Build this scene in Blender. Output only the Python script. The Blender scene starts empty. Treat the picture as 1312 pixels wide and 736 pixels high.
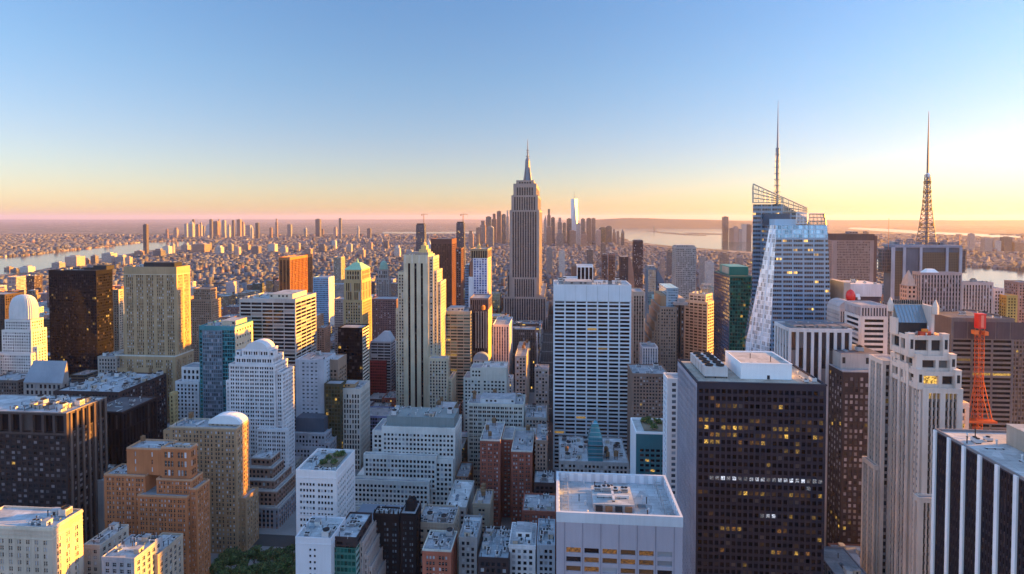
import bpy, math, random
import numpy as np
from mathutils import Vector, Matrix

# ------------------------------------------------------------------ camera, sky, sun, exposure
SC = bpy.context.scene
COL = SC.collection
F, CX, EYE, PITCH, YAW, HCAM = 706.0, 656.0, 279.0, math.radians(1.5), math.atan(57 / 706.0), 260.0
PY0 = EYE + F * math.tan(PITCH)
cam_data = bpy.data.cameras.new("camera")
cam = bpy.data.objects.new("camera", cam_data)
COL.objects.link(cam)
SC.camera = cam
cam.location = (0, 0, HCAM)
cam.rotation_euler = (math.radians(90) - PITCH, 0, YAW)
cam_data.sensor_width = 36
cam_data.lens = 36 * F / 1312
cam_data.shift_y = -(368 - PY0) / 1312
cam_data.clip_start = 1
cam_data.clip_end = 200000

SUN_AZ, SUN_EL = math.radians(78), math.radians(8.5)     # azimuth from +Y towards +X
world = bpy.data.worlds.new("World")
SC.world = world
world.use_nodes = True
wn = world.node_tree
sky = wn.nodes.new("ShaderNodeTexSky")
sky.sky_type = 'NISHITA'
sky.sun_disc = False
sky.sun_elevation = SUN_EL
sky.sun_rotation = SUN_AZ
sky.altitude = 200
sky.air_density = 1.0
sky.dust_density = .5
sky.ozone_density = 2.0
bg = wn.nodes["Background"]
bg.inputs[1].default_value = 0.13
tint = wn.nodes.new("ShaderNodeMix"); tint.data_type = 'RGBA'; tint.blend_type = 'MULTIPLY'; tint.inputs[0].default_value = 1
tco = wn.nodes.new("ShaderNodeTexCoord"); sxyz = wn.nodes.new("ShaderNodeSeparateXYZ"); rmp = wn.nodes.new("ShaderNodeValToRGB")
wn.links.new(tco.outputs['Generated'], sxyz.inputs[0]); wn.links.new(sxyz.outputs[2], rmp.inputs[0])
el = rmp.color_ramp.elements                              # sky tint by height: rosy low, bluer above, overhead brightened to fill shade
el[0].position, el[0].color = 0.0, (.72, .60, .62, 1)
el[1].position, el[1].color = .75, (1.62, 1.48, 1.42, 1)
e_ = el.new(.12); e_.color = (.72, .63, .70, 1)
e_ = el.new(.24); e_.color = (.66, .70, .80, 1)
e_ = el.new(.42); e_.color = (.60, .75, .94, 1)
wn.links.new(rmp.outputs[0], tint.inputs[7])
mr = wn.nodes.new("ShaderNodeMapRange"); mr.interpolation_type = 'SMOOTHSTEP'      # sky behind the camera kept brighter to fill shaded fronts, dimmed ahead
mr.inputs[1].default_value, mr.inputs[2].default_value, mr.inputs[3].default_value, mr.inputs[4].default_value = -.25, .62, 1.0, .58
wn.links.new(sxyz.outputs[1], mr.inputs[0])
t2 = wn.nodes.new("ShaderNodeMix"); t2.data_type = 'RGBA'; t2.blend_type = 'MULTIPLY'; t2.inputs[0].default_value = 1
wn.links.new(sky.outputs[0], tint.inputs[6]); wn.links.new(tint.outputs[2], t2.inputs[6]); wn.links.new(mr.outputs[0], t2.inputs[7]); wn.links.new(t2.outputs[2], bg.inputs[0])
sun_d = bpy.data.lights.new("sun", 'SUN')
sun_d.energy = 5.0
sun_d.angle = math.radians(0.6)
sun_d.color = (1.0, 0.40, 0.01)
sun = bpy.data.objects.new("sun", sun_d)
COL.objects.link(sun)
sdir = Vector((math.sin(SUN_AZ) * math.cos(SUN_EL), math.cos(SUN_AZ) * math.cos(SUN_EL), math.sin(SUN_EL)))
sun.rotation_euler = sdir.to_track_quat('Z', 'Y').to_euler()
sun.location = (500, 0, 900)
SC.view_settings.view_transform = 'Standard'
SC.view_settings.look = 'None'
SC.view_settings.exposure = 2.2
SC.view_settings.gamma = 1
SC.view_settings.use_curve_mapping = False
SC.cycles.use_denoising = True
SC.cycles.volume_bounces = 1
SC.cycles.max_bounces = 6
SC.cycles.sample_clamp_indirect = 4

# ------------------------------------------------------------------ geometry of the place: lines of sight used while surveying the photograph
cp, sp, cy_, sy_ = math.cos(PITCH), math.sin(PITCH), math.cos(YAW), math.sin(YAW)
def ray(px, py):
    a, b = (px - CX) / F, -(py - PY0) / F
    dx, dy, dz = a, cp + b * sp, -sp + b * cp
    return dx * cy_ - dy * sy_, dx * sy_ + dy * cy_, dz
def at(px, py, Y):
    x, y, z = ray(px, py)
    return x / y * Y, HCAM + z / y * Y
def X_(px, Y, py=400): return at(px, py, Y)[0]
def Z_(px, py, Y): return at(px, py, Y)[1]
def gnd(px, py, z=0.0):
    x, y, dz = ray(px, py)
    t = (z - HCAM) / dz
    return x * t, y * t
def project(x, y, z):
    z -= HCAM
    dx, dy = x * cy_ + y * sy_, -x * sy_ + y * cy_
    fw, up = dy * cp - z * sp, dy * sp + z * cp
    return CX + F * dx / fw, PY0 - F * up / fw

# ------------------------------------------------------------------ mesh collector
class MB:
    def __init__(s): s.v, s.f, s.m = [], [], []
    def face(s, pts, m=0):
        n = len(s.v); s.v.extend(pts); s.f.append(tuple(range(n, n + len(pts)))); s.m.append(m)
    def box(s, x0, x1, y0, y1, z0, z1, m=0, mt=None, bottom=True):
        n = len(s.v)
        s.v += [(x0,y0,z0),(x1,y0,z0),(x1,y1,z0),(x0,y1,z0),(x0,y0,z1),(x1,y0,z1),(x1,y1,z1),(x0,y1,z1)]
        fs = [(0,1,5,4),(1,2,6,5),(2,3,7,6),(3,0,4,7)]
        s.f += [tuple(n + i for i in q) for q in fs]; s.m += [m] * 4
        s.f.append((n+4,n+5,n+6,n+7)); s.m.append(m if mt is None else mt)
        if bottom: s.f.append((n+3,n+2,n+1,n)); s.m.append(m)
    def hull(s, lo, hi, m=0, mt=None, bottom=True):
        n, k = len(s.v), len(lo)
        s.v += list(lo) + list(hi)
        for i in range(k):
            j = (i + 1) % k
            s.f.append((n+i, n+j, n+k+j, n+k+i)); s.m.append(m[i] if isinstance(m, (list, tuple)) else m)
        t = mt if mt is not None else (m[0] if isinstance(m, (list, tuple)) else m)
        s.f.append(tuple(n + k + i for i in range(k))); s.m.append(t)
        if bottom: s.f.append(tuple(n + i for i in reversed(range(k)))); s.m.append(t)
    def lathe(s, cx, cy, prof, seg=12, m=0, a0=0.0):
        n = len(s.v)
        for r, z in prof:
            for i in range(seg):
                a = a0 + 2 * math.pi * i / seg
                s.v.append((cx + r * math.cos(a), cy + r * math.sin(a), z))
        for k in range(len(prof) - 1):
            for i in range(seg):
                j = (i + 1) % seg
                s.f.append((n+k*seg+i, n+k*seg+j, n+(k+1)*seg+j, n+(k+1)*seg+i)); s.m.append(m)
        k = (len(prof) - 1) * seg
        s.f.append(tuple(n + k + i for i in range(seg))); s.m.append(m)
        s.f.append(tuple(n + i for i in reversed(range(seg)))); s.m.append(m)
    def bar(s, p, q, r=0.2, m=0, r2=None, seg=4):
        p, q = Vector(p), Vector(q); d = (q - p).normalized()
        a = d.orthogonal().normalized(); b = d.cross(a)
        n = len(s.v); r2 = r if r2 is None else r2
        for c, rr in ((p, r), (q, r2)):
            for i in range(seg):
                t = 2 * math.pi * (i + .5) / seg
                s.v.append(tuple(c + a * (rr * math.cos(t)) + b * (rr * math.sin(t))))
        for i in range(seg):
            j = (i + 1) % seg
            s.f.append((n+i, n+j, n+seg+j, n+seg+i)); s.m.append(m)
        s.f.append(tuple(n+i for i in reversed(range(seg)))); s.m.append(m)
        s.f.append(tuple(n+seg+i for i in range(seg))); s.m.append(m)
    def mesh(s, name, mats):
        me = bpy.data.meshes.new(name)
        me.from_pydata(s.v, [], s.f)
        for m in mats: me.materials.append(m)
        if s.f: me.polygons.foreach_set("material_index", s.m)
        me.update()
        return me
    def build(s, name, mats, parent=None, smooth=False):
        if not isinstance(mats, (list, tuple)): mats = [mats]
        me = s.mesh(name, mats)
        if smooth: me.polygons.foreach_set("use_smooth", [True] * len(me.polygons))
        return link(name, me, parent)
def link(name, me, parent=None):
    o = bpy.data.objects.new(name, me); COL.objects.link(o)
    if parent is not None: o.parent = parent
    return o
def tag(o, label=None, cat=None, group=None, kind=None):
    for k, v in (('label', label), ('category', cat), ('group', group), ('kind', kind)):
        if v: o[k] = v
    return o

# ------------------------------------------------------------------ materials
def new_mat(name):
    m = bpy.data.materials.new(name); m.use_nodes = True
    nt = m.node_tree
    return m, nt, nt.nodes["Principled BSDF"]
def N(nt, typ, **kw):
    n = nt.nodes.new(typ)
    for k, v in kw.items():
        if k == 'ins':
            for i, x in v.items():
                if hasattr(x, 'is_output'): nt.links.new(x, n.inputs[i])
                else: n.inputs[i].default_value = x
        else: setattr(n, k, v)
    return n
def math_(nt, op, a, b=0.0, c=None):
    n = N(nt, "ShaderNodeMath", operation=op, ins={0: a, 1: b})
    if c is not None:
        if hasattr(c, 'is_output'): nt.links.new(c, n.inputs[2])
        else: n.inputs[2].default_value = c
    return n.outputs[0]
def mixc(nt, fac, a, b, blend='MIX'):
    n = N(nt, "ShaderNodeMix", data_type='RGBA', blend_type=blend)
    for i, x in ((0, fac), (6, a), (7, b)):
        if hasattr(x, 'is_output'): nt.links.new(x, n.inputs[i])
        else: n.inputs[i].default_value = (*x, 1) if isinstance(x, tuple) and len(x) == 3 else x
    return n.outputs[2]
def weather(nt, col, amount=0.22, big=0.06, fine=0.9):
    """dirt, stains and rain streaks over a base colour"""
    tc = N(nt, "ShaderNodeNewGeometry").outputs['Position']
    n1 = N(nt, "ShaderNodeTexNoise", ins={'Vector': tc, 'Scale': big, 'Detail': 5.0}).outputs['Fac']
    mp = N(nt, "ShaderNodeMapping", ins={0: tc}); mp.inputs['Scale'].default_value = (fine, fine, fine * .06)
    n2 = N(nt, "ShaderNodeTexNoise", ins={'Vector': mp.outputs[0], 'Scale': 1.0, 'Detail': 3.0}).outputs['Fac']
    s = math_(nt, 'ADD', math_(nt, 'MULTIPLY', n1, .6), math_(nt, 'MULTIPLY', n2, .4))
    k = math_(nt, 'MULTIPLY_ADD', math_(nt, 'SUBTRACT', s, .5), amount * 4, 1.0)
    return mixc(nt, 1.0, col, N(nt, "ShaderNodeCombineColor", ins={0: k, 1: k, 2: k}).outputs[0], 'MULTIPLY')
_wm = {}
def wall(r, g, b, rough=.85, amount=.28, metal=0.0):
    key = (r, g, b, rough, amount, metal)
    if key in _wm: return _wm[key]
    m, nt, p = new_mat("facade_stone")
    nt.links.new(weather(nt, (r, g, b), amount), p.inputs['Base Color'])
    p.inputs['Roughness'].default_value = rough; p.inputs['Metallic'].default_value = metal; p.inputs['Specular IOR Level'].default_value = .5 if metal else (.03 if max(r, g, b) < .12 else .15)
    _wm[key] = m
    return m
_rm = {}
def roofm(r, g, b):
    if (r, g, b) in _rm: return _rm[(r, g, b)]
    m, nt, p = new_mat("roofing")
    tc = N(nt, "ShaderNodeNewGeometry").outputs['Position']
    n1 = N(nt, "ShaderNodeTexNoise", ins={'Vector': tc, 'Scale': .13, 'Detail': 6.0, 'Roughness': .65}).outputs['Fac']
    v = N(nt, "ShaderNodeTexVoronoi", ins={'Vector': tc, 'Scale': .16}).outputs['Color']
    vv = N(nt, "ShaderNodeSeparateColor", ins={0: v}).outputs[0]
    k = math_(nt, 'ADD', math_(nt, 'MULTIPLY_ADD', n1, .8, .22), math_(nt, 'MULTIPLY', vv, .3))
    br = N(nt, 'ShaderNodeTexBrick', ins={'Vector': tc, 'Color1': (1, 1, 1, 1), 'Color2': (.86, .86, .88, 1), 'Mortar': (.45, .45, .47, 1), 'Scale': 1.0, 'Mortar Size': .07, 'Brick Width': 7.0, 'Row Height': 2.6})
    bs = N(nt, 'ShaderNodeSeparateColor', ins={0: br.outputs['Color']}).outputs[0]
    k = math_(nt, 'MULTIPLY', k, bs)
    c = N(nt, "ShaderNodeCombineColor", ins={0: k, 1: k, 2: k}).outputs[0]
    nt.links.new(mixc(nt, 1.0, (r, g, b), c, 'MULTIPLY'), p.inputs['Base Color'])
    p.inputs['Roughness'].default_value = .7
    _rm[(r, g, b)] = m
    return m
def pane_rand(nt):
    isl = N(nt, "ShaderNodeNewGeometry").outputs['Random Per Island']
    ob = N(nt, "ShaderNodeObjectInfo").outputs['Random']
    r1 = math_(nt, 'FRACT', math_(nt, 'ADD', isl, math_(nt, 'MULTIPLY', ob, 7.13)))
    r2 = math_(nt, 'FRACT', math_(nt, 'MULTIPLY', r1, 41.7))
    r3 = math_(nt, 'FRACT', math_(nt, 'MULTIPLY', r1, 173.3))
    return r1, r2, r3
_gm = {}
def glass(r=.018, g=.022, b=.03, blind=.25, bl=(.32, .33, .36), metal=0.0, rough=.07, spec=.38, wob=.02):
    key = (r, g, b, blind, bl, metal, rough, spec, wob)
    if key in _gm: return _gm[key]
    m, nt, p = new_mat("window_glass")
    r1, r2, r3 = pane_rand(nt)
    k = math_(nt, 'MULTIPLY_ADD', r2, 1.1, .45)
    base = mixc(nt, 1.0, (r, g, b), N(nt, "ShaderNodeCombineColor", ins={0: k, 1: k, 2: k}).outputs[0], 'MULTIPLY')
    isb = math_(nt, 'LESS_THAN', r1, blind)
    nt.links.new(mixc(nt, math_(nt, 'MULTIPLY', isb, math_(nt, 'MULTIPLY_ADD', r3, .7, .3)), base, bl), p.inputs['Base Color'])
    nt.links.new(math_(nt, 'MULTIPLY', math_(nt, 'SUBTRACT', 1.0, isb), metal), p.inputs['Metallic'])
    p.inputs['Roughness'].default_value = rough
    p.inputs['Specular IOR Level'].default_value = spec if max(r, g, b) > .012 else .14
    geo = N(nt, "ShaderNodeNewGeometry")
    off = N(nt, "ShaderNodeCombineXYZ", ins={0: math_(nt, 'MULTIPLY', math_(nt, 'SUBTRACT', r2, .5), wob * 2), 1: math_(nt, 'MULTIPLY', math_(nt, 'SUBTRACT', r3, .5), wob * 2), 2: math_(nt, 'MULTIPLY', math_(nt, 'SUBTRACT', r1, .5), wob * 2)})
    ad = N(nt, "ShaderNodeVectorMath", operation='ADD', ins={0: geo.outputs['Normal'], 1: off.outputs[0]})
    nm = N(nt, "ShaderNodeVectorMath", operation='NORMALIZE', ins={0: ad.outputs[0]})
    nt.links.new(nm.outputs[0], p.inputs['Normal'])
    _gm[key] = m
    return m
def lit_mat(name, col, strength):
    m, nt, p = new_mat(name)
    r1, r2, r3 = pane_rand(nt)
    tc = N(nt, "ShaderNodeNewGeometry").outputs['Position']
    n1 = N(nt, "ShaderNodeTexNoise", ins={'Vector': tc, 'Scale': 1.5, 'Detail': 3.0}).outputs['Fac']
    k = N(nt, "ShaderNodeMapRange", ins={0: n1, 1: .40, 2: .60, 3: .08, 4: 1.0}).outputs[0]
    st = math_(nt, 'MULTIPLY', math_(nt, 'MULTIPLY', k, math_(nt, 'MULTIPLY_ADD', math_(nt, 'POWER', r2, 2.2), 1.1, .12)), strength)
    p.inputs['Base Color'].default_value = (.05, .04, .03, 1)
    p.inputs['Roughness'].default_value = .15
    p.inputs['Emission Color'].default_value = (*col, 1)
    nt.links.new(st, p.inputs['Emission Strength'])
    return m
LIT = lit_mat("lit_window", (1.0, .58, .11), .27)
LITD = lit_mat("dim_lit_window", (1.0, .42, .08), .06)
LITW = lit_mat("lit_window_white", (.75, .82, 1.0), .28)
def plain(name, r, g, b, rough=.6, metal=0.0):
    m, nt, p = new_mat(name)
    p.inputs['Base Color'].default_value = (r, g, b, 1); p.inputs['Roughness'].default_value = rough; p.inputs['Metallic'].default_value = metal
    return m
STEEL = wall(.30, .31, .33, .55, .25)
DUCT = wall(.55, .57, .6, .45, .2, .3)
DARKM = wall(.04, .04, .045, .5, .2)
RUST = wall(.22, .12, .07, .9, .3)
WOOD = wall(.16, .10, .06, .9, .3)
WHITE = wall(.78, .8, .84, .6, .1)

def grid_mat(name, bay, floor, wf, hf, glass_c=(.02, .025, .035), blind=.25, lit=.03, wallc=None, grough=.12, metal=0.0, jitter=.5, bcol=(.3, .3, .33), roof=(.34, .36, .4)):
    """facade seen from far off: a wall with rows of windows, its roof a different stuff; wall colour is the object's own"""
    m, nt, p = new_mat(name)
    tc = N(nt, "ShaderNodeTexCoord").outputs['Object']
    geo = N(nt, "ShaderNodeNewGeometry")
    P = N(nt, "ShaderNodeSeparateXYZ", ins={0: tc}); NN = N(nt, "ShaderNodeSeparateXYZ", ins={0: N(nt, "ShaderNodeTexCoord").outputs['Normal']})
    ax = math_(nt, 'GREATER_THAN', math_(nt, 'ABSOLUTE', NN.outputs[0]), math_(nt, 'ABSOLUTE', NN.outputs[1]))
    u = math_(nt, 'ADD', math_(nt, 'MULTIPLY', P.outputs[1], ax), math_(nt, 'MULTIPLY', P.outputs[0], math_(nt, 'SUBTRACT', 1.0, ax)))
    isl = geo.outputs['Random Per Island']; ob = N(nt, "ShaderNodeObjectInfo")
    ir = math_(nt, 'FRACT', math_(nt, 'ADD', isl, math_(nt, 'MULTIPLY', ob.outputs['Random'], 5.7)))
    u = math_(nt, 'DIVIDE', u, bay); v = math_(nt, 'DIVIDE', P.outputs[2], floor)
    fu, fv = math_(nt, 'FRACT', u), math_(nt, 'FRACT', v)
    wu = math_(nt, 'COMPARE', fu, .5, wf / 2); wv = math_(nt, 'COMPARE', fv, .55, hf / 2)
    flat = math_(nt, 'GREATER_THAN', math_(nt, 'ABSOLUTE', NN.outputs[2]), .5)
    win = math_(nt, 'MULTIPLY', math_(nt, 'MULTIPLY', wu, wv), math_(nt, 'SUBTRACT', 1.0, flat))
    cell = N(nt, "ShaderNodeCombineXYZ", ins={0: math_(nt, 'FLOOR', u), 1: math_(nt, 'FLOOR', v), 2: math_(nt, 'MULTIPLY_ADD', ir, 911.0, ax)})
    wnz = N(nt, "ShaderNodeTexWhiteNoise", noise_dimensions='3D', ins={0: cell.outputs[0]})
    rnd = wnz.outputs['Value']; rc = N(nt, "ShaderNodeSeparateColor", ins={0: wnz.outputs['Color']})
    isb = math_(nt, 'LESS_THAN', rnd, blind)
    k = math_(nt, 'MULTIPLY_ADD', rc.outputs[1], 1.1, .45)
    g = mixc(nt, 1.0, glass_c, N(nt, "ShaderNodeCombineColor", ins={0: k, 1: k, 2: k}).outputs[0], 'MULTIPLY')
    g = mixc(nt, math_(nt, 'MULTIPLY', isb, rc.outputs[2]), g, bcol)
    if wallc is None:
        w = ob.outputs['Color']
    elif isinstance(wallc, list):
        cr = N(nt, "ShaderNodeValToRGB", ins={0: ir}); cr.color_ramp.interpolation = 'CONSTANT'
        els = cr.color_ramp.elements
        for i, c in enumerate(wallc):
            e = els[i] if i < 2 else els.new(i / len(wallc))
            e.position = i / len(wallc); e.color = (*c, 1)
        w = cr.outputs[0]
    else: w = wallc
    jb = math_(nt, 'MULTIPLY_ADD', math_(nt, 'FRACT', math_(nt, 'MULTIPLY', ir, 37.7)), jitter, 1 - jitter / 2)
    w = mixc(nt, 1.0, w, N(nt, "ShaderNodeCombineColor", ins={0: jb, 1: jb, 2: jb}).outputs[0], 'MULTIPLY')
    w = weather(nt, w, .2)
    jr = math_(nt, 'MULTIPLY_ADD', math_(nt, 'FRACT', math_(nt, 'MULTIPLY', ir, 91.3)), 1.2, .35)
    rf = mixc(nt, 1.0, roof, N(nt, "ShaderNodeCombineColor", ins={0: jr, 1: jr, 2: jr}).outputs[0], 'MULTIPLY')
    rf = weather(nt, rf, .35, .15)
    w = mixc(nt, flat, w, rf)
    nt.links.new(mixc(nt, win, w, g), p.inputs['Base Color'])
    nt.links.new(math_(nt, 'MULTIPLY_ADD', win, grough - .85, .85), p.inputs['Roughness'])
    if metal: nt.links.new(math_(nt, 'MULTIPLY', win, metal), p.inputs['Metallic'])
    if lit:
        l = math_(nt, 'MULTIPLY', math_(nt, 'GREATER_THAN', rnd, 1 - lit), win)
        p.inputs['Emission Color'].default_value = (1, .58, .12, 1)
        nt.links.new(math_(nt, 'MULTIPLY', l, math_(nt, 'MULTIPLY', rc.outputs[0], .28)), p.inputs['Emission Strength'])
    return m
GM_PUNCH = grid_mat("punched_facade", 3.1, 3.5, .45, .5)
GM_BAND = grid_mat("banded_facade", 9.0, 3.8, .93, .45, lit=.03, blind=.15)
GM_PIER = grid_mat("pier_facade", 3.0, 3.9, .5, .8, lit=.02, blind=.2)
GM_CURT = grid_mat("curtain_facade", 3.0, 3.9, .9, .82, (.05, .08, .11), blind=.1, metal=.4, grough=.08)
GM_BRICK = grid_mat("brick_facade", 2.8, 3.2, .38, .48, blind=.45, bcol=(.4, .43, .47))
GM_MESH = [GM_PUNCH, GM_BAND, GM_PIER, GM_CURT, GM_BRICK]
# ------------------------------------------------------------------ buildings
ALL = []
def style(**k):
    d = dict(bay=3.2, floor=3.8, pier=.45, span=.42, rec=.45, srec=.08, margin=1.2, top=2.0, base=0.0, wall=None, spand=None, glass=None, lit=0.0, litf=None, pattern=None, sash=False)
    d.update(k)
    if .38 <= d['pier'] <= .6: d['pier'] *= .88
    if .4 <= d['span'] <= .56: d['span'] *= .9
    if d['spand'] is None: d['spand'] = d['wall']
    if d['glass'] is None: d['glass'] = glass()
    return d
class Building:
    """one building: an Empty on the ground under it, with wall, roof, window and roof-gear meshes as its parts"""
    def __init__(s, kind, label, cat, px0, px1, pxs, pyt, Y, D=None, base=None, group=None, short=None, rot=0.0, nwin=100, seed=None):
        s.Y = Y
        s.x0, s.z = at(px0, pyt, Y)
        s.x1 = at(px1, pyt, Y)[0]
        if D is None:
            if pxs > px1: D = Y * (s.x1 / X_(pxs, 1.0, pyt) / Y - 1)
            else: D = Y * (s.x0 / X_(pxs, 1.0, pyt) / Y - 1)
            D = max(D, 6)
        s.y0, s.y1 = Y, Y + D
        s.cx, s.cy = (s.x0 + s.x1) / 2, (s.y0 + s.y1) / 2
        s.root = bpy.data.objects.new(kind, None); COL.objects.link(s.root)
        s.root.location = (s.cx, s.cy, 0); s.root.rotation_euler = (0, 0, rot)
        s.root.empty_display_size = 5
        tag(s.root, label, cat, group)
        s.short, s.base, s.nwin, s.kind = short or label, base or (pyt + 400), nwin, kind
        s.px = (min(px0, px1, pxs if pxs else px0), max(px0, px1, pxs if pxs else px1))
        s.panes = []
        s.boxes = []
        s.rng = random.Random(seed if seed is not None else int(px0 * 131 + pyt * 17 + Y))
        s.foot = [(s.x0, s.x1, s.y0, s.y1)]
        ALL.append(s)
    def xp(s, px, dy=0, py=400): return X_(px, s.Y + dy, py)
    def zp(s, py, dy=0, px=None): return Z_(s.px[0] if px is None else px, py, s.Y + dy)
    def part(s, mb, name, mats, smooth=False):
        o = mb.build(name, mats, s.root, smooth)
        o.matrix_parent_inverse = Matrix.Identity(4)
        # meshes are written in world coordinates: bring them to the root's frame
        o.data.transform(Matrix.Translation((-s.cx, -s.cy, 0)))
        return o
    def sides(s, x0, x1):
        r = ['F']
        if x1 < 60: r.append('R')
        if x0 > -60: r.append('L')
        return r
    def facade(s, mb, side, x0, x1, y0, y1, z0, z1, st):
        if side == 'F': O, U, Nn, W = (x0, y0), (1, 0), (0, -1), x1 - x0
        elif side == 'R': O, U, Nn, W = (x1, y0), (0, 1), (1, 0), y1 - y0
        elif side == 'L': O, U, Nn, W = (x0, y1), (0, -1), (-1, 0), y1 - y0
        else: O, U, Nn, W = (x1, y1), (-1, 0), (0, 1), x1 - x0
        def P(u, v, n): return (O[0] + U[0]*u + Nn[0]*n, O[1] + U[1]*u + Nn[1]*n, v)
        def Q(u0, u1, v0, v1, n, m): mb.face([P(u0, v0, n), P(u1, v0, n), P(u1, v1, n), P(u0, v1, n)], m)
        mg, rec, sr = min(st['margin'], W * .2), st['rec'], max(st['srec'], .02)
        za, zb = z0 + st['base'], z1 - st['top']
        nz = max(1, round((zb - za) / st['floor']))
        fl = (zb - za) / nz
        pat = st['pattern']
        wins = []
        if pat:
            tot = sum(abs(a) for a in pat); n = max(1, round((W - 2 * mg) / tot)); k = (W - 2 * mg) / (n * tot); u = mg
            for _ in range(n):
                for a in pat:
                    if a > 0: wins.append((u, u + a * k))
                    u += abs(a) * k
        else:
            n = max(1, round((W - 2 * mg) / st['bay'])); b = (W - 2 * mg) / n
            wins = [(mg + (i + st['pier'] / 2) * b, mg + (i + 1 - st['pier'] / 2) * b) for i in range(n)]
        # solid bands above and below
        Q(0, W, zb, z1, 0, 0)
        if st['base'] > 0: Q(0, W, z0, za, 0, 0)
        edges = [0.0] + [e for w in wins for e in w] + [W]
        for i in range(0, len(edges), 2):
            a, b = edges[i], edges[i + 1]
            if b - a < 1e-3: continue
            Q(a, b, za, zb, 0, 0)
            if i > 0: mb.face([P(a, za, 0), P(a, zb, 0), P(a, zb, -rec), P(a, za, -rec)], 0)
            if i + 2 < len(edges): mb.face([P(b, za, -rec), P(b, zb, -rec), P(b, zb, 0), P(b, za, 0)], 0)
        ua, ub = wins[0][0], wins[-1][1]
        h = fl * st['span']
        for j in range(nz):
            v0 = za + j * fl; v1 = v0 + h
            Q(ua, ub, v0, v1, -sr, 1)
            mb.face([P(ua, v1, -sr), P(ub, v1, -sr), P(ub, v1, -rec), P(ua, v1, -rec)], 1)
            mb.face([P(ua, v0, -rec), P(ub, v0, -rec), P(ub, v0, -sr), P(ua, v0, -sr)], 1)
            for i, (a, b) in enumerate(wins):
                l = st['lit']; m = 0
                if st['litf']: m = st['litf'](j, i, nz, len(wins), s.rng, side)
                elif l and s.rng.random() < l: m = 1
                s.panes.append((side, a, b, v1, v0 + fl, P, rec, st, m))
        mb.face([P(ua, zb, -rec), P(ub, zb, -rec), P(ub, zb, 0), P(ua, zb, 0)], 0)
    def tier(s, x0, x1, y0, y1, z0, z1, st, sides=None, roof=(.36, .39, .44), parapet=1.1, cover=None, track=True, skip=''):
        s.boxes.append((x0, x1, y0, y1, z0, z1))
        mb = MB()
        vis = s.sides(x0, x1) if sides is None else sides
        for sd in 'FRLK':
            if sd in skip: continue
            if sd in vis: s.facade(mb, sd, x0, x1, y0, y1, z0, z1, st)
            else:
                a, b = {'F': ((x0, y0), (x1, y0)), 'R': ((x1, y0), (x1, y1)), 'L': ((x0, y1), (x0, y0)), 'K': ((x1, y1), (x0, y1))}[sd]
                mb.face([(a[0], a[1], z0), (b[0], b[1], z0), (b[0], b[1], z1), (a[0], a[1], z1)], 0)
        if st['pier'] >= .44 and st['spand'] is st['wall'] or st['pattern'] and st['srec'] < .2:
            # string courses and a cornice line, proud of the wall
            hs = [z1 - st['top'] * .5 - .25] + [z0 + (z1 - z0) * k for k in ((.3, .62) if z1 - z0 > 45 else ())]
            for zc in hs:
                for sd in vis:
                    e = .28
                    if sd == 'F': mb.box(x0 - (e if 'L' in vis else 0), x1 + (e if 'R' in vis else 0), y0 - e, y0 - .004, zc, zc + .5, 0)
                    elif sd == 'R': mb.box(x1 + .004, x1 + e, y0 - (.004 if 'F' in vis else 0), y1, zc, zc + .5, 0)
                    elif sd == 'L': mb.box(x0 - e, x0 - .004, y0 - (.004 if 'F' in vis else 0), y1, zc, zc + .5, 0)
        s.part(mb, "wall", [st['wall'], st['spand']])
        if roof:
            r = MB()
            r.face([(x0, y0, z1), (x1, y0, z1), (x1, y1, z1), (x0, y1, z1)], 0)
            if parapet:
                t, e, p = .5, .06, z1 + parapet
                r.box(x0 - e, x1 + e, y0 - e, y0 + t, z1 - .02, p, 1)
                r.box(x0 - e, x1 + e, y1 - t, y1 + e, z1 - .02, p, 1)
                r.box(x0 - e, x0 + t, y0 + t, y1 - t, z1 - .02, p, 1)
                r.box(x1 - t, x1 + e, y0 + t, y1 - t, z1 - .02, p, 1)
            s.last_roof = s.part(r, "roof", [roofm(*roof), cover or st['wall']])
        if track and (x0, x1, y0, y1) != s.foot[0]: s.foot.append((x0, x1, y0, y1))
    def simple(s, st, z0=0.0, **k):
        s.tier(s.x0, s.x1, s.y0, s.y1, z0, s.z, st, **k); return s
    # ---- roof gear: parts of the building
    def gear(s, name, me, x, y, z, rz=0.0, sc=1.0):
        o = link(name, me, getattr(s, 'last_roof', None) or s.root); o.location = (x - s.cx, y - s.cy, z); o.rotation_euler = (0, 0, rz); o.scale = (sc, sc, sc)
        return o
    def block(s, name, x0, x1, y0, y1, z0, z1, mat, top=None):
        mb = MB(); mb.box(x0, x1, y0, y1, z0, z1 - .3, 0, bottom=False)
        mb.box(x0 - .15, x1 + .15, y0 - .15, y1 + .15, z1 - .3, z1, 0, 1)
        w = x1 - x0; n = max(1, int(w / 4))
        for i in range(n):
            a = x0 + w * (i + .25) / n; b = x0 + w * (i + .75) / n
            if s.rng.random() < .7: mb.box(a, b, y0 - .06, y0 - .01, z0 + .35 * (z1 - z0), z0 + .75 * (z1 - z0), 2)
        return s.part(mb, name, [mat, top or roofm(.4, .43, .48), DARKM])
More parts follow.
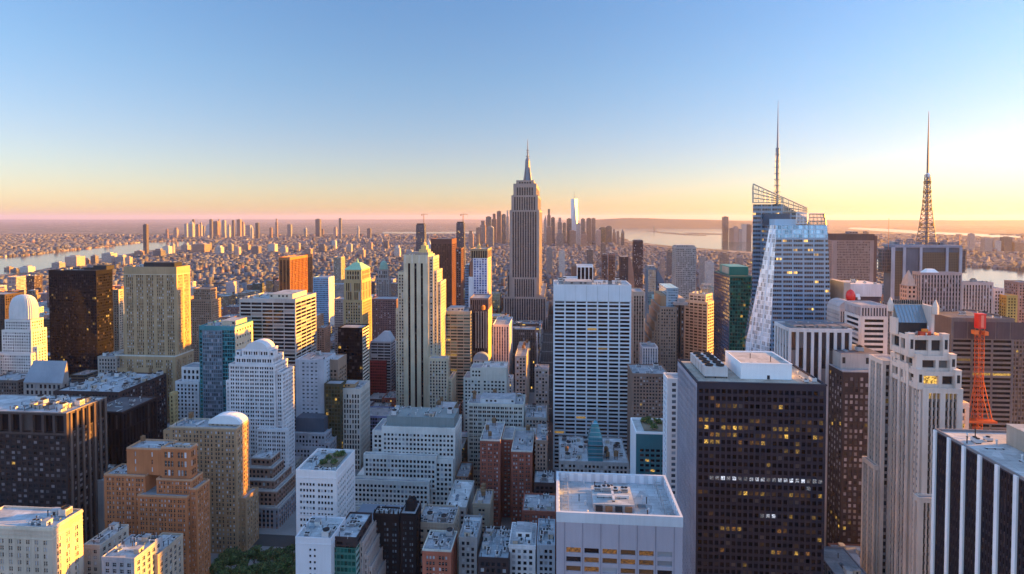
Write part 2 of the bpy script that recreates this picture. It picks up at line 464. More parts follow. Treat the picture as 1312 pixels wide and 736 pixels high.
    def clutter(s, x0, x1, y0, y1, z, n=8, kinds=None, keep=()):
        rng = s.rng; done = list(keep)
        n = int(n * 1.6) if s.Y < 480 else n
        kinds = kinds or ['air_unit', 'air_unit', 'cooling_tower', 'vent_pipe', 'duct', 'bulkhead', 'vent_pipe', 'skylight', 'pipe_run']
        for _ in range(n * 6):
            if n <= 0: break
            k = rng.choice(kinds); r = GEAR_R[k]
            if x1 - x0 < 2 * r + 1.4 or y1 - y0 < 2 * r + 1.4: k = 'vent_pipe'; r = .5
            if x1 - x0 < 3 or y1 - y0 < 3: return
            x, y = rng.uniform(x0 + r + .6, x1 - r - .6), rng.uniform(y0 + r + .6, y1 - r - .6)
            if any(abs(x - a) < r + c and abs(y - b) < r + d for a, b, c, d in done): continue
            done.append((x, y, r, r)); n -= 1
            s.gear(k, rng.choice(GEAR[k]), x, y, z, rng.choice((0, math.pi / 2)), 1.0)
    def finish(s):
        """windows: the hundred that show largest each a part, the others one more part"""
        if not s.panes: return s
        def size(p):
            a, b, v0, v1, P = p[1:6]
            c = P((a + b) / 2, (v0 + v1) / 2, 0)
            x, y = project(*c)
            if not (-5 < x < 1317 and y < 740): return 0
            P0, P1 = project(*P(a, v0, 0)), project(*P(b, v1, 0))
            hide = 1.0 if y < s.base else .2
            return abs((P1[0] - P0[0]) * (P1[1] - P0[1])) * hide
        order = sorted(range(len(s.panes)), key=lambda i: -size(s.panes[i]))
        single = set(order[:s.nwin])
        rest, mats, cache = MB(), [], {}
        def put(mb, q, u0, u1, v0, v1, st, m, P, rec):
            mb.face([P(u0, v0, -rec), P(u1, v0, -rec), P(u1, v1, -rec), P(u0, v1, -rec)], m)
            if st['sash']:
                t, n = .09, -rec + .06
                vm = (v0 + v1) / 2; um = (u0 + u1) / 2
                mb.face([P(u0, vm - t/2, n), P(u1, vm - t/2, n), P(u1, vm + t/2, n), P(u0, vm + t/2, n)], q)
                if u1 - u0 > 1.3: mb.face([P(um - t/2, v0, n + .01), P(um + t/2, v0, n + .01), P(um + t/2, v1, n + .01), P(um - t/2, v1, n + .01)], q)
        def idx(m):
            if m not in mats: mats.append(m)
            return mats.index(m)
        rz = {'F': 0, 'R': math.pi / 2, 'L': -math.pi / 2, 'K': math.pi}
        for i, (side, a, b, v0, v1, P, rec, st, m) in enumerate(s.panes):
            gm = (st['glass'], LIT, LITW, LITD)[m]
            sash = st['sash'] if st['sash'] else WHITE
            if i in single:
                key = (round(b - a, 2), round(v1 - v0, 2), gm.name, bool(st['sash']))
                if key not in cache:
                    mb = MB(); w, h = (b - a) / 2, (v1 - v0) / 2
                    put(mb, 1, -w, w, -h, h, st, 0, lambda u, v, n: (u, -n, v), 0)
                    cache[key] = mb.mesh("window", [gm, sash])
                c = P((a + b) / 2, (v0 + v1) / 2, -rec)
                o = link("window", cache[key], s.root)
                o.location = (c[0] - s.cx, c[1] - s.cy, c[2]); o.rotation_euler = (0, 0, rz[side])
            else: put(rest, idx(sash) if st['sash'] else 0, a, b, v0, v1, st, idx(gm), P, rec)
        if rest.f:
            o = s.part(rest, "window", mats); o['kind'] = 'stuff'
        s.panes = []
        return s

# ---- roof gear meshes, shared by every roof
GEAR, GEAR_R = {}, {}
def gear_meshes():
    def add(k, r, mb, mats): GEAR.setdefault(k, []).append(mb.mesh(k, mats)); GEAR_R[k] = r
    for w, d, h in ((3.2, 2.2, 1.8), (4.4, 2.4, 2.2), (2.4, 2.2, 1.5)):
        mb = MB()
        for sx in (-1, 1):
            mb.box(sx * w * .4 - .12, sx * w * .4 + .12, -d * .45, d * .45, 0, .4, 1)
        mb.box(-w/2, w/2, -d/2, d/2, .4, h, 0)
        n = 2 if w > 3 else 1
        for i in range(n):
            mb.lathe((i - (n - 1) / 2) * w / n * .95, 0, [(d * .32, h - .01), (d * .36, h + .28), (d * .3, h + .28), (d * .28, h + .08)], 12, 1)
        for i in range(4): mb.box(-w * .42, w * .42, -d/2 - .05, -d/2 - .01, .6 + i * (h - .8) / 4, .75 + i * (h - .8) / 4, 1)
        add('air_unit', max(w, d) / 2, mb, [DUCT, DARKM])
    for h, mat in ((4.2, STEEL), (5.0, DUCT)):
        mb = MB(); mb.box(-2.2, 2.2, -2.2, 2.2, .5, h - .8, 0); mb.lathe(0, 0, [(1.9, h - .8), (2.1, h), (1.8, h), (1.7, h - .5)], 14, 1)
        for sx in (-1, 1):
            for sy in (-1, 1): mb.box(sx*2 - .15, sx*2 + .15, sy*2 - .15, sy*2 + .15, 0, .5, 1)
        for i in range(5): mb.box(-2, 2, -2.27, -2.21, .9 + i * .5, 1.15 + i * .5, 1)
        add('cooling_tower', 2.4, mb, [mat, DARKM])
    mb = MB(); mb.lathe(0, 0, [(.28, 0), (.28, 1.6), (.5, 1.6), (.42, 1.95), (.1, 2.1)], 10, 0); add('vent_pipe', .5, mb, [DUCT])
    mb = MB(); mb.lathe(0, 0, [(.2, 0), (.2, 2.6), (.32, 2.6), (.3, 2.9)], 10, 0); add('vent_pipe', .5, mb, [DARKM])
    for L in (7, 10):
        mb = MB(); mb.box(-L/2, L/2, -.5, .5, .5, 1.4, 0); mb.box(L/2 - 1, L/2, -.5, .5, 0, .5, 0)
        for i in range(3): mb.box(-L/2 + i * L * .4, -L/2 + i * L * .4 + .2, -.6, .6, 0, .5, 1)
        add('duct', L / 2, mb, [DUCT, DARKM])
    for c in ((.42, .36, .3), (.5, .5, .5)):
        m = wall(*c); mb = MB(); mb.box(-1.9, 1.9, -1.6, 1.6, 0, 2.8, 0); mb.box(-2.1, 2.1, -1.8, 1.8, 2.8, 3.0, 1); mb.box(-.5, .5, -1.66, -1.61, .05, 2.1, 2)
        add('bulkhead', 2.1, mb, [m, roofm(.4, .42, .46), DARKM])
    mb = MB(); mb.box(-1.8, 1.8, -1.2, 1.2, 0, .4, 0); mb.hull([(-1.8,-1.2,.4),(1.8,-1.2,.4),(1.8,1.2,.4),(-1.8,1.2,.4)], [(-1.6,-.1,1.2),(1.6,-.1,1.2),(1.6,.1,1.2),(-1.6,.1,1.2)], 1); add('skylight', 1.9, mb, [STEEL, glass(.1, .14, .18, 0.0)])
    mb = MB()
    for k in (-.4, 0, .4): mb.bar((-3.5, k, .5), (3.5, k, .5), .13, 0, seg=6)
    for k in (-3, 0, 3): mb.box(k - .1, k + .1, -.7, .7, 0, .38, 1)
    add('pipe_run', 3.6, mb, [DUCT, DARKM])
    for r, h in ((2.0, 3.6), (1.6, 3.2)):
        mb = MB()
        for i in range(4):
            a = math.pi / 4 + i * math.pi / 2
            mb.bar((r*.75*math.cos(a), r*.75*math.sin(a), 0), (r*.75*math.cos(a), r*.75*math.sin(a), 3), .12, 1)
        mb.box(-r*.8, r*.8, -.12, .12, 1.4, 1.6, 1); mb.lathe(0, 0, [(r, 3), (r, 3.2), (r*.97, 3.2), (r*.97, 3 + h), (r*1.06, 3 + h), (.1, 3 + h + r*.6)], 14, 0)
        add('water_tank', r, mb, [WOOD, DARKM])
gear_meshes()
# ------------------------------------------------------------------ ground, water, far hills, haze
def sheet(name, pts, z, m):
    mb = MB(); mb.face([(x, y, z) for x, y in pts]); o = mb.build(name, m); o['kind'] = 'structure'; return o
land, nt, p = new_mat("land")
pos = N(nt, "ShaderNodeNewGeometry").outputs['Position']
vo = N(nt, "ShaderNodeTexVoronoi", ins={'Vector': pos, 'Scale': .014})
vs = N(nt, "ShaderNodeSeparateColor", ins={0: vo.outputs['Color']})
cr = N(nt, "ShaderNodeValToRGB", ins={0: vs.outputs[0]})
e = cr.color_ramp.elements
e[0].color = (.03, .035, .035, 1); e[1].color = (.30, .26, .25, 1)
for q, c in ((.35, (.06, .06, .055, 1)), (.6, (.14, .10, .085, 1)), (.8, (.2, .19, .2, 1))): e.new(q).color = c
big = N(nt, "ShaderNodeTexNoise", ins={'Vector': pos, 'Scale': .0012, 'Detail': 6.0}).outputs['Fac']
gk = N(nt, "ShaderNodeMapRange", ins={0: big, 1: .45, 2: .6}).outputs[0]
nt.links.new(mixc(nt, math_(nt, 'MULTIPLY', gk, .7), cr.outputs[0], (.035, .045, .03)), p.inputs['Base Color'])
p.inputs['Roughness'].default_value = .95
mb = MB()
rings = [0, 3000, 8000, 20000, 45000, 80000]
n = 0
for a, b in zip(rings, rings[1:]):
    for i in range(48):
        t0, t1 = 2 * math.pi * i / 48, 2 * math.pi * (i + 1) / 48
        q = [(b * math.cos(t0), b * math.sin(t0), 0), (b * math.cos(t1), b * math.sin(t1), 0), (a * math.cos(t1), a * math.sin(t1), 0)]
        if a: q.append((a * math.cos(t0), a * math.sin(t0), 0))
        mb.face(q)
mb.build("ground", land)['kind'] = 'structure'

asph, nt, p = new_mat("asphalt")
nt.links.new(weather(nt, (.045, .046, .05), .25, .08), p.inputs['Base Color']); p.inputs['Roughness'].default_value = .85
sheet("road", [(-1500, 60), (1300, 60), (1300, 1750), (-1500, 1750)], .02, asph)
# kerbed blocks of pavement on the street grid; avenues run with the view, streets across it
AVE = [-1160, -880, -600, -310, -16, 262, 530, 800]
ROWS = [100 + 80 * k for k in range(20)]
pv = MB()
for a, b in zip(AVE, AVE[1:]):
    for y in ROWS: pv.box(a + 13, b - 13, y + 8, y + 72, .02, .17, 0)
pave = wall(.22, .22, .23, .9, .25)
pv.build("pavement", pave)['kind'] = 'structure'
mk = MB()
for a in AVE[1:-1]:
    for k in range(4):
        for j in range(100, 1700, 12): mk.face([(a - 7 + k * 4.6 - .08, j, .03), (a - 7 + k * 4.6 + .08, j, .03), (a - 7 + k * 4.6 + .08, j + 4, .03), (a - 7 + k * 4.6 - .08, j + 4, .03)])
    for y in ROWS:
        for i in range(9): mk.face([(a - 10.5 + i * 2.4, y + 4, .03), (a - 9.8 + i * 2.4, y + 4, .03), (a - 9.8 + i * 2.4, y + 7.4, .03), (a - 10.5 + i * 2.4, y + 7.4, .03)])
mk.build("road_markings", plain("road_paint", .7, .7, .68))['kind'] = 'structure'

water, nt, p = new_mat("water")
pos = N(nt, "ShaderNodeNewGeometry").outputs['Position']
wv = N(nt, "ShaderNodeTexNoise", ins={'Vector': pos, 'Scale': .02, 'Detail': 5.0}).outputs['Fac']
bp = N(nt, "ShaderNodeBump", ins={'Strength': .15, 'Distance': 2.0, 'Height': wv})
nt.links.new(bp.outputs[0], p.inputs['Normal'])
p.inputs['Base Color'].default_value = (.03, .05, .06, 1); p.inputs['Roughness'].default_value = .12; p.inputs['IOR'].default_value = 1.33
def gpoly(name, pix, z=.4, m=None):
    return sheet(name, [gnd(a, b, z) for a, b in pix], z, m or water), [gnd(a, b, z) for a, b in pix]
WATER = []
def w_(name, pix, z=.4):
    o, pts = gpoly(name, pix, z); WATER.append(pts)
w_("river", [(-120, 385), (-60, 368), (0, 352), (30, 350), (70, 342), (110, 334), (150, 328), (185, 322), (215, 318), (245, 314), (275, 311), (262, 308.5), (230, 309), (180, 311), (130, 317), (112, 319), (80, 322), (40, 327), (0, 330), (-60, 335), (-140, 345)])
w_("bay", [(745, 288.6), (752, 294), (770, 299), (790, 303.5), (806, 309), (842, 313.5), (880, 317), (925, 320), (965, 323), (1010, 330), (1010, 306), (985, 303), (962, 299), (940, 295), (930, 289.5), (880, 288.4), (800, 287.4)])
w_("harbour_channel", [(1085, 293.3), (1120, 296), (1175, 299.5), (1240, 303), (1312, 306.5), (1420, 311), (1420, 306), (1312, 302.5), (1240, 299.2), (1190, 297), (1130, 293), (1092, 291.6)])
w_("wide_river", [(1100, 340), (1160, 352), (1240, 376), (1312, 386), (1500, 410), (1500, 358), (1400, 350), (1312, 346.5), (1240, 342), (1180, 336), (1120, 330)])
w_("narrow_channel", [(490, 299.2), (540, 299.6), (600, 299), (640, 298), (640, 296.4), (600, 297.2), (540, 297.6), (490, 297.6)])
spit = wall(.42, .34, .3, .95, .2)
gpoly("shore", [(838, 297.6), (850, 299.4), (880, 301.6), (905, 302.4), (905, 301.2), (880, 300.2), (858, 298.2)], 1.2, roofm(.08, .07, .06))
gpoly("shore", [(876, 299.4), (905, 300.6), (925, 301.0), (925, 299.6), (900, 299.0), (880, 298.2)], 1.4, roofm(.09, .07, .06))
gpoly("shore", [(826, 296.2), (842, 297.6), (846, 296.8), (836, 295.6)], 1.4, roofm(.07, .07, .05))
gpoly("shore", [(-60, 331), (0, 328.6), (40, 326), (66, 323.5), (62, 320.5), (0, 324), (-60, 327)], 2.0, roofm(.5, .38, .3))

hillm, nt, p = new_mat("hillside")
nt.links.new(weather(nt, (.06, .065, .06), .3, .002, .01), p.inputs['Base Color']); p.inputs['Roughness'].default_value = 1
def ridge(pix, Y, thick=2500):
    mb = MB()
    tops = [at(a, b, Y) for a, b in pix]
    for (xa, za), (xb, zb) in zip(tops, tops[1:]):
        mb.face([(xa, Y - thick, 0), (xb, Y - thick, 0), (xb, Y, zb), (xa, Y, za)])
        mb.face([(xa, Y, za), (xb, Y, zb), (xb, Y + thick, 0), (xa, Y + thick, 0)])
    for (x, z) in (tops[0], tops[-1]): mb.face([(x, Y - thick, 0), (x, Y, z), (x, Y + thick, 0)])
    mb.build("hills", hillm)['kind'] = 'structure'
ridge([(745, 285), (765, 281.5), (800, 279.6), (830, 279.8), (860, 281), (900, 281.6), (940, 283), (985, 284.5)], 16000)
ridge([(930, 284), (1000, 282.2), (1080, 282.6), (1150, 282), (1230, 282.8), (1330, 282.2), (1450, 283.5)], 26000, 4000)
ridge([(-160, 283), (-40, 281.4), (120, 281.8), (260, 281.2), (420, 281.6), (560, 281.2), (680, 281.8), (760, 283)], 40000, 5000)

HAZE = 1.8e-5
hz, nt, p = new_mat("haze")
nt.nodes.remove(p)
pv_ = N(nt, "ShaderNodeVolumePrincipled")
pv_.inputs['Color'].default_value = (.72, .70, 1.0, 1)
pv_.inputs['Density'].default_value = HAZE
pv_.inputs['Anisotropy'].default_value = .3
nt.links.new(pv_.outputs[0], nt.nodes["Material Output"].inputs['Volume'])
mb = MB(); mb.box(-81000, 81000, -81000, 81000, -1, 560)
mb.build("haze", hz)['kind'] = 'stuff'
# ------------------------------------------------------------------ walls and window styles
LIME = wall(.46, .44, .41); LIMEW = wall(.58, .58, .59); CREAM = wall(.46, .41, .33); TAN = wall(.40, .30, .21); TAN2 = wall(.37, .245, .15)
ORANGE = wall(.39, .16, .075, .9, .3); REDB = wall(.27, .09, .065, .9, .25); BROWN = wall(.16, .10, .08); GREY = wall(.27, .27, .28); PINK = wall(.50, .41, .38)
BLK = wall(.012, .012, .016, .45, .2); DKBR = wall(.055, .042, .045, .5, .2); DKSP = wall(.03, .03, .034, .4, .2); SLATE = wall(.036, .038, .056, .5, .15)
PALE = wall(.62, .66, .72, .6, .12); LILAC = wall(.36, .34, .40, .7, .12); NAVY = wall(.03, .045, .08, .4, .2); TEALW = wall(.02, .13, .17, .4, .2)
G_DK = glass(.012, .014, .02, .16, (.45, .47, .52)); G_BR = glass(.03, .025, .02, .3, (.30, .26, .22)); G_BLIND = glass(.012, .014, .02, .38, (.62, .66, .74)); G_BLK = glass(.006, .006, .009, .08, (.10, .09, .09))
G_TEAL = glass(.05, .22, .26, .05, (.1, .25, .3), .75, .06, .6, .012); G_GREEN = glass(.02, .16, .13, .06, (.05, .22, .18), .7, .06, .6, .015); G_BLUE = glass(.22, .34, .48, .06, (.3, .36, .42), .7, .08, .6, .015)
G_GREY = glass(.16, .2, .24, .15, (.3, .32, .34), .6, .08); G_COP = glass(.16, .07, .03, .05, (.2, .1, .05), .7, .12); G_GRN2 = glass(.03, .05, .05, .3, (.16, .24, .22))

def B(*a, **k): return Building(*a, **k)

# ================================================================== the near row, right of the middle
# lilac tower with the sunken roof, bottom middle
b = B("office_tower", "lilac grey office tower with a walled sunken pale roof at the bottom of the photo", "office building", 713, 875, None, 656, 228, D=37, short="the lilac tower with the sunken roof")
def litf(j, i, nz, n, rng, side):
    if side != 'F': return 0
    return 3 if rng.random() < (.8 if j > nz - 6 else .4) else 0
st = style(wall=LILAC, glass=G_DK, floor=3.95, span=.47, rec=.6, srec=.10, margin=3.4, top=10.6, bay=7.6, pier=.2, litf=litf)
b.tier(b.x0, b.x1, b.y0, b.y1, 0, b.z - 4.2, st, sides=['F', 'R', 'L'], roof=None)
zr = b.z - 4.2
for i in range(7):
    x = b.x0 + 3.4 + i * (b.x1 - b.x0 - 6.8) / 6
    mb = MB(); mb.box(x - .14, x + .14, b.y0 - .16, b.y0 - .004, 0, b.z - 4.3); b.part(mb, "panel_joint", [wall(.24, .23, .28)])
mb = MB()
mb.face([(b.x0, b.y0, zr), (b.x1, b.y0, zr), (b.x1, b.y1, zr), (b.x0, b.y1, zr)], 0)
b.part(mb, "roof", [roofm(.5, .56, .62)])
mb = MB(); t = 1.0
mb.box(b.x0 - .1, b.x1 + .1, b.y0 - .1, b.y0 + t, zr - .02, b.z, 0); mb.box(b.x0 - .1, b.x1 + .1, b.y1 - t, b.y1 + .1, zr - .02, b.z, 0)
mb.box(b.x0 - .1, b.x0 + t, b.y0 + t, b.y1 - t, zr - .02, b.z, 0); mb.box(b.x1 - t, b.x1 + .1, b.y0 + t, b.y1 - t, zr - .02, b.z, 0)
b.part(mb, "roof_screen", [wall(.5, .54, .6, .6, .15)])
for i in range(12):
    x = b.x0 + 3 + i * (b.x1 - b.x0 - 6) / 11
    mb = MB(); mb.box(x - 1.0, x + 1.0, b.y1 - t - .35, b.y1 - t - .02, zr + .3, b.z - .5); b.part(mb, "louvre_panel", [PALE])
for sx in (b.x0 + t + .02, b.x1 - t - .37):
    for i in range(9):
        y = b.y0 + 3 + i * 3.6
        mb = MB(); mb.box(sx, sx + .35, y - .8, y + .8, zr + .3, b.z - .5); b.part(mb, "louvre_panel", [PALE])
for k, x in enumerate((b.x0 + 5.2, b.x1 - 5.4)):
    mb = MB(); mb.box(x - .15, x + .15, b.y0 + 3, b.y1 - 3, zr + 2.8, zr + 3.1)
    for i in range(10): mb.box(x - .12, x + .12, b.y0 + 3.2 + i * 3.35, b.y0 + 3.45 + i * 3.35, zr, zr + 2.8); mb.box(x - 2.2 if k == 0 else x, x if k == 0 else x + 2.2, b.y0 + 3.2 + i * 3.35, b.y0 + 3.4 + i * 3.35, zr + 2.2, zr + 2.4)
    b.part(mb, "cleaning_rail", [STEEL])
mx, my = b.x0 + 24.5, b.y0 + 17
b.block("penthouse", mx - 8.5, mx + 9, my - 7, my + 9, zr, zr + 3.2, wall(.35, .36, .38), roofm(.45, .5, .55))
for i in range(4): b.gear("air_unit", GEAR['air_unit'][i % 3], mx - 6 + i * 4, my + 4.5, zr + 3.2)
for i in range(3): b.gear("duct", GEAR['duct'][0], mx - 3 + i * 3.4, my - 1.5, zr + 3.2, i % 2 * math.pi / 2)
for i in range(4): mb = MB(); mb.box(mx - 7.6 + i * 4.2, mx - 4.6 + i * 4.2, my - 7.9, my - 7.1, zr + .3, zr + 2.5, i % 2); b.part(mb, "louvre_panel", [DARKM, RUST])
b.clutter(b.x0 + 8, b.x1 - 8, b.y0 + 2, b.y1 - 3, zr, 9, ['vent_pipe', 'vent_pipe', 'pipe_run', 'air_unit', 'skylight'], keep=[(mx, my + 1, 10, 10)])

# slate tower with many lit windows
b = B("office_tower", "dark slate office tower with rows of lit windows and white roof boxes", "office building", 893, 1059, 868, 491, 300, short="the dark slate tower with lit windows")
rowp = {}
def litf(j, i, nz, n, rng, side):
    k = nz - 1 - j
    if side != 'F': return 1 if rng.random() < .01 else 0
    P = {1: .10, 2: .22, 4: .35, 5: .62, 6: .8, 7: .28, 8: .18, 14: .55, 17: .25, 19: .35, 20: .12, 22: .3, 0: .06, 21: .15}
    if k == 12 and i > 1: return 2
    if k == 13 and i == n - 3: return 2
    if k == 17 and 10 < i < 14: return 2
    pr = P.get(k, .02); ph = (i * .7 + k * 1.9)
    return (1 if rng.random() < .45 else 3) if rng.random() < 1.5 * pr * (.7 + .6 * math.sin(ph)) else 0
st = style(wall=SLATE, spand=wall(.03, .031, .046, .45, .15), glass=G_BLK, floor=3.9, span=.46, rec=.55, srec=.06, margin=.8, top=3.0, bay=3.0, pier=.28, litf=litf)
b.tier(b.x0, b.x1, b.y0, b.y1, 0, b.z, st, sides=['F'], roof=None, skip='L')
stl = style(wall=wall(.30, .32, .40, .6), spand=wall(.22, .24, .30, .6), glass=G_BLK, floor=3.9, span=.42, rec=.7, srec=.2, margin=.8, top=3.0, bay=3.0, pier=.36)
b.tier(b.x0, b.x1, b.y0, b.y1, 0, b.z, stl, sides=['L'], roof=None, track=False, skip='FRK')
r = MB(); r.face([(b.x0, b.y0, b.z), (b.x1, b.y0, b.z), (b.x1, b.y1, b.z), (b.x0, b.y1, b.z)], 0)
b.part(r, "roof", [roofm(.50, .44, .38)])
r = MB(); e, t, z1 = .3, .9, b.z + .8
r.box(b.x0 - e, b.x1 + e, b.y0 - e, b.y0 + t, b.z - .02, z1); r.box(b.x0 - e, b.x1 + e, b.y1 - t, b.y1 + e, b.z - .02, z1)
r.box(b.x0 - e, b.x0 + t, b.y0 + t, b.y1 - t, b.z - .02, z1); r.box(b.x1 - t, b.x1 + e, b.y0 + t, b.y1 - t, b.z - .02, z1)
b.part(r, "parapet", [SLATE])
x, y = b.x0 + 12.5, b.y0 + 25
mb = MB()
for k in range(5):
    mb.box(x - 6.0, x + 6.5, y - 15 + k * 6.6, y - 9 + k * 6.6, b.z + .9, b.z + 6.2, 0, bottom=True)
    for q in range(2): mb.lathe(x - 2.8 + q * 6, y - 12 + k * 6.6, [(2.2, b.z + 6.19), (2.4, b.z + 7.0), (2.1, b.z + 7.0), (2.0, b.z + 6.5)], 14, 1)
    mb.box(x - 6, x + 6.5, y - 9.2 + k * 6.6, y - 8.8 + k * 6.6, b.z + .9, b.z + 5.6, 1)
for k in range(6):
    for q in (-5.5, 0, 6): mb.box(x + q - .2, x + q + .2, y - 15 + k * 6.4, y - 14.6 + k * 6.4, b.z, b.z + .9, 1)
b.part(mb, "cooling_tower", [DUCT, DARKM])
x = b.x0 + 26
mb = MB(); mb.box(x, x + 27, b.y0 + 10, b.y0 + 38, b.z, b.z + 8.2, 0, 1, bottom=False)
mb.box(x - .2, x + 27.2, b.y0 + 9.8, b.y0 + 10.4, b.z + 8.21, b.z + 8.8, 0); mb.box(x - .2, x + .3, b.y0 + 10.4, b.y0 + 38.2, b.z + 8.21, b.z + 8.8, 0); mb.box(x + 26.7, x + 27.2, b.y0 + 10.4, b.y0 + 38.2, b.z + 8.21, b.z + 8.8, 0); mb.box(x + .3, x + 26.7, b.y0 + 37.6, b.y0 + 38.2, b.z + 8.21, b.z + 8.8, 0)
mb.box(x + 14, x + 15.4, b.y0 + 9.9, b.y0 + 9.98, b.z + .1, b.z + 2.2, 2)
b.part(mb, "penthouse", [WHITE, roofm(.55, .53, .52), DARKM])
b.gear("vent_pipe", GEAR['vent_pipe'][1], x + 9, b.y0 + 22, b.z + 8.3); b.gear("vent_pipe", GEAR['vent_pipe'][1], x + 18, b.y0 + 16, b.z + 8.3)
b.clutter(b.x1 - 13, b.x1 - 1.5, b.y0 + 3, b.y1 - 3, b.z, 5, ['vent_pipe', 'air_unit', 'pipe_run'])

# white slab edge behind the slate tower
b = B("office_slab", "slim white slab with a blank narrow end behind the dark slate tower", "office building", 855, 880, None, 487, 372, D=14, short="the slim white slab")
b.simple(style(wall=PALE, glass=G_BLUE, margin=4.5, bay=4, pier=.3, floor=3.8, span=.45))

# white gridded tower facing the camera
b = B("office_tower", "broad white office tower of horizontal window bands with a blank top band", "office building", 709, 809, None, 366, 565, D=42, base=602, short="the broad white banded tower")
def litf(j, i, nz, n, rng, side): return 1 if rng.random() < .022 else 0
st = style(wall=PALE, glass=glass(.011, .011, .015, .3, (.10, .09, .085)), floor=3.95, span=.38, rec=.9, srec=.15, margin=.9, top=15.5, bay=11.1, pier=.13, litf=litf)
b.simple(st, roof=(.5, .55, .6))
mb = MB()
for i in range(1, 7):
    x = b.x0 + .9 + i * (b.x1 - b.x0 - 1.8) / 7
    mb.box(x - .18, x + .18, b.y0 - .12, b.y0 - .005, b.z - 15.4, b.z - .1)
mb.box(b.x0 + .1, b.x1 - .1, b.y0 - .2, b.y0 - .005, b.z - 16.3, b.z - 15.5)
b.part(mb, "panel_joint", [wall(.42, .46, .5)])
b.block("penthouse", b.x0 + 12, b.x0 + 40, b.y0 + 8, b.y0 + 30, b.z, b.z + 3.4, GREY)
b.clutter(b.x0 + 2, b.x1 - 2, b.y0 + 2, b.y1 - 2, b.z, 22, ['air_unit', 'vent_pipe', 'pipe_run', 'duct', 'cooling_tower'], keep=[(b.x0 + 26, b.y0 + 19, 15, 12)])

# teal low block with a planted roof
b = B("office_building", "low teal glass office block with a planted green roof between white buildings", "office building", 815, 872, 809, 556, 420, D=30, base=615, short="the teal block with the planted roof")
b.simple(style(wall=TEALW, glass=G_BLK, floor=3.9, span=.5, bay=4.3, pier=.28, top=11.5, margin=2.5, lit=.04), cover=WHITE, parapet=1.6, sides=['F'], roof=(.5, .54, .56))
mb = MB(); mb.box(b.x0 - .4, b.x0 - .02, b.y0, b.y1, 0, b.z + 1.2); b.part(mb, "side_fin", [PALE])
GARDEN = []
GARDEN.append((b, b.x0 + 7, b.x1 - 2, b.y0 + 6, b.y1 - 2, b.z))

# glass pinnacle and the pale roofs round it
b = B("roof_block", "low block crowded with pale roof machinery beneath the teal glass pinnacle", "building", 716, 806, None, 592, 452, D=52, base=606, short="the machinery roof")
b.simple(style(wall=GREY, glass=G_DK), roof=(.55, .6, .66))
b.clutter(b.x0 + 1, b.x1 - 1, b.y0 + 1, b.y1 - 1, b.z, 34, ['air_unit', 'duct', 'cooling_tower', 'bulkhead', 'pipe_run', 'vent_pipe', 'water_tank'], keep=[((b.x0 + b.x1) / 2 - .5, b.y0 + 9, 9, 9)])
b = B("glass_tower", "small teal glass pinnacle tower tapering to a thin point before the white banded tower", "tower", 753.5, 772.5, None, 562, 455, D=11, base=600, short="the teal glass pinnacle")
zt = b.z; z0 = 58
mb = MB()
def sq(x0, x1, y0, y1, z): return [(x0, y0, z), (x1, y0, z), (x1, y1, z), (x0, y1, z)]
cx, cy, hw = b.cx, b.cy, (b.x1 - b.x0) / 2
lv = [(1.0, z0), (1.0, zt - 6), (.93, zt), (.62, zt + 6.2), (.42, zt + 11), (.05, Z_(763, 541, 455))]
for (a, za), (c, zb) in zip(lv, lv[1:]):
    mb.hull(sq(cx - hw * a, cx + hw * a, cy - 5.5 * a, cy + 5.5 * a, za), sq(cx - hw * c, cx + hw * c, cy - 5.5 * c, cy + 5.5 * c, zb), 0, bottom=False)
mb.box(b.x0, b.x1, b.y0, b.y1, 0, z0 - .02, 1)
m, nt, p = new_mat("pinnacle_glass")
P_ = N(nt, "ShaderNodeSeparateXYZ", ins={0: N(nt, "ShaderNodeTexCoord").outputs['Object']})
ln = math_(nt, 'LESS_THAN', math_(nt, 'FRACT', math_(nt, 'DIVIDE', P_.outputs[2], 3.4)), .16)
nt.links.new(mixc(nt, ln, weather(nt, (.05, .26, .34), .3), (.3, .42, .5)), p.inputs['Base Color']); p.inputs['Metallic'].default_value = .5; p.inputs['Roughness'].default_value = .18
b.part(mb, "spire", [m, GREY])
mb = MB(); mb.box(b.x0 - .4, b.x1 + .4, b.y0 - .4, b.y1 + .4, zt - 6.6, zt - 6.02); b.part(mb, "cornice", [DKSP]); mb = MB(); mb.box(b.x0 - .1, b.x1 + .1, b.y0 - .1, b.y1 + .1, z0 + 5, z0 + 5.6); b.part(mb, "cornice", [DKSP])
mb = MB(); mb.bar((cx, cy, Z_(763, 543, 455)), (cx, cy, Z_(763, 536, 455)), .15, r2=.05); b.part(mb, "finial", [STEEL])

# ================================================================== right edge
b = B("office_tower", "black glass tower with broad white vertical piers and a pale flat roof", "office building", 1330, 1500, 1198, 552, 215, D=33, short="the black tower with white piers")
# its long side runs away from the camera: rebuilt from the roof edge seen in the photograph
zr = 170.0
xl, yf = gnd(1198, 552, zr); yn = yf - 125
b.x0, b.x1, b.y0, b.y1 = xl, xl + 70, yn, yf; b.z = zr; b.foot = [(b.x0, b.x1, b.y0, b.y1)]; b.px = (1195, 1400); b.cx, b.cy = (b.x0 + b.x1) / 2, (b.y0 + b.y1) / 2; b.root.location = (b.cx, b.cy, 0)
st = style(wall=wall(.045, .04, .055, .5, .15), spand=wall(.05, .045, .055, .5, .15), glass=glass(.012, .011, .014, .1, (.10, .085, .10)), floor=3.9, span=.36, rec=.8, srec=.62, margin=.7, top=.6, pattern=[-.55] + [1.35, -.12] * 5 + [-.55], lit=.015)
b.tier(b.x0, b.x1, b.y0, b.y1, 0, b.z, st, sides=['L', 'K'], roof=(.58, .57, .58), parapet=1.0, cover=wall(.2, .2, .22))
mb = MB()
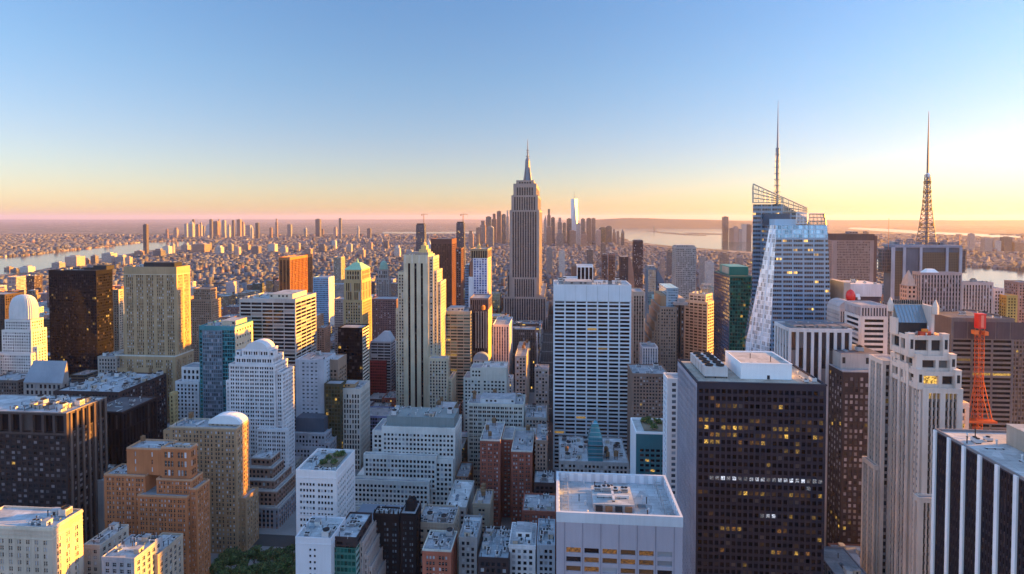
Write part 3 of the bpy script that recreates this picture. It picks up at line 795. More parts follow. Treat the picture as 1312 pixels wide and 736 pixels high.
for i in range(11): mb.box(b.x0 - .7, b.x0 - .02, yf - 1.2 - i * 8.2 - .2, yf + .15 - i * 8.2, 0, zr + .4)
b.part(mb, "pier", [WHITE])
b.block("penthouse", b.x0 + 19, b.x0 + 44, yf - 34, yf - 12, zr, zr + 8, wall(.42, .34, .28))
mb = MB()
for i in range(7):
    for k in range(3): mb.bar((b.x0 + 17 + i * 2, yf - 36, zr + k * 3), (b.x0 + 17 + i * 2, yf - 36, zr + 3 + k * 3), .12)
for k in range(1, 4): mb.bar((b.x0 + 17, yf - 36, zr + k * 3), (b.x0 + 29, yf - 36, zr + k * 3), .14)
b.part(mb, "scaffold", [wall(.4, .3, .2)])
b.clutter(b.x0 + 2, b.x0 + 17, yf - 60, yf - 3, zr, 8, ['vent_pipe', 'pipe_run', 'air_unit'])

# granite setback tower
b = B("skyscraper", "pinkish grey granite stepped tower with tall ribs and a sloped blue skylight", "skyscraper", 1183, 1250, 1145, 500, 300, D=26, short="the granite stepped tower")
GRAN = wall(.66, .55, .49, .75, .24)
st = style(wall=GRAN, spand=wall(.30, .27, .27), glass=glass(.03, .028, .032, .25, (.2, .2, .2)), floor=3.95, span=.36, rec=1.3, srec=.75, margin=2.2, top=1.6, bay=8.2, pier=.24, lit=.01)
X0, X1, Y0, Y1 = b.x0, b.x1, b.y0, b.y1
def litf(j, i, nz, n, rng, side): return 1 if (side == 'F' and j == nz - 1) else 0
st2 = style(**{**st, 'pattern': [-1.1] + [1.55, -.25] * 3 + [-.85], 'margin': 1.6, 'litf': litf, 'spand': wall(.17, .15, .15), 'span': .3, 'srec': .7, 'floor': 4.6, 'glass': glass(.035, .03, .03, .2, (.16, .14, .13))})
b.tier(X0, X1 - 6, Y0, Y1, 0, b.z, st2, sides=['F', 'K'], roof=(.4, .36, .34), cover=GRAN)
b.tier(X1 - 5.98, X1, Y0 + 4, Y1, 0, b.zp(520), style(wall=GRAN, glass=G_DK, floor=3.9, bay=3, pier=.5, margin=1.2, lit=.15), sides=['F'], cover=GRAN)
# left flank: alternating ribs and glass, stepping down to the street
Lx = X0
ribst = style(wall=GRAN, spand=wall(.23, .21, .22), glass=glass(.03, .03, .04, .3, (.2, .2, .22)), floor=3.95, span=.34, rec=1.1, srec=.8, margin=.8, top=1.5, pattern=[-.8, 1.9, -.35, 1.9, -.8], lit=.01)
fr = [(0, .30, .9, 478), (.30, .66, 2.6, 462), (.66, 1.0, 1.6, 456)]
for i, (a, c, out, py) in enumerate(fr):
    ya, yb = Y0 + .5 + a * (Y1 - Y0 - .5), Y0 + .5 + c * (Y1 - Y0 - .5) - .03
    b.tier(Lx - out, Lx - .03, ya, yb, 0, Z_(1160, py, Y0 + 20), ribst, sides=['F', 'L', 'K'], cover=GRAN, track=False)
b.tier(X_(1131, 327), X0 + 10, Y1 + .05, Y1 + 14, 0, Z_(1120, 462, 330), ribst, sides=['F', 'L', 'K'], cover=GRAN, track=False)
b.tier(X_(1124, 328), X_(1131, 327) - .03, Y1 + 2, Y1 + 15, 0, Z_(1110, 597, 330), ribst, sides=['F', 'L', 'K'], cover=GRAN, track=False)
b.tier(Lx - 4, X0 + 14, Y0 - 4.5, Y0 - .05, 0, Z_(1180, 640, 296), style(**{**st2, 'litf': None, 'pattern': [-.8, 1.4, -.3, 1.4, -.8], 'base': 2}), sides=['F', 'L', 'R'], cover=GRAN, track=False)
b.foot.append((Lx - 14.5, X1, Y0 - 4.5, Y1 + 15))
stt = style(**{**st, 'margin': .8, 'pattern': [-.9, 11.5, -2.2, 8.6, -.9], 'floor': 9, 'span': .36, 'srec': .3, 'rec': 1.6, 'top': 1.2, 'spand': GRAN})
zs = [b.z, b.zp(479), b.zp(460), b.zp(435)]
for i in range(3):
    d = 1.5 + 1.8 * i
    b.tier(X0 - [3.4, 3.0, 5.8][i] + 1, X1 - 6 - [.8, 2.2, 4.8][i], Y0 + d, Y1 - d, zs[i] + .05, zs[i + 1], stt, sides=['F', 'L', 'K'], cover=GRAN, roof=(.38, .33, .32), track=False)
    for k, xx in enumerate((X0 - [3.4, 3.0, 5.8][i] + 1, X1 - 8.5 - [.8, 2.2, 4.8][i])):
        b.block("pylon", xx - .3 , xx + 2.6, Y0 + d - 1.2, Y0 + d + 2.2, zs[i] + .1, zs[i + 1] + 2.4, GRAN, GRAN)
za, zb, xa, xb, d = zs[3], b.zp(391), X0 - 8, X1 - 13, 6.0
mb = MB()
mb.face([(xa + 3, Y0 + d + 7, za + 6.5), (xb - 3, Y0 + d + 7, za + 6.5), (xb - 3, Y0 + d + 12, zb - 2.5), (xa + 3, Y0 + d + 12, zb - 2.5)], 0)
for i in range(9):
    x = xa + 3 + i * (xb - xa - 6) / 8
    mb.bar((x, Y0 + d + 6.9, za + 6.6), (x, Y0 + d + 11.9, zb - 2.4), .12, 1)
b.part(mb, "skylight", [glass(.16, .21, .26, 0, (.3, .4, .5), .3, .2), STEEL])
mb = MB()
mb.box(xa + 3, xb - 3, Y0 + d + 7.05, Y0 + d + 7.5, za, za + 6.4, 1); mb.box(xa + 3, xb - 2, Y0 + d + 12.1, Y0 + d + 13.2, za, zb, 0); mb.box(xa + 1.8, xa + 2.8, Y0 + d + 7, Y0 + d + 13, za, zb - 9, 0); mb.box(xb - 2.8, xb - 1.2, Y0 + d + 4, Y0 + d + 13, za, zb - 2, 0)
for i in range(14):
    x = xa + 3 + i * (xb - xa - 6) / 13; mb.box(x - .25, x + .25, Y0 + d + 11.6, Y0 + d + 12.05, zb - 2, zb + .3, 1)
b.part(mb, "penthouse", [GRAN, DARKM])
for i in range(3): b.gear("air_unit", GEAR['air_unit'][i], xa + 9 + i * 4.4, Y0 + d + 5, za)
b.gear("vent_pipe", GEAR['vent_pipe'][0], xa + 14, Y0 + d + 2, za)
mb = MB(); mb.box(xa + 11, xa + 16.5, Y0 + d + 2.2, Y0 + d + 4, za + .1, za + 2.6, 0); mb.box(xa + 12, xa + 15, Y0 + d + 2, Y0 + d + 3, za + 2.65, za + 4, 1); mb.box(xa + 17.5, xa + 20.5, Y0 + d + 6, Y0 + d + 7, za + .1, za + 5, 2)
b.part(mb, "roof_machine", [plain("red_paint", .5, .06, .03), plain("orange_paint", .6, .2, .03), WHITE])
for (x, y) in ((xb - 1.4, Y0 + d + 3), (xa + 1.4, Y0 + d + 12)):
    mb = MB(); mb.lathe(x, y, [(1.5, zb - 6), (1.5, zb - 2), (1.0, zb - .5), (.3, zb + 1.5)], 8, 0); b.part(mb, "pylon", [GRAN])

# dark brown tower behind it
b = B("office_tower", "dark brown tower with a small square window grid and a beige roof box", "office building", 1080, 1136, 1043, 477, 400, base=700, short="the dark brown gridded tower")
def litf(j, i, nz, n, rng, side):
    return 1 if rng.random() < (.28 if (nz - j) in (9, 26, 27) else .012) else 0
st = style(wall=DKBR, glass=glass(.05, .045, .05, .6, (.42, .38, .40)), bay=3.6, pier=.46, floor=4.1, span=.45, rec=.4, top=3.6, margin=1, litf=litf, base=22)
b.simple(st, roof=(.42, .42, .46), parapet=.8, cover=wall(.3, .3, .33))
bx = b.xp(1067, 22)
b.block("penthouse", b.x0 + 3, b.x1 + 2, b.y0 + 9, b.y1 - 4, b.z, b.z + 11, wall(.42, .37, .35), roofm(.14, .13, .16))
b.clutter(b.x0 + 5, b.x1 - 2, b.y0 + 12, b.y1 - 6, b.z + 11, 5)

# white pier block in front of the crystal tower
b = B("office_building", "white block with tall narrow window slots and a grey louvred flat roof", "office building", 1011, 1092, 992, 422, 420, base=490, short="the white slotted block")
st = style(wall=wall(.6, .58, .6), spand=DKSP, glass=glass(.03, .03, .04, .2, (.2, .2, .22)), bay=5.1, pier=.42, floor=14, span=.12, rec=1.0, srec=.8, margin=.8, top=2)
b.simple(st, roof=(.22, .23, .26), parapet=.6)
for i in range(5): b.block("roof_louvre", b.x0 + 6 + i * 9, b.x0 + 13 + i * 9, b.y0 + 6, b.y1 - 5, b.z, b.z + 1.6, GREY, roofm(.16, .16, .2))

# dark blocky tower with the hoist
b = B("office_tower", "dark grey tower with a construction hoist up its front and blank top floors", "office building", 1219, 1300, None, 409, 480, D=45, base=505, short="the dark grey tower under works")
st = style(wall=wall(.14, .125, .13), spand=wall(.17, .15, .15), glass=G_BLK, bay=16, pier=.1, floor=3.9, span=.5, rec=.5, srec=.1, margin=1, top=17, lit=.02)
b.simple(st, roof=(.2, .18, .2))
mb = MB()
for i in range(5): mb.box(b.x0 + 2 + i * 11, b.x0 + 12 + i * 11, b.y0 - .25, b.y0 - .02, b.z - 16, b.z - 2)
b.part(mb, "blank_panel", [wall(.085, .07, .085, .5)])
b.clutter(b.x0 + 2, b.x1 - 2, b.y0 + 2, b.y1 - 2, b.z, 14)
hy = b.y0 - 5.5
h = bpy.data.objects.new("construction_hoist", None); COL.objects.link(h)
hx0, hz1, hz0 = X_(1256, hy, 400), Z_(1256, 402, hy), 0
h.location = (hx0, hy, 0)
tag(h, "orange lattice construction hoist with a red top standing before the dark grey tower", "hoist")
OR = wall(.55, .10, .035, .6, .25)
mb = MB(); w = 2.1
for sx in (-w, w):
    for sy in (-w, w): mb.bar((sx, sy, 0), (sx, sy, hz1 - 12), .26)
k = 0; zz = 0.0
while zz < hz1 - 17:
    for a, c in (((-w, -w), (w, -w)), ((w, -w), (w, w)), ((w, w), (-w, w)), ((-w, w), (-w, -w))):
        p, q = (a, c) if k % 2 else (c, a)
        mb.bar((*p, zz), (*q, zz + 4), .15); mb.bar((*a, zz + 4), (*c, zz + 4), .15)
    zz += 4; k += 1
o = mb.build("mast", OR, h)
mb = MB(); mb.box(-2.8, 2.8, -2.4, 2.4, hz1 - 11.9, hz1 - .6); mb.box(-3.1, 3.1, -2.7, 2.7, hz1 - .6, hz1); mb.box(-1, 1, -2.7, -2.41, hz1 - 11, hz1 - 1, 1); mb.build("machine_house", [plain("red_housing", .7, .03, .025, .5), plain("red_light_panel", .75, .2, .15)], h)
mb = MB(); mb.box(-5.2, -2.5, -2.2, 2.2, hz1 - 16.8, hz1 - 13.6); mb.box(2.5, 5.2, -2.2, 2.2, hz1 - 17.5, hz1 - 14.4); mb.build("cage", plain("cage_paint", .7, .17, .04), h)
mb = MB()
zb = Z_(1256, 478, hy)
for s_ in (-1, 1):
    mb.bar((s_ * w, 0, zb), (s_ * 9.5, -2, zb - 38), .32); mb.bar((s_ * w, 0, zb - 14), (s_ * 7, -2, zb - 38), .25)
    for i in range(5): mb.bar((s_ * (w + i * 1.6), 0, zb - 3 - i * 7), (s_ * w, 0, zb - 12 - i * 6), .16)
mb.box(-12, 12, -4, 3, zb - 40, zb - 38.4)
mb.build("brace", OR, h)
# ================================================================== farther right: the crystal tower, the masted tower and their neighbours
# faceted glass tower with the tall spire
Y = 520
b = B("skyscraper", "faceted blue glass skyscraper with slanted crown screens and a tall thin spire", "skyscraper", 990, 1068, 962, 447, Y, D=52, base=445, short="the faceted glass tower with the spire")
m_, nt, p = new_mat("crystal_facade")
def crystal(name, wallc, gl, bay=1.55, wf=.86, hf=.52, floor=4.15, lit=.05, metal=.75, rough=.1, wr=.25):
    m, nt, p = new_mat(name)
    P_ = N(nt, "ShaderNodeSeparateXYZ", ins={0: N(nt, "ShaderNodeTexCoord").outputs['Object']}); NN = N(nt, "ShaderNodeSeparateXYZ", ins={0: N(nt, "ShaderNodeTexCoord").outputs['Normal']})
    ax = math_(nt, 'GREATER_THAN', math_(nt, 'ABSOLUTE', NN.outputs[0]), math_(nt, 'ABSOLUTE', NN.outputs[1]))
    u = math_(nt, 'DIVIDE', math_(nt, 'ADD', math_(nt, 'MULTIPLY', P_.outputs[1], ax), math_(nt, 'MULTIPLY', P_.outputs[0], math_(nt, 'SUBTRACT', 1.0, ax))), bay)
    v = math_(nt, 'DIVIDE', P_.outputs[2], floor)
    win = math_(nt, 'MULTIPLY', math_(nt, 'COMPARE', math_(nt, 'FRACT', u), .5, wf / 2), math_(nt, 'COMPARE', math_(nt, 'FRACT', v), .5, hf / 2))
    big = math_(nt, 'FLOOR', math_(nt, 'DIVIDE', u, 6.0))
    pier = math_(nt, 'LESS_THAN', math_(nt, 'FRACT', math_(nt, 'DIVIDE', u, 6.0)), .12)
    win = math_(nt, 'MULTIPLY', win, math_(nt, 'SUBTRACT', 1.0, pier))
    cell = N(nt, "ShaderNodeCombineXYZ", ins={0: math_(nt, 'FLOOR', u), 1: math_(nt, 'FLOOR', v), 2: ax})
    wz = N(nt, "ShaderNodeTexWhiteNoise", noise_dimensions='3D', ins={0: cell.outputs[0]})
    k = math_(nt, 'MULTIPLY_ADD', wz.outputs['Value'], 1.1, .45)
    g = mixc(nt, 1.0, gl, N(nt, "ShaderNodeCombineColor", ins={0: k, 1: k, 2: k}).outputs[0], 'MULTIPLY')
    nt.links.new(mixc(nt, win, weather(nt, wallc, .12), g), p.inputs['Base Color'])
    nt.links.new(math_(nt, 'MULTIPLY_ADD', win, rough - wr, wr), p.inputs['Roughness']); nt.links.new(math_(nt, 'MULTIPLY_ADD', win, metal - .22, .22), p.inputs['Metallic'])
    bc = N(nt, "ShaderNodeCombineXYZ", ins={0: math_(nt, 'FLOOR', math_(nt, 'DIVIDE', u, 3.0)), 1: math_(nt, 'FLOOR', v), 2: 3.0})
    w2 = N(nt, "ShaderNodeTexWhiteNoise", noise_dimensions='3D', ins={0: bc.outputs[0]})
    l = math_(nt, 'MULTIPLY', math_(nt, 'LESS_THAN', w2.outputs['Value'], lit), win)
    p.inputs['Emission Color'].default_value = (1, .55, .12, 1)
    nt.links.new(math_(nt, 'MULTIPLY', l, math_(nt, 'MULTIPLY', wz.outputs['Value'], .45)), p.inputs['Emission Strength'])
    return m
CR1 = crystal("crystal_front", (.23, .33, .46), (.045, .05, .07), lit=.05)
CR2 = crystal("crystal_side", (.20, .29, .40), (.05, .08, .12), lit=.07)
CR3 = crystal("crystal_facet_painted_sky", (.66, .66, .73), (.60, .61, .68), wf=.94, hf=.9, lit=.0, metal=.35, rough=.25, wr=.4)  # pale skin: the bright sky reflection is put into the facet's colour
CR4 = crystal("crystal_band", (.34, .48, .62), (.26, .40, .54), lit=0, hf=.8, metal=.7)
def pt(px, py, dy): return (*((lambda q: (q[0], Y + dy, q[1]))(at(px, py, Y + dy))),)
def low(px, dy, z, px_py=447): x = X_(px, Y + dy, px_py); return (x, Y + dy, z)
z1, zc, zt = Z_(1000, 447, Y), Z_(1020, 305, Y), Z_(1020, 289, Y)
def ringp(c):  # (px, dy) list to points at height z with their px measured there
    return [low(px, dy, z, 300) for px, dy, z in c]
R0 = ringp([(992, 0, 0), (1074, 0, 0), (1066, 50, 0), (952, 52, 0), (951, 24, 0)])
R1 = ringp([(988, 0, z1), (1069, 0, z1), (1064, 50, z1), (956, 52, z1), (957, 22, z1)])
R2 = ringp([(994, 4, zc), (1061, 4, zc), (1059, 44, zc), (973, 46, zc), (983.5, 12, zc)])
R3 = ringp([(995, 5, zt), (1059.5, 5, zt), (1057, 42, zt), (975, 45, zt), (986, 11, zt)])
mb = MB()
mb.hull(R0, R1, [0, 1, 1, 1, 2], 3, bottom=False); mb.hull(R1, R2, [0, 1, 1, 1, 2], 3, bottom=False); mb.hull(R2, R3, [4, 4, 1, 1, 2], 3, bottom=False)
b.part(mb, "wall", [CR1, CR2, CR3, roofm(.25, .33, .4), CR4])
# taller rear volume
def rear(z): return [low(964.5, 30, z, 300), low(1003, 30, z, 300), low(1034, 34, z, 300), low(1034, 62, z, 300), low(964, 62, z, 300)]
zr0, zr1, zr2 = 0, Z_(980, 262, Y + 30), Z_(1000, 272, Y + 30)
mb = MB(); A0, A1 = rear(0), rear(zr1)
A1[2] = (A1[2][0], A1[2][1], zr2 - 6); A1[3] = (A1[3][0], A1[3][1], zr2 - 6)
mb.hull(A0, A1, [0, 0, 0, 0, 0], 1, bottom=False)
b.part(mb, "wall", [CR2, roofm(.2, .25, .3)])
def screen(pts_top, pts_bot, ny, nx):
    """open lattice screen between two polylines in one plane"""
    mb = MB()
    def lerp(a, c, t): return tuple(a[i] + (c[i] - a[i]) * t for i in range(3))
    for i in range(nx + 1):
        t = i / nx; mb.bar(lerp(*pts_bot, t), lerp(*pts_top, t), .2 if i % 3 else .42)
    for j in range(ny + 1):
        s_ = j / ny; mb.bar(lerp(pts_bot[0], pts_top[0], s_), lerp(pts_bot[1], pts_top[1], s_), .55 if j == ny else .42)
    return mb
SCR = plain("screen_steel", .45, .40, .34, .35, .5)
b.part(screen((pt(965.5, 236, 30), pt(1003, 253, 30)), (pt(965.5, 260, 30), pt(1003, 260, 30)), 4, 18), "crown_screen", [SCR])
b.part(screen((pt(1003.5, 253, 30), pt(1034.5, 267, 32)), (pt(1003.5, 272, 30), pt(1034.5, 272, 32)), 3, 14), "crown_screen", [SCR])
b.part(screen((pt(965.3, 236, 31), pt(964, 243, 62)), (pt(965.3, 260, 31), pt(964, 260, 62)), 3, 10), "crown_screen", [SCR])
b.part(screen((pt(1037, 274.5, 8), pt(1056.5, 274.5, 8)), (pt(1037, 288.5, 8), pt(1058.5, 288.5, 8)), 3, 12), "crown_screen", [SCR])
b.part(screen((pt(1056.8, 274.5, 9), pt(1054.5, 276, 40)), (pt(1058.8, 288.5, 9), pt(1057, 288, 40)), 3, 10), "crown_screen", [SCR])
xa, xb = X_(993, Y + 12, 285), X_(1020, Y + 12, 285)
mb = MB(); mb.box(xa, xb, Y + 12, Y + 26, zt + .02, Z_(1005, 281, Y + 12)); b.part(mb, "penthouse", [wall(.40, .56, .70, .4, .1)])
mb = MB(); mb.box(xa - 5, xb, Y + 26.1, Y + 29, zt + .02, Z_(1005, 274, Y + 26)); b.part(mb, "penthouse", [wall(.07, .10, .14, .4)])
xc = X_(1035, Y + 12, 285)
b.part(screen((pt(1020.5, 273, 10), pt(1034, 274, 10)), (pt(1020.5, 287, 10), pt(1034, 287, 10)), 3, 9), "crown_screen", [plain("screen_pale", .6, .62, .68, .3, .4)])
b.clutter(xb + 1, xc + 8, Y + 14, Y + 40, zt, 7)
sx, sz0, sz1 = X_(995.5, Y + 36, 250), zr1 - 6, Z_(995.5, 128, Y + 36)
mb = MB(); h = sz1 - sz0; zmid = sz0 + h * .56
mb.lathe(sx, Y + 36, [(1.5, sz0), (1.3, zmid), (.95, zmid), (.12, sz1)], 8, 0)
for k in range(4):
    a = math.pi / 4 + k * math.pi / 2
    mb.bar((sx + 2.9 * math.cos(a), Y + 36 + 2.9 * math.sin(a), sz0), (sx + 1.5 * math.cos(a), Y + 36 + 1.5 * math.sin(a), zmid), .2)
for i in range(11):
    z = sz0 + (zmid - sz0) * i / 10; r = 2.9 - 1.4 * i / 10
    mb.box(sx - r, sx + r, Y + 36 - r, Y + 36 + r, z, z + .35)
b.part(mb, "spire", [plain("spire_steel", .17, .2, .27, .4, .4)])
b.px = (957, 1068)

# masted tower with the dark mesh panels
Y = 600
b = B("skyscraper", "grey blue tower with brown mesh sign panels and a latticed broadcasting mast", "skyscraper", 1146, 1232, None, 317, Y, D=20, base=380, short="the tower with the broadcasting mast")
FR = wall(.16, .19, .26, .5, .2); MESHP = wall(.12, .085, .06, .6, .2)
st = style(wall=FR, spand=wall(.2, .22, .27), glass=glass(.04, .05, .07, .3, (.25, .27, .32)), bay=3, pier=.35, floor=3.9, span=.4, margin=1, top=1)
zl = Z_(1180, 390, Y)
b.tier(b.x0, b.x1, b.y0, b.y1, 0, zl, st, roof=None, sides=['F', 'L'])
mb = MB(); mb.box(b.x0 + 1, b.x1 - 1, b.y0 + 1.5, b.y1 - .5, zl + .02, b.z - .4); b.part(mb, "wall", [wall(.10, .125, .18, .5, .3)])
def panel(pa, pb, qa, qb, mat, dy=.4):
    xa, xb = X_(pa, Y, 350), X_(pb, Y, 350); mb = MB(); mb.box(xa, xb, b.y0 + dy, b.y0 + 1.45, Z_(1180, qb, Y), Z_(1180, qa, Y)); b.part(mb, "mesh_panel", [mat])
mp, nt, p = new_mat("sign_mesh")
P_ = N(nt, "ShaderNodeSeparateXYZ", ins={0: N(nt, "ShaderNodeTexCoord").outputs['Object']})
l1 = math_(nt, 'LESS_THAN', math_(nt, 'FRACT', math_(nt, 'DIVIDE', P_.outputs[2], 1.7)), .3)
l2 = math_(nt, 'LESS_THAN', math_(nt, 'FRACT', math_(nt, 'DIVIDE', P_.outputs[0], 1.7)), .25)
nt.links.new(mixc(nt, math_(nt, 'MAXIMUM', l1, l2), (.05, .036, .027), (.11, .08, .062)), p.inputs['Base Color'])
panel(1146.5, 1156, 322, 380, mp); panel(1181.5, 1211, 323.5, 380, mp); panel(1215, 1228, 323.5, 380, mp)
for pa, pb in ((1141.5, 1146), (1156.5, 1160), (1178, 1181), (1211.5, 1214.5), (1228.5, 1232)):
    xa, xb = X_(pa, Y, 350), X_(pb, Y, 350); mb = MB(); mb.box(xa, xb, b.y0 - .6, b.y0 + .38, zl, b.z); b.part(mb, "column", [wall(.30, .34, .44, .5)])
mb = MB(); mb.box(b.x0, b.x1, b.y0 - .3, b.y1, b.z - .38, b.z + 2.2, 0); b.part(mb, "cornice", [wall(.22, .25, .33, .5)])
for pa, pb, d in ((1133, 1145, 0), (1232.5, 1241.5, 0)):
    xa, xb = X_(pa, Y, 350), X_(pb, Y, 350); mb = MB(); za_, zb_ = Z_(1180, 350, Y), Z_(1180, 320, Y)
    for i in range(5):
        x = xa + (xb - xa) * i / 4; mb.bar((x, b.y0 + 4, za_), (x, b.y0 + 4, zb_), .35); mb.bar((x, b.y0 + 14, za_), (x, b.y0 + 14, zb_), .35)
    for j in range(8):
        z = za_ + (zb_ - za_) * j / 7; mb.bar((xa, b.y0 + 4, z), (xb, b.y0 + 4, z), .4); mb.bar((xa, b.y0 + 14, z), (xb, b.y0 + 14, z), .4); mb.bar((xa, b.y0 + 4, z), (xa, b.y0 + 14, z), .4); mb.bar((xb, b.y0 + 4, z), (xb, b.y0 + 14, z), .4)
    mb.box(xa + 1, xb - .2 if pa > 1200 else xb, b.y0 + 5, b.y0 + 13, za_ + 1, zb_ - 1, 1)
    b.part(mb, "corner_trellis", [wall(.16, .15, .17), wall(.10, .10, .12)])
zc = b.z + 2.2; rng = random.Random(4)
for i, (pa, pb, q) in enumerate(((1147, 1156, 308), (1164, 1172, 307), (1173, 1181, 311), (1190, 1204, 311), (1205, 1213, 309), (1217, 1231, 311))):
    xa, xb = X_(pa, Y + 8, 312), X_(pb, Y + 8, 312)
    b.part(screen((( xa, Y + 8 + i % 2 * 3, Z_(1180, q, Y + 8)), (xb, Y + 8 + i % 2 * 3, Z_(1180, q, Y + 8))), ((xa, Y + 8 + i % 2 * 3, zc), (xb, Y + 8 + i % 2 * 3, zc)), 2, 6), "roof_frame", [wall(.2, .21, .25)])
    if i % 2 == 0: b.block("roof_unit", xa + 1, xb - 1, Y + 12, Y + 20, zc, Z_(1180, q + 2, Y + 10), (STEEL, wall(.30, .5, .62), DARKM)[i // 2 % 3])
mxp, my = X_(1187, Y + 12, 300), Y + 12
zz = [Z_(1187, q, my) for q in (314, 262, 224, 143)]
mb = MB(); r0, r1 = 8.8, 2.4
for k in range(4):
    a = math.pi / 4 + k * math.pi / 2
    mb.bar((mxp + r0 * math.cos(a), my + r0 * math.sin(a), zz[0]), (mxp + 3.8 * math.cos(a), my + 3.8 * math.sin(a), zz[1]), .5)
    mb.bar((mxp + 3.8 * math.cos(a), my + 3.8 * math.sin(a), zz[1]), (mxp + r1 * math.cos(a), my + r1 * math.sin(a), zz[2]), .42)
nl = 16
for j in range(nl):
    t0, t1 = j / nl, (j + 1) / nl
    f_ = lambda t: (r0 + (3.8 - r0) * min(1, t / .58)) if t < .58 else 3.8 + (r1 - 3.8) * (t - .58) / .42
    z_0, z_1 = zz[0] + (zz[2] - zz[0]) * t0, zz[0] + (zz[2] - zz[0]) * t1
    for k in range(4):
        a, c = math.pi / 4 + k * math.pi / 2, math.pi / 4 + (k + 1) * math.pi / 2
        mb.bar((mxp + f_(t0) * math.cos(a), my + f_(t0) * math.sin(a), z_0), (mxp + f_(t1) * math.cos(c), my + f_(t1) * math.sin(c), z_1), .36)
        mb.bar((mxp + f_(t1) * math.cos(a), my + f_(t1) * math.sin(a), z_1), (mxp + f_(t1) * math.cos(c), my + f_(t1) * math.sin(c), z_1), .36)
mb.lathe(mxp, my, [(2.2, zz[0]), (1.6, zz[1]), (1.1, zz[2]), (1.0, zz[2] + 16), (.8, zz[2] + 30), (.25, zz[3])], 8, 0)
b.part(mb, "mast", [plain("mast_steel", .20, .17, .18, .5, .2)])
mb = MB(); mb.lathe(mxp + .6, my, [(.8, zz[2] - 4), (2.4, zz[2] - 2.4), (2.6, zz[2] - .3), (1.0, zz[2] + 2)], 12, 0); b.part(mb, "radome", [WHITE])
for j, z in enumerate((zz[1] - 6, zz[1] + 2, zz[1] + 12, zz[1] + 22, zz[0] + 20)):
    mb = MB(); s_ = 6.4 - .7 * j if j < 4 else 9
    for k in range(4):
        a = k * math.pi / 2 + .3
        mb.lathe(mxp + s_ * .75 * math.cos(a), my + s_ * .75 * math.sin(a), [(.9, z), (1.0, z + 2.4), (.3, z + 2.6)], 8, 0)
    mb.box(mxp - s_ * .8, mxp + s_ * .8, my - .25, my + .25, z - .4, z); mb.box(mxp - .25, mxp + .25, my - s_ * .8, my - .27, z - .4, z); mb.box(mxp - .25, mxp + .25, my + .27, my + s_ * .8, z - .4, z)
    b.part(mb, "antenna_ring", [plain("antenna_orange", .5, .27, .1, .6)])
for q, z in ((1138.6, 280), (1229.5, 301)):
    x = X_(q, Y + 10, 300); mb = MB(); mb.bar((x, Y + 10, b.z + (2.2 if q > 1200 else -20)), (x, Y + 10, Z_(q, z, Y + 10)), .4, r2=.2); b.part(mb, "whip_antenna", [plain("whip_paint", .5, .2, .12)])
# ribbed block, pointed tower in front of it
RIBP = wall(.36, .29, .29)
b = B("office_tower", "pinkish ribbed tower with a white trapezoid roof standing before the masted tower", "office tower", 1180, 1233, None, 351, 520, D=12, base=385, short="the ribbed tower below the mast")
b.simple(style(wall=RIBP, spand=wall(.14, .12, .13), glass=G_DK, bay=2.6, pier=.5, floor=3.9, span=.4, top=1.2, margin=.6))
xa, xb = b.xp(1186), b.xp(1206)
mb = MB(); mb.hull([(xa, 522, b.z + .05), (xb, 522, b.z + .05), (xb, 530, b.z + .05), (xa, 530, b.z + .05)], [(xa + 4, 524, b.z + 4), (xb - 4, 524, b.z + 4), (xb - 4, 528, b.z + 4), (xa + 4, 528, b.z + 4)], 0); b.part(mb, "roof_cap", [WHITE])
b = B("office_tower", "slender pink brick tower ending in a pointed spire below the broadcasting mast", "tower", 1162.5, 1175, None, 366, 480, D=10, base=388, short="the pointed pink tower")
PKB = wall(.42, .27, .22)
b.simple(style(wall=PKB, glass=G_DK, bay=2.6, pier=.5, floor=3.6, span=.5, margin=.6, top=.8), parapet=0)
mb = MB(); za_, zb_ = b.z + .03, b.zp(347); mb.hull(sq(b.x0 + .6, b.x1 - .6, b.y0 + .6, b.y1 - .6, za_), sq(b.x0 + 1.6, b.x1 - 1.6, b.y0 + 1.4, b.y1 - 1.4, za_ + 5), 0, bottom=False); mb.hull(sq(b.x0 + 1.6, b.x1 - 1.6, b.y0 + 1.4, b.y1 - 1.4, za_ + 5), sq(b.cx - .15, b.cx + .15, b.cy - .15, b.cy + .15, zb_), 0, bottom=False); b.part(mb, "spire", [wall(.46, .33, .28)])

# brown pink slab between the crystal tower and the mast
b = B("office_tower", "brown pink square tower with a dark top band beside the faceted glass tower", "office tower", 1068, 1120, None, 300, 900, D=40, base=362, short="the brown pink tower with the dark cap")
BP = wall(.36, .24, .22)
b.tier(b.x0, b.x1, b.y0, b.y1, 0, b.zp(308), style(wall=BP, spand=wall(.30, .20, .18), glass=glass(.22, .13, .1, .2, (.3, .22, .2), .4, .12), bay=2.2, pier=.3, floor=3.9, span=.45, margin=5.5, top=2), roof=None)
mb = MB(); mb.box(b.x0 - .5, b.x1 + .5, b.y0 - .5, b.y1 + .5, b.zp(308) + .02, b.z); b.part(mb, "top_band", [wall(.12, .075, .07)])
mb = MB(); mb.box(b.x1 + .02, b.x1 + 5.5, b.y0 + 1.5, b.y1 - 3, 0, b.zp(302)); b.part(mb, "corner_bay", [wall(.16, .09, .08)])
b.block("penthouse", b.xp(1090), b.xp(1101), b.y0 + 8, b.y0 + 20, b.z, b.zp(297), BP)
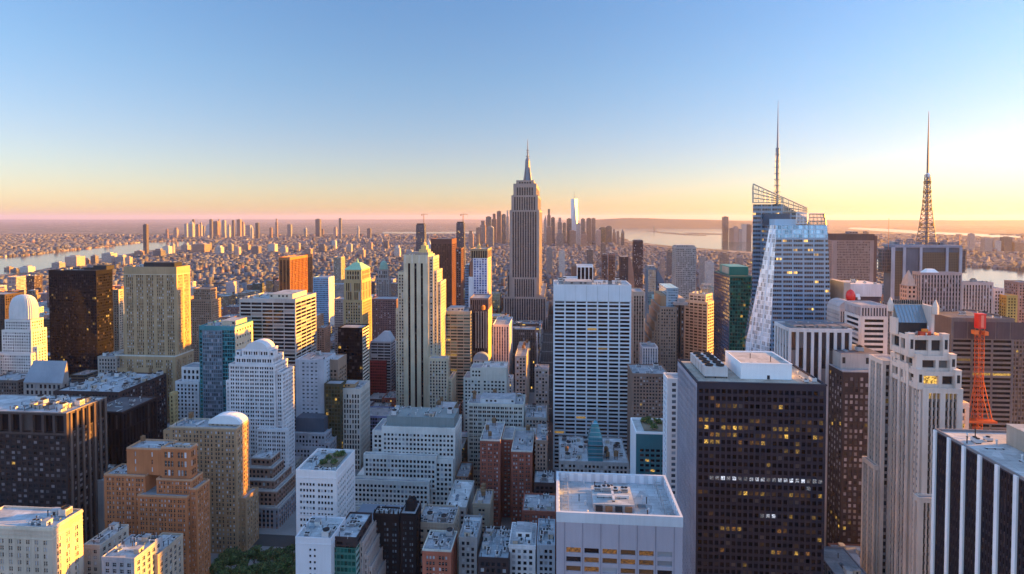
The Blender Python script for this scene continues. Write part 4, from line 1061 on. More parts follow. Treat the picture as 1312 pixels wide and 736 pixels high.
# pink and white block with the red roof object, ribbed round tower, banded block
b = B("office_tower", "pale pink block with a blank pale roof box over a dark recessed band", "office tower", 1081, 1130, None, 380, 540, D=30, base=396, short="the pale block with the dark recess")
zb_ = b.zp(392)
b.tier(b.x0, b.x1, b.y0, b.y1, 0, zb_, style(wall=PINK, glass=G_DK, bay=3, pier=.5), roof=None)
mb = MB(); mb.box(b.x0 + 6, b.x1 - 1, b.y0 + 1.5, b.y1 - 2, zb_ + .02, b.z - .02); b.part(mb, "recess", [wall(.09, .07, .09)])
mb = MB(); mb.box(b.x0, b.x0 + 5.9, b.y0, b.y1, zb_ + .02, b.zp(362)); mb.box(b.x0 + 5.92, b.x1, b.y0, b.y1, b.z, b.zp(364), 1); b.part(mb, "penthouse", [PINK, wall(.62, .57, .6)])
b.clutter(b.x0 + 7, b.x1, b.y0, b.y1, b.zp(364), 6, ['vent_pipe', 'air_unit'])
b = B("office_tower", "narrow ribbed pink tower with a rounded shoulder under a bright red roof object", "office tower", 1076, 1101, None, 396, 480, D=22, base=460, short="the ribbed tower with the rounded shoulder")
b.simple(style(wall=wall(.55, .45, .43), spand=wall(.16, .12, .12), glass=G_DK, bay=1.9, pier=.55, floor=3.9, span=.4, margin=.5, top=2.2), parapet=.4)
mb = MB(); pr = [(b.x0 + .4, b.z + .4)] + [(b.x0 + (b.x1 - b.x0) * (1 - math.cos(t)) / 2, b.z + .4 + 6 * math.sin(t)) for t in [math.pi * i / 12 for i in range(1, 12)]] + [(b.x1 - .4, b.z + .4)]
mb.hull([(x, b.y0 + 1, z) for x, z in pr], [(x, b.y1 - 1, z) for x, z in pr], 0); b.part(mb, "roof_vault", [wall(.5, .42, .42)])
b0 = b
rb = bpy.data.objects.new("rooftop_sign", None); COL.objects.link(rb); tag(rb, "bright red rounded rooftop object with a white patch, on the narrow ribbed tower", "rooftop sign")
rx, rz = X_(1088, 478, 388), b0.z + 4.0
rb.location = (rx, 476, rz)
mb = MB(); mb.lathe(0, 0, [(.6, 3.0), (2.6, 3.2), (3.5, 5.5), (3.6, 8), (2.8, 11), (1.2, 12.6), (.2, 13)], 14); mb.build("shell", plain("red_gloss", .78, .02, .02, .35), rb, True)
mb = MB(); mb.box(2.6, 5.6, -3.6, -2.6, 7.0, 9.6); mb.box(4.2, 6.0, -3.6, -2.6, 5.0, 6.9); mb.build("patch", WHITE, rb)
mb = MB(); [mb.bar((x, y, -4), (x, y, 3.2), .25) for x in (-1.5, 1.5) for y in (0, 2)]; mb.box(-1.6, 1.6, -.1, 2.1, 2.9, 3.15); mb.build("support", STEEL, rb)
b = B("office_building", "white banded block with a ribbed top storey beside the rounded ribbed tower", "office building", 1103, 1138, None, 393, 445, D=24, base=445, short="the white banded block")
b.tier(b.x0, b.x1, b.y0, b.y1, 0, b.zp(406), style(wall=wall(.62, .54, .52), glass=G_DK, bay=18, pier=.12, floor=4, span=.5, margin=2), roof=None)
b.tier(b.x0, b.x1, b.y0, b.y1, b.zp(406) + .05, b.z, style(wall=wall(.50, .43, .44), spand=DKSP, bay=2, pier=.5, floor=8, span=.1, margin=.6, top=1, base=.6), roof=(.45, .42, .45))
b = B("office_building", "pink grey ribbed block with a pale base beside the water", "office building", 1233, 1273, None, 363, 640, D=14, base=395, short="the ribbed pink block by the water")
b.simple(style(wall=wall(.5, .4, .4), spand=wall(.2, .13, .14), glass=G_DK, bay=3, pier=.55, floor=4, span=.3, margin=1, top=2, base=8))
b.clutter(b.x0, b.x1, b.y0, b.y1, b.z, 6)
b = B("office_building", "small pale pink block with a flat top next to the ribbed pink block", "office building", 1273.5, 1287, None, 371, 650, D=24, base=398, short="the small pale pink block"); b.simple(style(wall=wall(.6, .5, .5), glass=G_DK))
b = B("apartment_building", "ochre yellow block between the pale pink block and the brown tower", "apartment building", 1290, 1304, None, 380, 640, D=20, base=410, short="the ochre block"); b.simple(style(wall=wall(.5, .34, .12), glass=G_DK, bay=2.8, floor=3.2, span=.5, pier=.5))
b = B("apartment_building", "brown apartment tower at the far edge of the photo above the hoist", "apartment building", 1305, 1326, None, 363, 660, D=20, base=420, short="the brown tower at the far edge"); b.simple(style(wall=wall(.3, .2, .18), glass=G_DK, bay=2.8, floor=3.2, span=.5, pier=.5))
b = B("office_building", "dim brown glass block behind the tower under works", "office building", 1296, 1330, None, 424, 520, D=24, base=500, short="the brown glass block"); b.simple(style(wall=wall(.16, .13, .13), glass=glass(.1, .07, .06, .3, (.25, .18, .15), .4), bay=3, pier=.3, lit=.03))

# green glass tower
b = B("skyscraper", "dark green glass tower with a taller box at its back and a navy side", "office tower", 935, 959, 915, 355, 600, base=442, short="the green glass tower")
GRW = wall(.02, .14, .12, .35, .15)
b.tier(b.x0, b.x1 + 6, b.y0, b.y1, 0, b.z, style(wall=GRW, glass=G_GREEN, bay=2.6, pier=.14, floor=3.9, span=.3, rec=.15, srec=.05, margin=.5, top=1.2, lit=.05), sides=['F'], roof=None, skip='L')
b.tier(b.x0, b.x1 + 6, b.y0, b.y1, 0, b.z, style(wall=wall(.03, .05, .10, .35), glass=glass(.05, .10, .2, .1, (.12, .16, .24), .7, .06, .6, .01), bay=2.6, pier=.14, floor=3.9, span=.3, rec=.15, srec=.05, margin=.5, top=1.2, lit=.02), sides=['L'], track=False, roof=(.03, .12, .11), parapet=.6, cover=GRW, skip='FRK')
xa = b.xp(934, 18); mb = MB(); mb.box(xa, b.x1 + 6, b.y0 + 18, b.y1 - 4, b.z + .02, Z_(940, 342, 618)); b.part(mb, "penthouse", [wall(.03, .20, .18, .3, .15)])
mb = MB(); mb.box(xa - .3, xa - .02, b.y0 + 20, b.y0 + 44, b.z + 1, Z_(940, 343, 618)); b.part(mb, "screen_panel", [wall(.4, .34, .28)])
# gold faced block
b = B("office_building", "stepped pale brick block with one face lit gold beside the green glass tower", "office building", 888, 914, None, 388, 690, D=30, base=455, rot=math.radians(52), short="the gold lit stepped block")
st = style(wall=wall(.52, .44, .36), glass=glass(.05, .045, .04, .2, (.3, .28, .25), .2), bay=5.5, pier=.22, floor=3.7, span=.48, margin=1.0, top=2)
b.tier(b.x0, b.x1 + 4, b.y0, b.y1, 0, b.z, st, sides=['F', 'R', 'L']); b.tier(b.x0 + 4, b.x1 - 1, b.y0 + 4, b.y1 - 4, b.z + .05, b.z + 9, st, sides=['F', 'R', 'L'])
b.clutter(b.x0 + 6, b.x1 - 3, b.y0 + 6, b.y1 - 6, b.z + 9, 5)
# tan ziggurat with the glass box
b = B("office_tower", "tan brick stepped tower with a dark slot and a pale blue box on its top", "office tower", 846, 867, 834, 395, 640, base=475, short="the tan stepped tower with the blue box")
st = style(wall=wall(.37, .27, .21), glass=glass(.03, .03, .035, .35, (.3, .28, .28)), bay=2.7, pier=.5, floor=3.5, span=.46, margin=.8, top=1.4)
b.tier(b.x0, b.x1, b.y0, b.y1, 0, b.z, st, sides=['F', 'L'])
for i in range(4):
    b.tier(b.x0 - 2.6 * (i + 1), b.x0 - 2.6 * i - .03, b.y0 + 2 + i * 3, b.y1 - 1, 0, b.z - 7 - i * 11, st, sides=['F', 'L'], track=False)
b.foot.append((b.x0 - 12, b.x1 + 12, b.y0, b.y1))
b.tier(b.x1 + .05, b.x1 + 2.2, b.y0 + 1, b.y1, 0, b.zp(392), style(wall=BROWN, glass=G_DK, margin=.2), sides=['F'], track=False)
mb = MB(); mb.box(b.x1 + 2.22, b.x1 + 5, b.y0 + 4, b.y1, 0, b.zp(394)); b.part(mb, "slot", [DKSP])
b.tier(b.x1 + 5.02, b.x1 + 8.6, b.y0 + 1, b.y1, 0, b.zp(392), style(wall=BROWN, glass=G_DK, margin=.4, bay=6), sides=['F'], track=False)
mb = MB(); mb.box(b.x1 - 2, b.x1 + 13, b.y0 + .5, b.y1, b.zp(391), b.zp(388)); mb.box(b.x1 + 3, b.x1 + 10, b.y0 + 3, b.y1 - 2, b.zp(388) + .02, b.zp(383)); b.part(mb, "cornice", [wall(.45, .36, .33)])
mb = MB(); xa, xb = b.xp(856), b.xp(872); mb.box(xa, xb, b.y0 + 12, b.y1 - 6, b.z + .1, b.zp(369, 12)); b.part(mb, "glass_box", [crystal("blue_box", (.40, .52, .62), (.2, .34, .44), bay=2.5, floor=3, lit=0, metal=.5)])
mb = MB(); xa, xb = b.xp(849), b.xp(856); mb.box(xa, xb - .1, b.y0 + 12, b.y1 - 6, b.z + .1, b.zp(381)); b.part(mb, "penthouse", [TAN2])
# the two beside the broad white tower
b = B("office_tower", "slim reddish stone tower with pale vertical piers just beside the broad white tower", "office tower", 811, 826, None, 375, 640, D=34, base=465, short="the slim tower with pale piers")
b.simple(style(wall=wall(.48, .37, .30), spand=wall(.26, .15, .12), glass=G_BR, bay=3.1, pier=.45, floor=3.8, span=.45, margin=.8, top=4))
b = B("apartment_building", "short white ribbed tower behind the brown flats beside the broad white tower", "apartment building", 823, 843, None, 446, 590, D=20, base=475, short="the short white ribbed tower")
b.simple(style(wall=wall(.62, .62, .66), spand=GREY, glass=G_BLUE, bay=2.6, pier=.5, floor=3.2, margin=.5, top=.6)); b.clutter(b.x0, b.x1, b.y0, b.y1, b.z, 3)
b = B("apartment_building", "wide brown brick block of flats below the tan stepped tower", "apartment building", 810, 857, None, 480, 520, D=34, base=530, short="the wide brown flats")
b.simple(style(wall=wall(.25, .17, .14), glass=G_DK, bay=2.9, pier=.5, floor=3.2, span=.5, lit=.03)); b.clutter(b.x0, b.x1, b.y0, b.y1, b.z, 14)
for a in (("office_tower", "grey glass tower with a pale cap standing over the low town before the bay", "office tower", 866, 892, 317, 1050, 34, 375, "the grey glass tower", wall(.3, .31, .32), G_GREY, 3),
          ("office_tower", "small blue grey glass tower with a turquoise lower block", "office tower", 830, 841, 344, 900, 26, 385, "the small blue grey tower", wall(.12, .18, .24), G_BLUE, 2.4),
          ("apartment_tower", "dark slender apartment tower standing alone over the low town", "apartment tower", 812, 824, 309, 1480, 24, 365, "the dark slender tower", wall(.09, .07, .08), G_DK, 3),
          ("apartment_tower", "brown narrow tower, the first of the two just left of the dark curved slab", "apartment tower", 771.5, 778, 327, 1250, 16, 365, "the first narrow brown tower", wall(.16, .10, .09), G_DK, 3),
          ("apartment_tower", "reddish narrow tower with a lit side, second of the brown pair", "apartment tower", 780, 788, 326, 1290, 16, 365, "the second narrow brown tower", wall(.28, .16, .13), G_DK, 3)):
    b = B(a[0], a[1], a[2], a[3], a[4], None, a[5], a[6], D=a[7], base=a[8], short=a[9], nwin=0)
    b.simple(style(wall=a[10], glass=a[11], bay=a[12], pier=.3, floor=3.6, span=.4, rec=.3, margin=.6, top=3)); b.block("penthouse", b.x0 + 2, b.x1 - 2, b.y0 + 3, b.y1 - 3, b.z, b.z + 3.5, GREY)
b = B("office_building", "turquoise glass block at the foot of the small blue grey tower", "office building", 838, 851, None, 381, 870, D=20, base=395, short="the turquoise block", nwin=0)
b.simple(style(wall=wall(.2, .42, .5), glass=G_TEAL))
b = B("office_building", "dark blue sloping glass block leaning on the small blue grey tower", "office building", 841.5, 851, None, 362, 900, D=24, base=380, short="the dark blue sloping block", nwin=0)
b.simple(style(wall=wall(.08, .11, .17), glass=G_DK)); mb = MB(); mb.hull(sq(b.x0, b.x1, b.y0, b.y1, b.z + 1.2), sq(b.x0, b.x0 + .5, b.y0, b.y1, b.zp(344)), 0); b.part(mb, "roof_slope", [wall(.10, .14, .2)])
b = B("apartment_tower", "dark tower with a curved sloping top beyond the broad white tower", "apartment tower", 795, 805, None, 329, 1250, D=26, base=365, short="the dark curved slab", nwin=0)
b.simple(style(wall=wall(.07, .06, .07), glass=G_DK), parapet=0)
mb = MB(); pr = [(b.x1 + .02, 0), (b.x1 + 14, 0)] + [(b.x1 + .02 + 14 * math.cos(t), b.z * .55 + b.z * .45 * math.sin(t)) for t in [math.pi / 2 * i / 8 for i in range(9)]]
mb.hull([(x, b.y0 + 1, z) for x, z in pr], [(x, b.y1 - 1, z) for x, z in pr], 0); b.part(mb, "curved_wing", [wall(.30, .17, .13)])
b = B("office_tower", "black tower with three broad white vertical stripes behind the broad white tower", "office tower", 739, 760, None, 341, 980, D=30, base=366, short="the black tower with white stripes", nwin=0)
b.simple(style(wall=WHITE, spand=BLK, glass=G_BLK, bay=7, pier=.22, floor=3.8, span=.4, margin=.6, top=2.5)); mb = MB(); mb.box(b.x0 - 9, b.x0 - .03, b.y0 + 1, b.y1, 0, b.z - 1); b.part(mb, "wing", [BROWN])
b = B("office_building", "low white roof box just above the broad white tower", "building", 722, 740, None, 357, 820, D=20, base=366, short="the low white roof box", nwin=0); b.simple(style(wall=WHITE, glass=G_BLUE))
# ================================================================== the middle
# tallest art deco tower with the needle mast
Y = 1290
b = B("skyscraper", "tallest grey limestone art deco skyscraper with a needle mast above the middle of the skyline", "skyscraper", 653, 691, 694.5, 270, Y, base=408, nwin=40, short="the tall art deco tower with the needle mast")
ESB = wall(.31, .265, .245, .8, .15)
st = style(wall=ESB, spand=wall(.065, .06, .07, .6, .15), glass=glass(.016, .016, .02, .04, (.1, .1, .1)), bay=5.6, pier=.46, floor=3.8, span=.5, rec=.9, srec=.75, margin=5.5, top=3)
D = b.y1 - b.y0
z1, z2, z3, z4 = b.zp(270), b.zp(251), b.zp(236), b.zp(231.5)
b.tier(b.x0, b.x1, b.y0, b.y1, 0, z1, st, sides=['F', 'R', 'L'])
b.tier(b.xp(655), b.xp(689), b.y0 + 3, b.y1 - 3, z1 + .05, z2, st, sides=['F', 'R', 'L'])
st_b = style(**{**st, 'top': 8, 'margin': 7})
b.tier(b.xp(657.5), b.xp(687), b.y0 + 5, b.y1 - 5, z2 + .05, z3, st_b, sides=['F', 'R', 'L'])
b.tier(b.xp(661), b.xp(683.5), b.y0 + 9, b.y1 - 9, z3 + .05, z4, style(**{**st, 'top': 3, 'base': 1, 'floor': 5}), sides=['F', 'R', 'L'])
# side wings of the shaft
for pa, pb, py, d in ((649.5, 652.9, 352, 8), (645.5, 649.4, 378, 12), (640.5, 645.4, 404, 16)):
    b.tier(b.xp(pa), b.xp(pb), b.y0 + d, b.y1 - d, 0, b.zp(py), style(**{**st, 'margin': 1}), sides=['F', 'L'], track=False)
for pa, pb, py, d in ((691.2, 698, 378, 8), (698.1, 702, 405, 12)):
    b.tier(b.xp(pa), b.xp(pb), b.y0 - d, b.y1 - d, 0, b.zp(py), style(**{**st, 'margin': 1}), sides=['F', 'R'], track=False)
b.tier(b.xp(656), b.xp(688), b.y0 - 5, b.y0 - .05, 0, b.zp(356), st, sides=['F', 'R', 'L'], track=False)
b.tier(b.xp(646), b.xp(700), b.y0 - 15, b.y0 - 12.1, 0, b.zp(380), style(**{**st, 'margin': 2}), sides=['F', 'R', 'L'], track=False)
b.foot.append((b.xp(640), b.xp(702), b.y0 - 15, b.y1 + 2))
cx, cy = b.xp(672.4), (b.y0 + b.y1) / 2
MST = wall(.16, .18, .22, .4, .15, .3)
zz = lambda py: Z_(672, py, cy)
mb = MB()
mb.lathe(cx, cy, [(13, z4 + .05), (13, z4 + 4), (9.6, z4 + 6), (7.6, zz(222)), (6.4, zz(207)), (5.6, zz(205)), (4.4, zz(203.5)), (2.2, zz(202))], 12, 0)
for k in range(4):
    a = math.pi / 4 + k * math.pi / 2
    mb.hull([(cx + 6 * math.cos(a - .15), cy + 6 * math.sin(a - .15), z4 + .1), (cx + 16 * math.cos(a - .05), cy + 16 * math.sin(a - .05), z4 + .1), (cx + 16 * math.cos(a + .05), cy + 16 * math.sin(a + .05), z4 + .1), (cx + 6 * math.cos(a + .15), cy + 6 * math.sin(a + .15), z4 + .1)],
            [(cx + 5 * math.cos(a - .1), cy + 5 * math.sin(a - .1), zz(212)), (cx + 8.4 * math.cos(a - .05), cy + 8.4 * math.sin(a - .05), zz(216)), (cx + 8.4 * math.cos(a + .05), cy + 8.4 * math.sin(a + .05), zz(216)), (cx + 5 * math.cos(a + .1), cy + 5 * math.sin(a + .1), zz(212))], 0)
b.part(mb, "mooring_mast", [MST])
mb = MB(); mb.lathe(cx, cy, [(2.6, zz(202)), (2.4, zz(199)), (1.6, zz(198)), (1.5, zz(193)), (1.9, zz(192.5)), (1.2, zz(191)), (.9, zz(184)), (.25, zz(178))], 8, 0)
for q, r in ((200.5, 5), (196, 3), (193, 3.4)): mb.box(cx - r, cx + r, cy - .4, cy + .4, zz(q) - 1, zz(q) + .6); mb.box(cx - .4, cx + .4, cy - r, cy - .42, zz(q) - 1, zz(q) + .6)
b.part(mb, "antenna", [MST])

# cream tower with black vertical strips
Y = 650
b = B("skyscraper", "cream stone tower with three black vertical window strips and stepped golden side", "skyscraper", 517, 548.6, None, 328, Y, D=34, base=530, short="the cream tower with black strips")
CR = wall(.53, .46, .34)
X0, X1, D = b.x0, b.x1, 34
st = style(wall=CR, spand=BLK, glass=G_BLK, pattern=[-3.4, 1.9, -3.4, 1.9, -3.4, 1.9, -4.2], floor=3.8, span=.4, rec=1.0, srec=.9, margin=.3, top=9)
b.tier(X0, X1, Y, Y + D, 0, b.z, st, sides=['F', 'K'], cover=CR)
sw = style(wall=CR, spand=wall(.40, .36, .31), glass=G_DK, bay=3.4, pier=.5, floor=3.75, span=.5, margin=.9, top=2.5)
b.tier(b.xp(509), X0 - .03, Y + 3, Y + D - 2, 0, b.zp(350), sw, sides=['F', 'K'], cover=CR)
b.tier(X1 + .03, b.xp(555), Y + 2, Y + D, 0, b.zp(330), sw, sides=['F', 'R', 'K'], cover=CR)
b.tier(b.xp(555) + .03, b.xp(559), Y + 4, Y + D + 2, 0, b.zp(348), sw, sides=['F', 'R', 'K'], cover=CR)
b.tier(b.xp(559) + .03, b.xp(563.2), Y + 7, Y + D + 5, 0, b.zp(363), sw, sides=['F', 'R', 'K'], cover=CR)
b.tier(b.xp(552), b.xp(576), Y - 13, Y - .05, 0, b.zp(456), sw, sides=['F', 'R', 'K'], cover=CR, track=False)
b.tier(b.xp(576) + .03, b.xp(580.5), Y - 10, Y + 20, 0, b.zp(482), sw, sides=['F', 'R'], cover=CR, track=False)
b.tier(b.xp(505.5), b.xp(509) - .03, Y + 5, Y + D, 0, b.zp(398), sw, sides=['F'], cover=CR, track=False)
b.foot += [(b.xp(505), b.xp(581), Y - 13, Y + D + 6)]
mb = MB(); w = X1 - X0
for i in range(4):
    x = X0 + 1.8 + i * (w - 4) / 3; mb.box(x - .9, x + .9, Y - .3, Y - .02, b.z - 9, b.z + .6)
b.part(mb, "crown_rib", [wall(.58, .54, .47)])
mb = MB(); zb_ = b.z + 1.2
mb.box(X0 + 5, X1 - 1, Y + 5, Y + D - 5, b.z + .05, zb_ + 2.4, 0); b.part(mb, "penthouse", [wall(.30, .27, .24)])
mb = MB(); zb_ += 2.42; xx = X0 + w * .74
mb.box(xx - 5.5, xx + 5.5, Y + 8, Y + 22, zb_, zb_ + 3.6, 0); mb.box(xx - 3.4, xx + 3.4, Y + 10, Y + 20, zb_ + 3.62, zb_ + 8.4, 0); mb.lathe(xx, Y + 15, [(2.2, zb_ + 8.42), (2.0, zb_ + 11.5), (.5, zb_ + 12.5), (.2, b.zp(307))], 8, 0)
b.part(mb, "lantern", [wall(.55, .42, .2)])
b.clutter(X0 + .5, X1 - 1, Y + 1, Y + 5.2, b.z, 3, ['vent_pipe'])
for x in (X0 + 6, X0 + 11): mb = MB(); mb.bar((x, Y + 10, b.z + 3.6), (x, Y + 10, b.z + 9), .15); b.part(mb, "whip_antenna", [STEEL])
# green roofed tower and black glass block below
b = B("skyscraper", "stone tower with a pale green pyramid roof and tall arched top windows", "skyscraper", 439.6, 463.7, 476, 346, 690, base=421, short="the tower with the green pyramid roof")
GS = wall(.38, .30, .17)
st = style(wall=GS, spand=wall(.30, .26, .2), glass=G_DK, bay=3.2, pier=.5, floor=3.8, span=.45, margin=2.6, top=2, srec=.3, rec=.7)
zl, zm = b.zp(386), b.zp(360)
b.tier(b.x0, b.x1, b.y0, b.y1, 0, zl, st, sides=['F', 'R'])
b.tier(b.x0 + .6, b.x1 - .6, b.y0 + .6, b.y1 - .6, zl + .05, zm, style(**{**st, 'pattern': [-2.2, 1.8, -1.2, 1.8, -1.2, 1.8, -2.2], 'floor': 12, 'span': .14, 'top': 3, 'margin': .8}), sides=['F', 'R'])
i_ = 1.4
b.tier(b.x0 + i_, b.x1 - i_, b.y0 + i_, b.y1 - i_, zm + .05, b.z, style(**{**st, 'floor': 7, 'span': .3}), sides=['F', 'R'], parapet=0)
mb = MB(); za_, zb_ = b.z + .02, Z_(458, 332.5, 735); cx, cy = b.cx, b.cy
mb.hull(sq(b.x0 + .6, b.x1 - .6, b.y0 + .6, b.y1 - .6, za_), sq(cx - 4, cx + 4, cy - 4, cy + 4, zb_ - 2), 0); mb.lathe(cx, cy, [(1.6, zb_ - 1.98), (1.2, zb_ + .5), (.2, zb_ + 4)], 8, 0)
b.part(mb, "pyramid_roof", [wall(.20, .40, .30, .6, .25)])
b = B("office_building", "black glass block with a light striped side below the green roofed tower", "office building", 433, 464.5, 473, 421, 610, base=495, short="the black glass block under the green roof")
b.tier(b.x0, b.x1, b.y0, b.y1, 0, b.z, style(wall=BLK, glass=G_BLK, bay=3, pier=.08, floor=3.9, span=.25, rec=.12, srec=.06, margin=.4, top=.8, lit=.02), sides=['F'], skip='R')
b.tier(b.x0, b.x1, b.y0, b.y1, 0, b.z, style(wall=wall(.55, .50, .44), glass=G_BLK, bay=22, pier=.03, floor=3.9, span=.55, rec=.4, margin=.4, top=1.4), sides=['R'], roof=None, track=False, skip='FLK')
b = B("office_building", "light stone block with tall narrow windows below the black glass block", "office building", 432, 461.5, 474, 499, 545, base=578, short="the light stone slotted block")
b.simple(style(wall=wall(.5, .47, .43), glass=G_DK, bay=2.7, pier=.48, floor=5.4, span=.28, margin=.8, top=5)); b.block("penthouse", b.x0 + 4, b.x0 + 16, b.y0 + 6, b.y0 + 18, b.z, b.z + 4, TAN2); b.clutter(b.x0, b.x1, b.y0, b.y1, b.z, 7)
b = B("office_tower", "tall horizontally banded pale tower with a gold lit striped side", "office tower", 306.6, 378.5, 405, 384, 556, base=540, short="the pale banded tower with the gold side")
b.simple(style(wall=wall(.40, .375, .37), glass=glass(.012, .013, .018, .12, (.3, .27, .27), .2), bay=12, pier=.05, floor=3.9, span=.40, rec=.5, srec=.04, margin=.8, top=3), roof=(.5, .52, .55))
b.block("penthouse", b.x0 + 28, b.x1 - 8, b.y0 + 10, b.y1 - 6, b.z, b.z + 5, wall(.5, .45, .38)); b.clutter(b.x0 + 2, b.x0 + 27, b.y0 + 2, b.y1 - 2, b.z, 8)
b = B("office_tower", "plain blue grey slab with faint windows below the pale banded tower", "office building", 378.5, 415, None, 462, 545, D=30, base=540, short="the blue grey slab")
b.simple(style(wall=wall(.40, .46, .54, .6), glass=glass(.10, .13, .17, .2, (.3, .34, .4), .3), bay=5, pier=.55, floor=3.9, span=.62, margin=14, top=2, rec=.15)); b.clutter(b.x0, b.x1, b.y0, b.y1, b.z, 5)
b = B("office_building", "brown box with a pale blue top beside the blue grey slab", "office building", 415.5, 433, None, 462, 560, D=24, base=500, short="the brown box by the slab")
b.simple(style(wall=wall(.26, .19, .15), glass=G_BR, bay=4, pier=.4, floor=3.9, top=10), roof=(.5, .55, .6))
b = B("office_building", "dark olive glass block with a gold glow in the gap by the slab", "office building", 415.5, 437, None, 493, 540, D=14, base=540, short="the olive glass block")
b.simple(style(wall=wall(.07, .07, .05), glass=glass(.09, .08, .03, .15, (.3, .2, .06), .5), bay=3, pier=.2, floor=3.9, span=.3, lit=.05))
b = B("apartment_building", "reddish brown brick block with an orange lit side behind the slab", "apartment building", 405.5, 416, 423, 421, 800, base=455, short="the reddish block behind the slab", nwin=0)
b.simple(style(wall=wall(.30, .17, .12), glass=G_DK, bay=3, floor=3.3, span=.5, pier=.5)); b.clutter(b.x0, b.x1, b.y0, b.y1, b.z, 3)
b = B("office_building", "grey banded block with a sloped blue roof ridge and a red front piece", "office building", 474.5, 501, 506.5, 438, 700, base=500, short="the grey block with the red front")
b.simple(style(wall=wall(.36, .36, .40), glass=G_DK, bay=10, pier=.06, floor=3.8, span=.5, margin=.8), parapet=.4)
mb = MB(); mb.hull(sq(b.x0 + 3, b.x1 + 0, b.y0, b.y1, b.z + .45), sq(b.x0 + 14, b.x1 - 6, b.y0 + 8, b.y1 - 2, b.zp(427)), 0); b.part(mb, "sloped_roof", [wall(.32, .40, .50, .4, .15)])
mb = MB(); mb.box(b.x0 + 1, b.x0 + 22, b.y0 - 5, b.y0 - .05, 0, b.zp(461)); b.part(mb, "red_front", [grid_mat("red_grid", 2.4, 3.8, .8, .6, (.10, .012, .015), wallc=(.26, .02, .025), lit=0, roof=(.2, .08, .08), blind=.3, bcol=(.2, .03, .03))])
# copper and gold tower
b = B("office_tower", "bronze glass tower of vertical piers glowing copper on its sunlit side", "office tower", 357, 371.5, 400.5, 331, 1100, base=382, short="the bronze tower")
b.simple(style(wall=wall(.34, .15, .06, .6, .2), spand=wall(.06, .035, .03), glass=G_COP, bay=6.5, pier=.3, floor=3.8, span=.3, rec=.5, srec=.4, margin=1.2, top=4), parapet=2)
b = B("office_building", "bright blue glass box with a white end beside the bronze tower", "office building", 401.5, 421, 428, 356, 1050, base=385, short="the blue glass box", nwin=0)
b.simple(style(wall=wall(.25, .40, .55), glass=G_BLUE, bay=3, pier=.2, floor=4)); mb = MB(); mb.box(b.x1 + .03, b.x1 + .5, b.y0, b.y1, 0, b.z + 1); b.part(mb, "end_wall", [wall(.7, .66, .62)])
b = B("apartment_building", "narrow tan tower with a pale lit edge beyond the blue glass box", "apartment building", 427, 437, 442, 330, 1500, base=356, short="the narrow tan tower beyond", nwin=0); b.simple(style(wall=wall(.36, .30, .24), glass=G_DK, floor=3.5))
# second green crown
b = B("skyscraper", "grey stone tower with a small domed green crown behind the cream tower", "skyscraper", 482, 498, 501, 358, 1000, base=388, short="the tower with the small green dome", nwin=0)
G2 = wall(.30, .27, .26)
b.tier(b.x0, b.x1, b.y0, b.y1, 0, b.z, style(wall=G2, glass=G_DK), sides=['F', 'R'])
b.tier(b.x0 + 3, b.x1 - 3, b.y0 + 3, b.y1 - 1, b.z + .05, b.z + 17, style(wall=G2, glass=G_DK, bay=3, pier=.5, floor=8, span=.3), sides=['F', 'R'])
mb = MB(); mb.lathe((b.x0 + b.x1) / 2, (b.y0 + b.y1) / 2 + 1, [(8, b.z + 18.2), (8, b.z + 20), (7, b.z + 27), (4.6, b.z + 32), (1.2, b.zp(335)), (.2, b.zp(331))], 8, 0, math.pi / 8); b.part(mb, "dome", [wall(.22, .36, .30, .6, .25)])
b = B("apartment_building", "wide dark red brick block below the small green dome", "apartment building", 476, 508, None, 384, 900, D=34, base=430, short="the dark red block under the dome", nwin=0); b.simple(style(wall=wall(.19, .12, .12), glass=G_DK, bay=2.8, floor=3.3, span=.5, pier=.5))
b = B("apartment_building", "pale tan apartment tower just beyond the bronze tower", "apartment building", 428, 440, None, 384, 850, D=24, base=400, short="the pale tan flats", nwin=0); b.simple(style(wall=wall(.34, .28, .26), glass=G_DK))
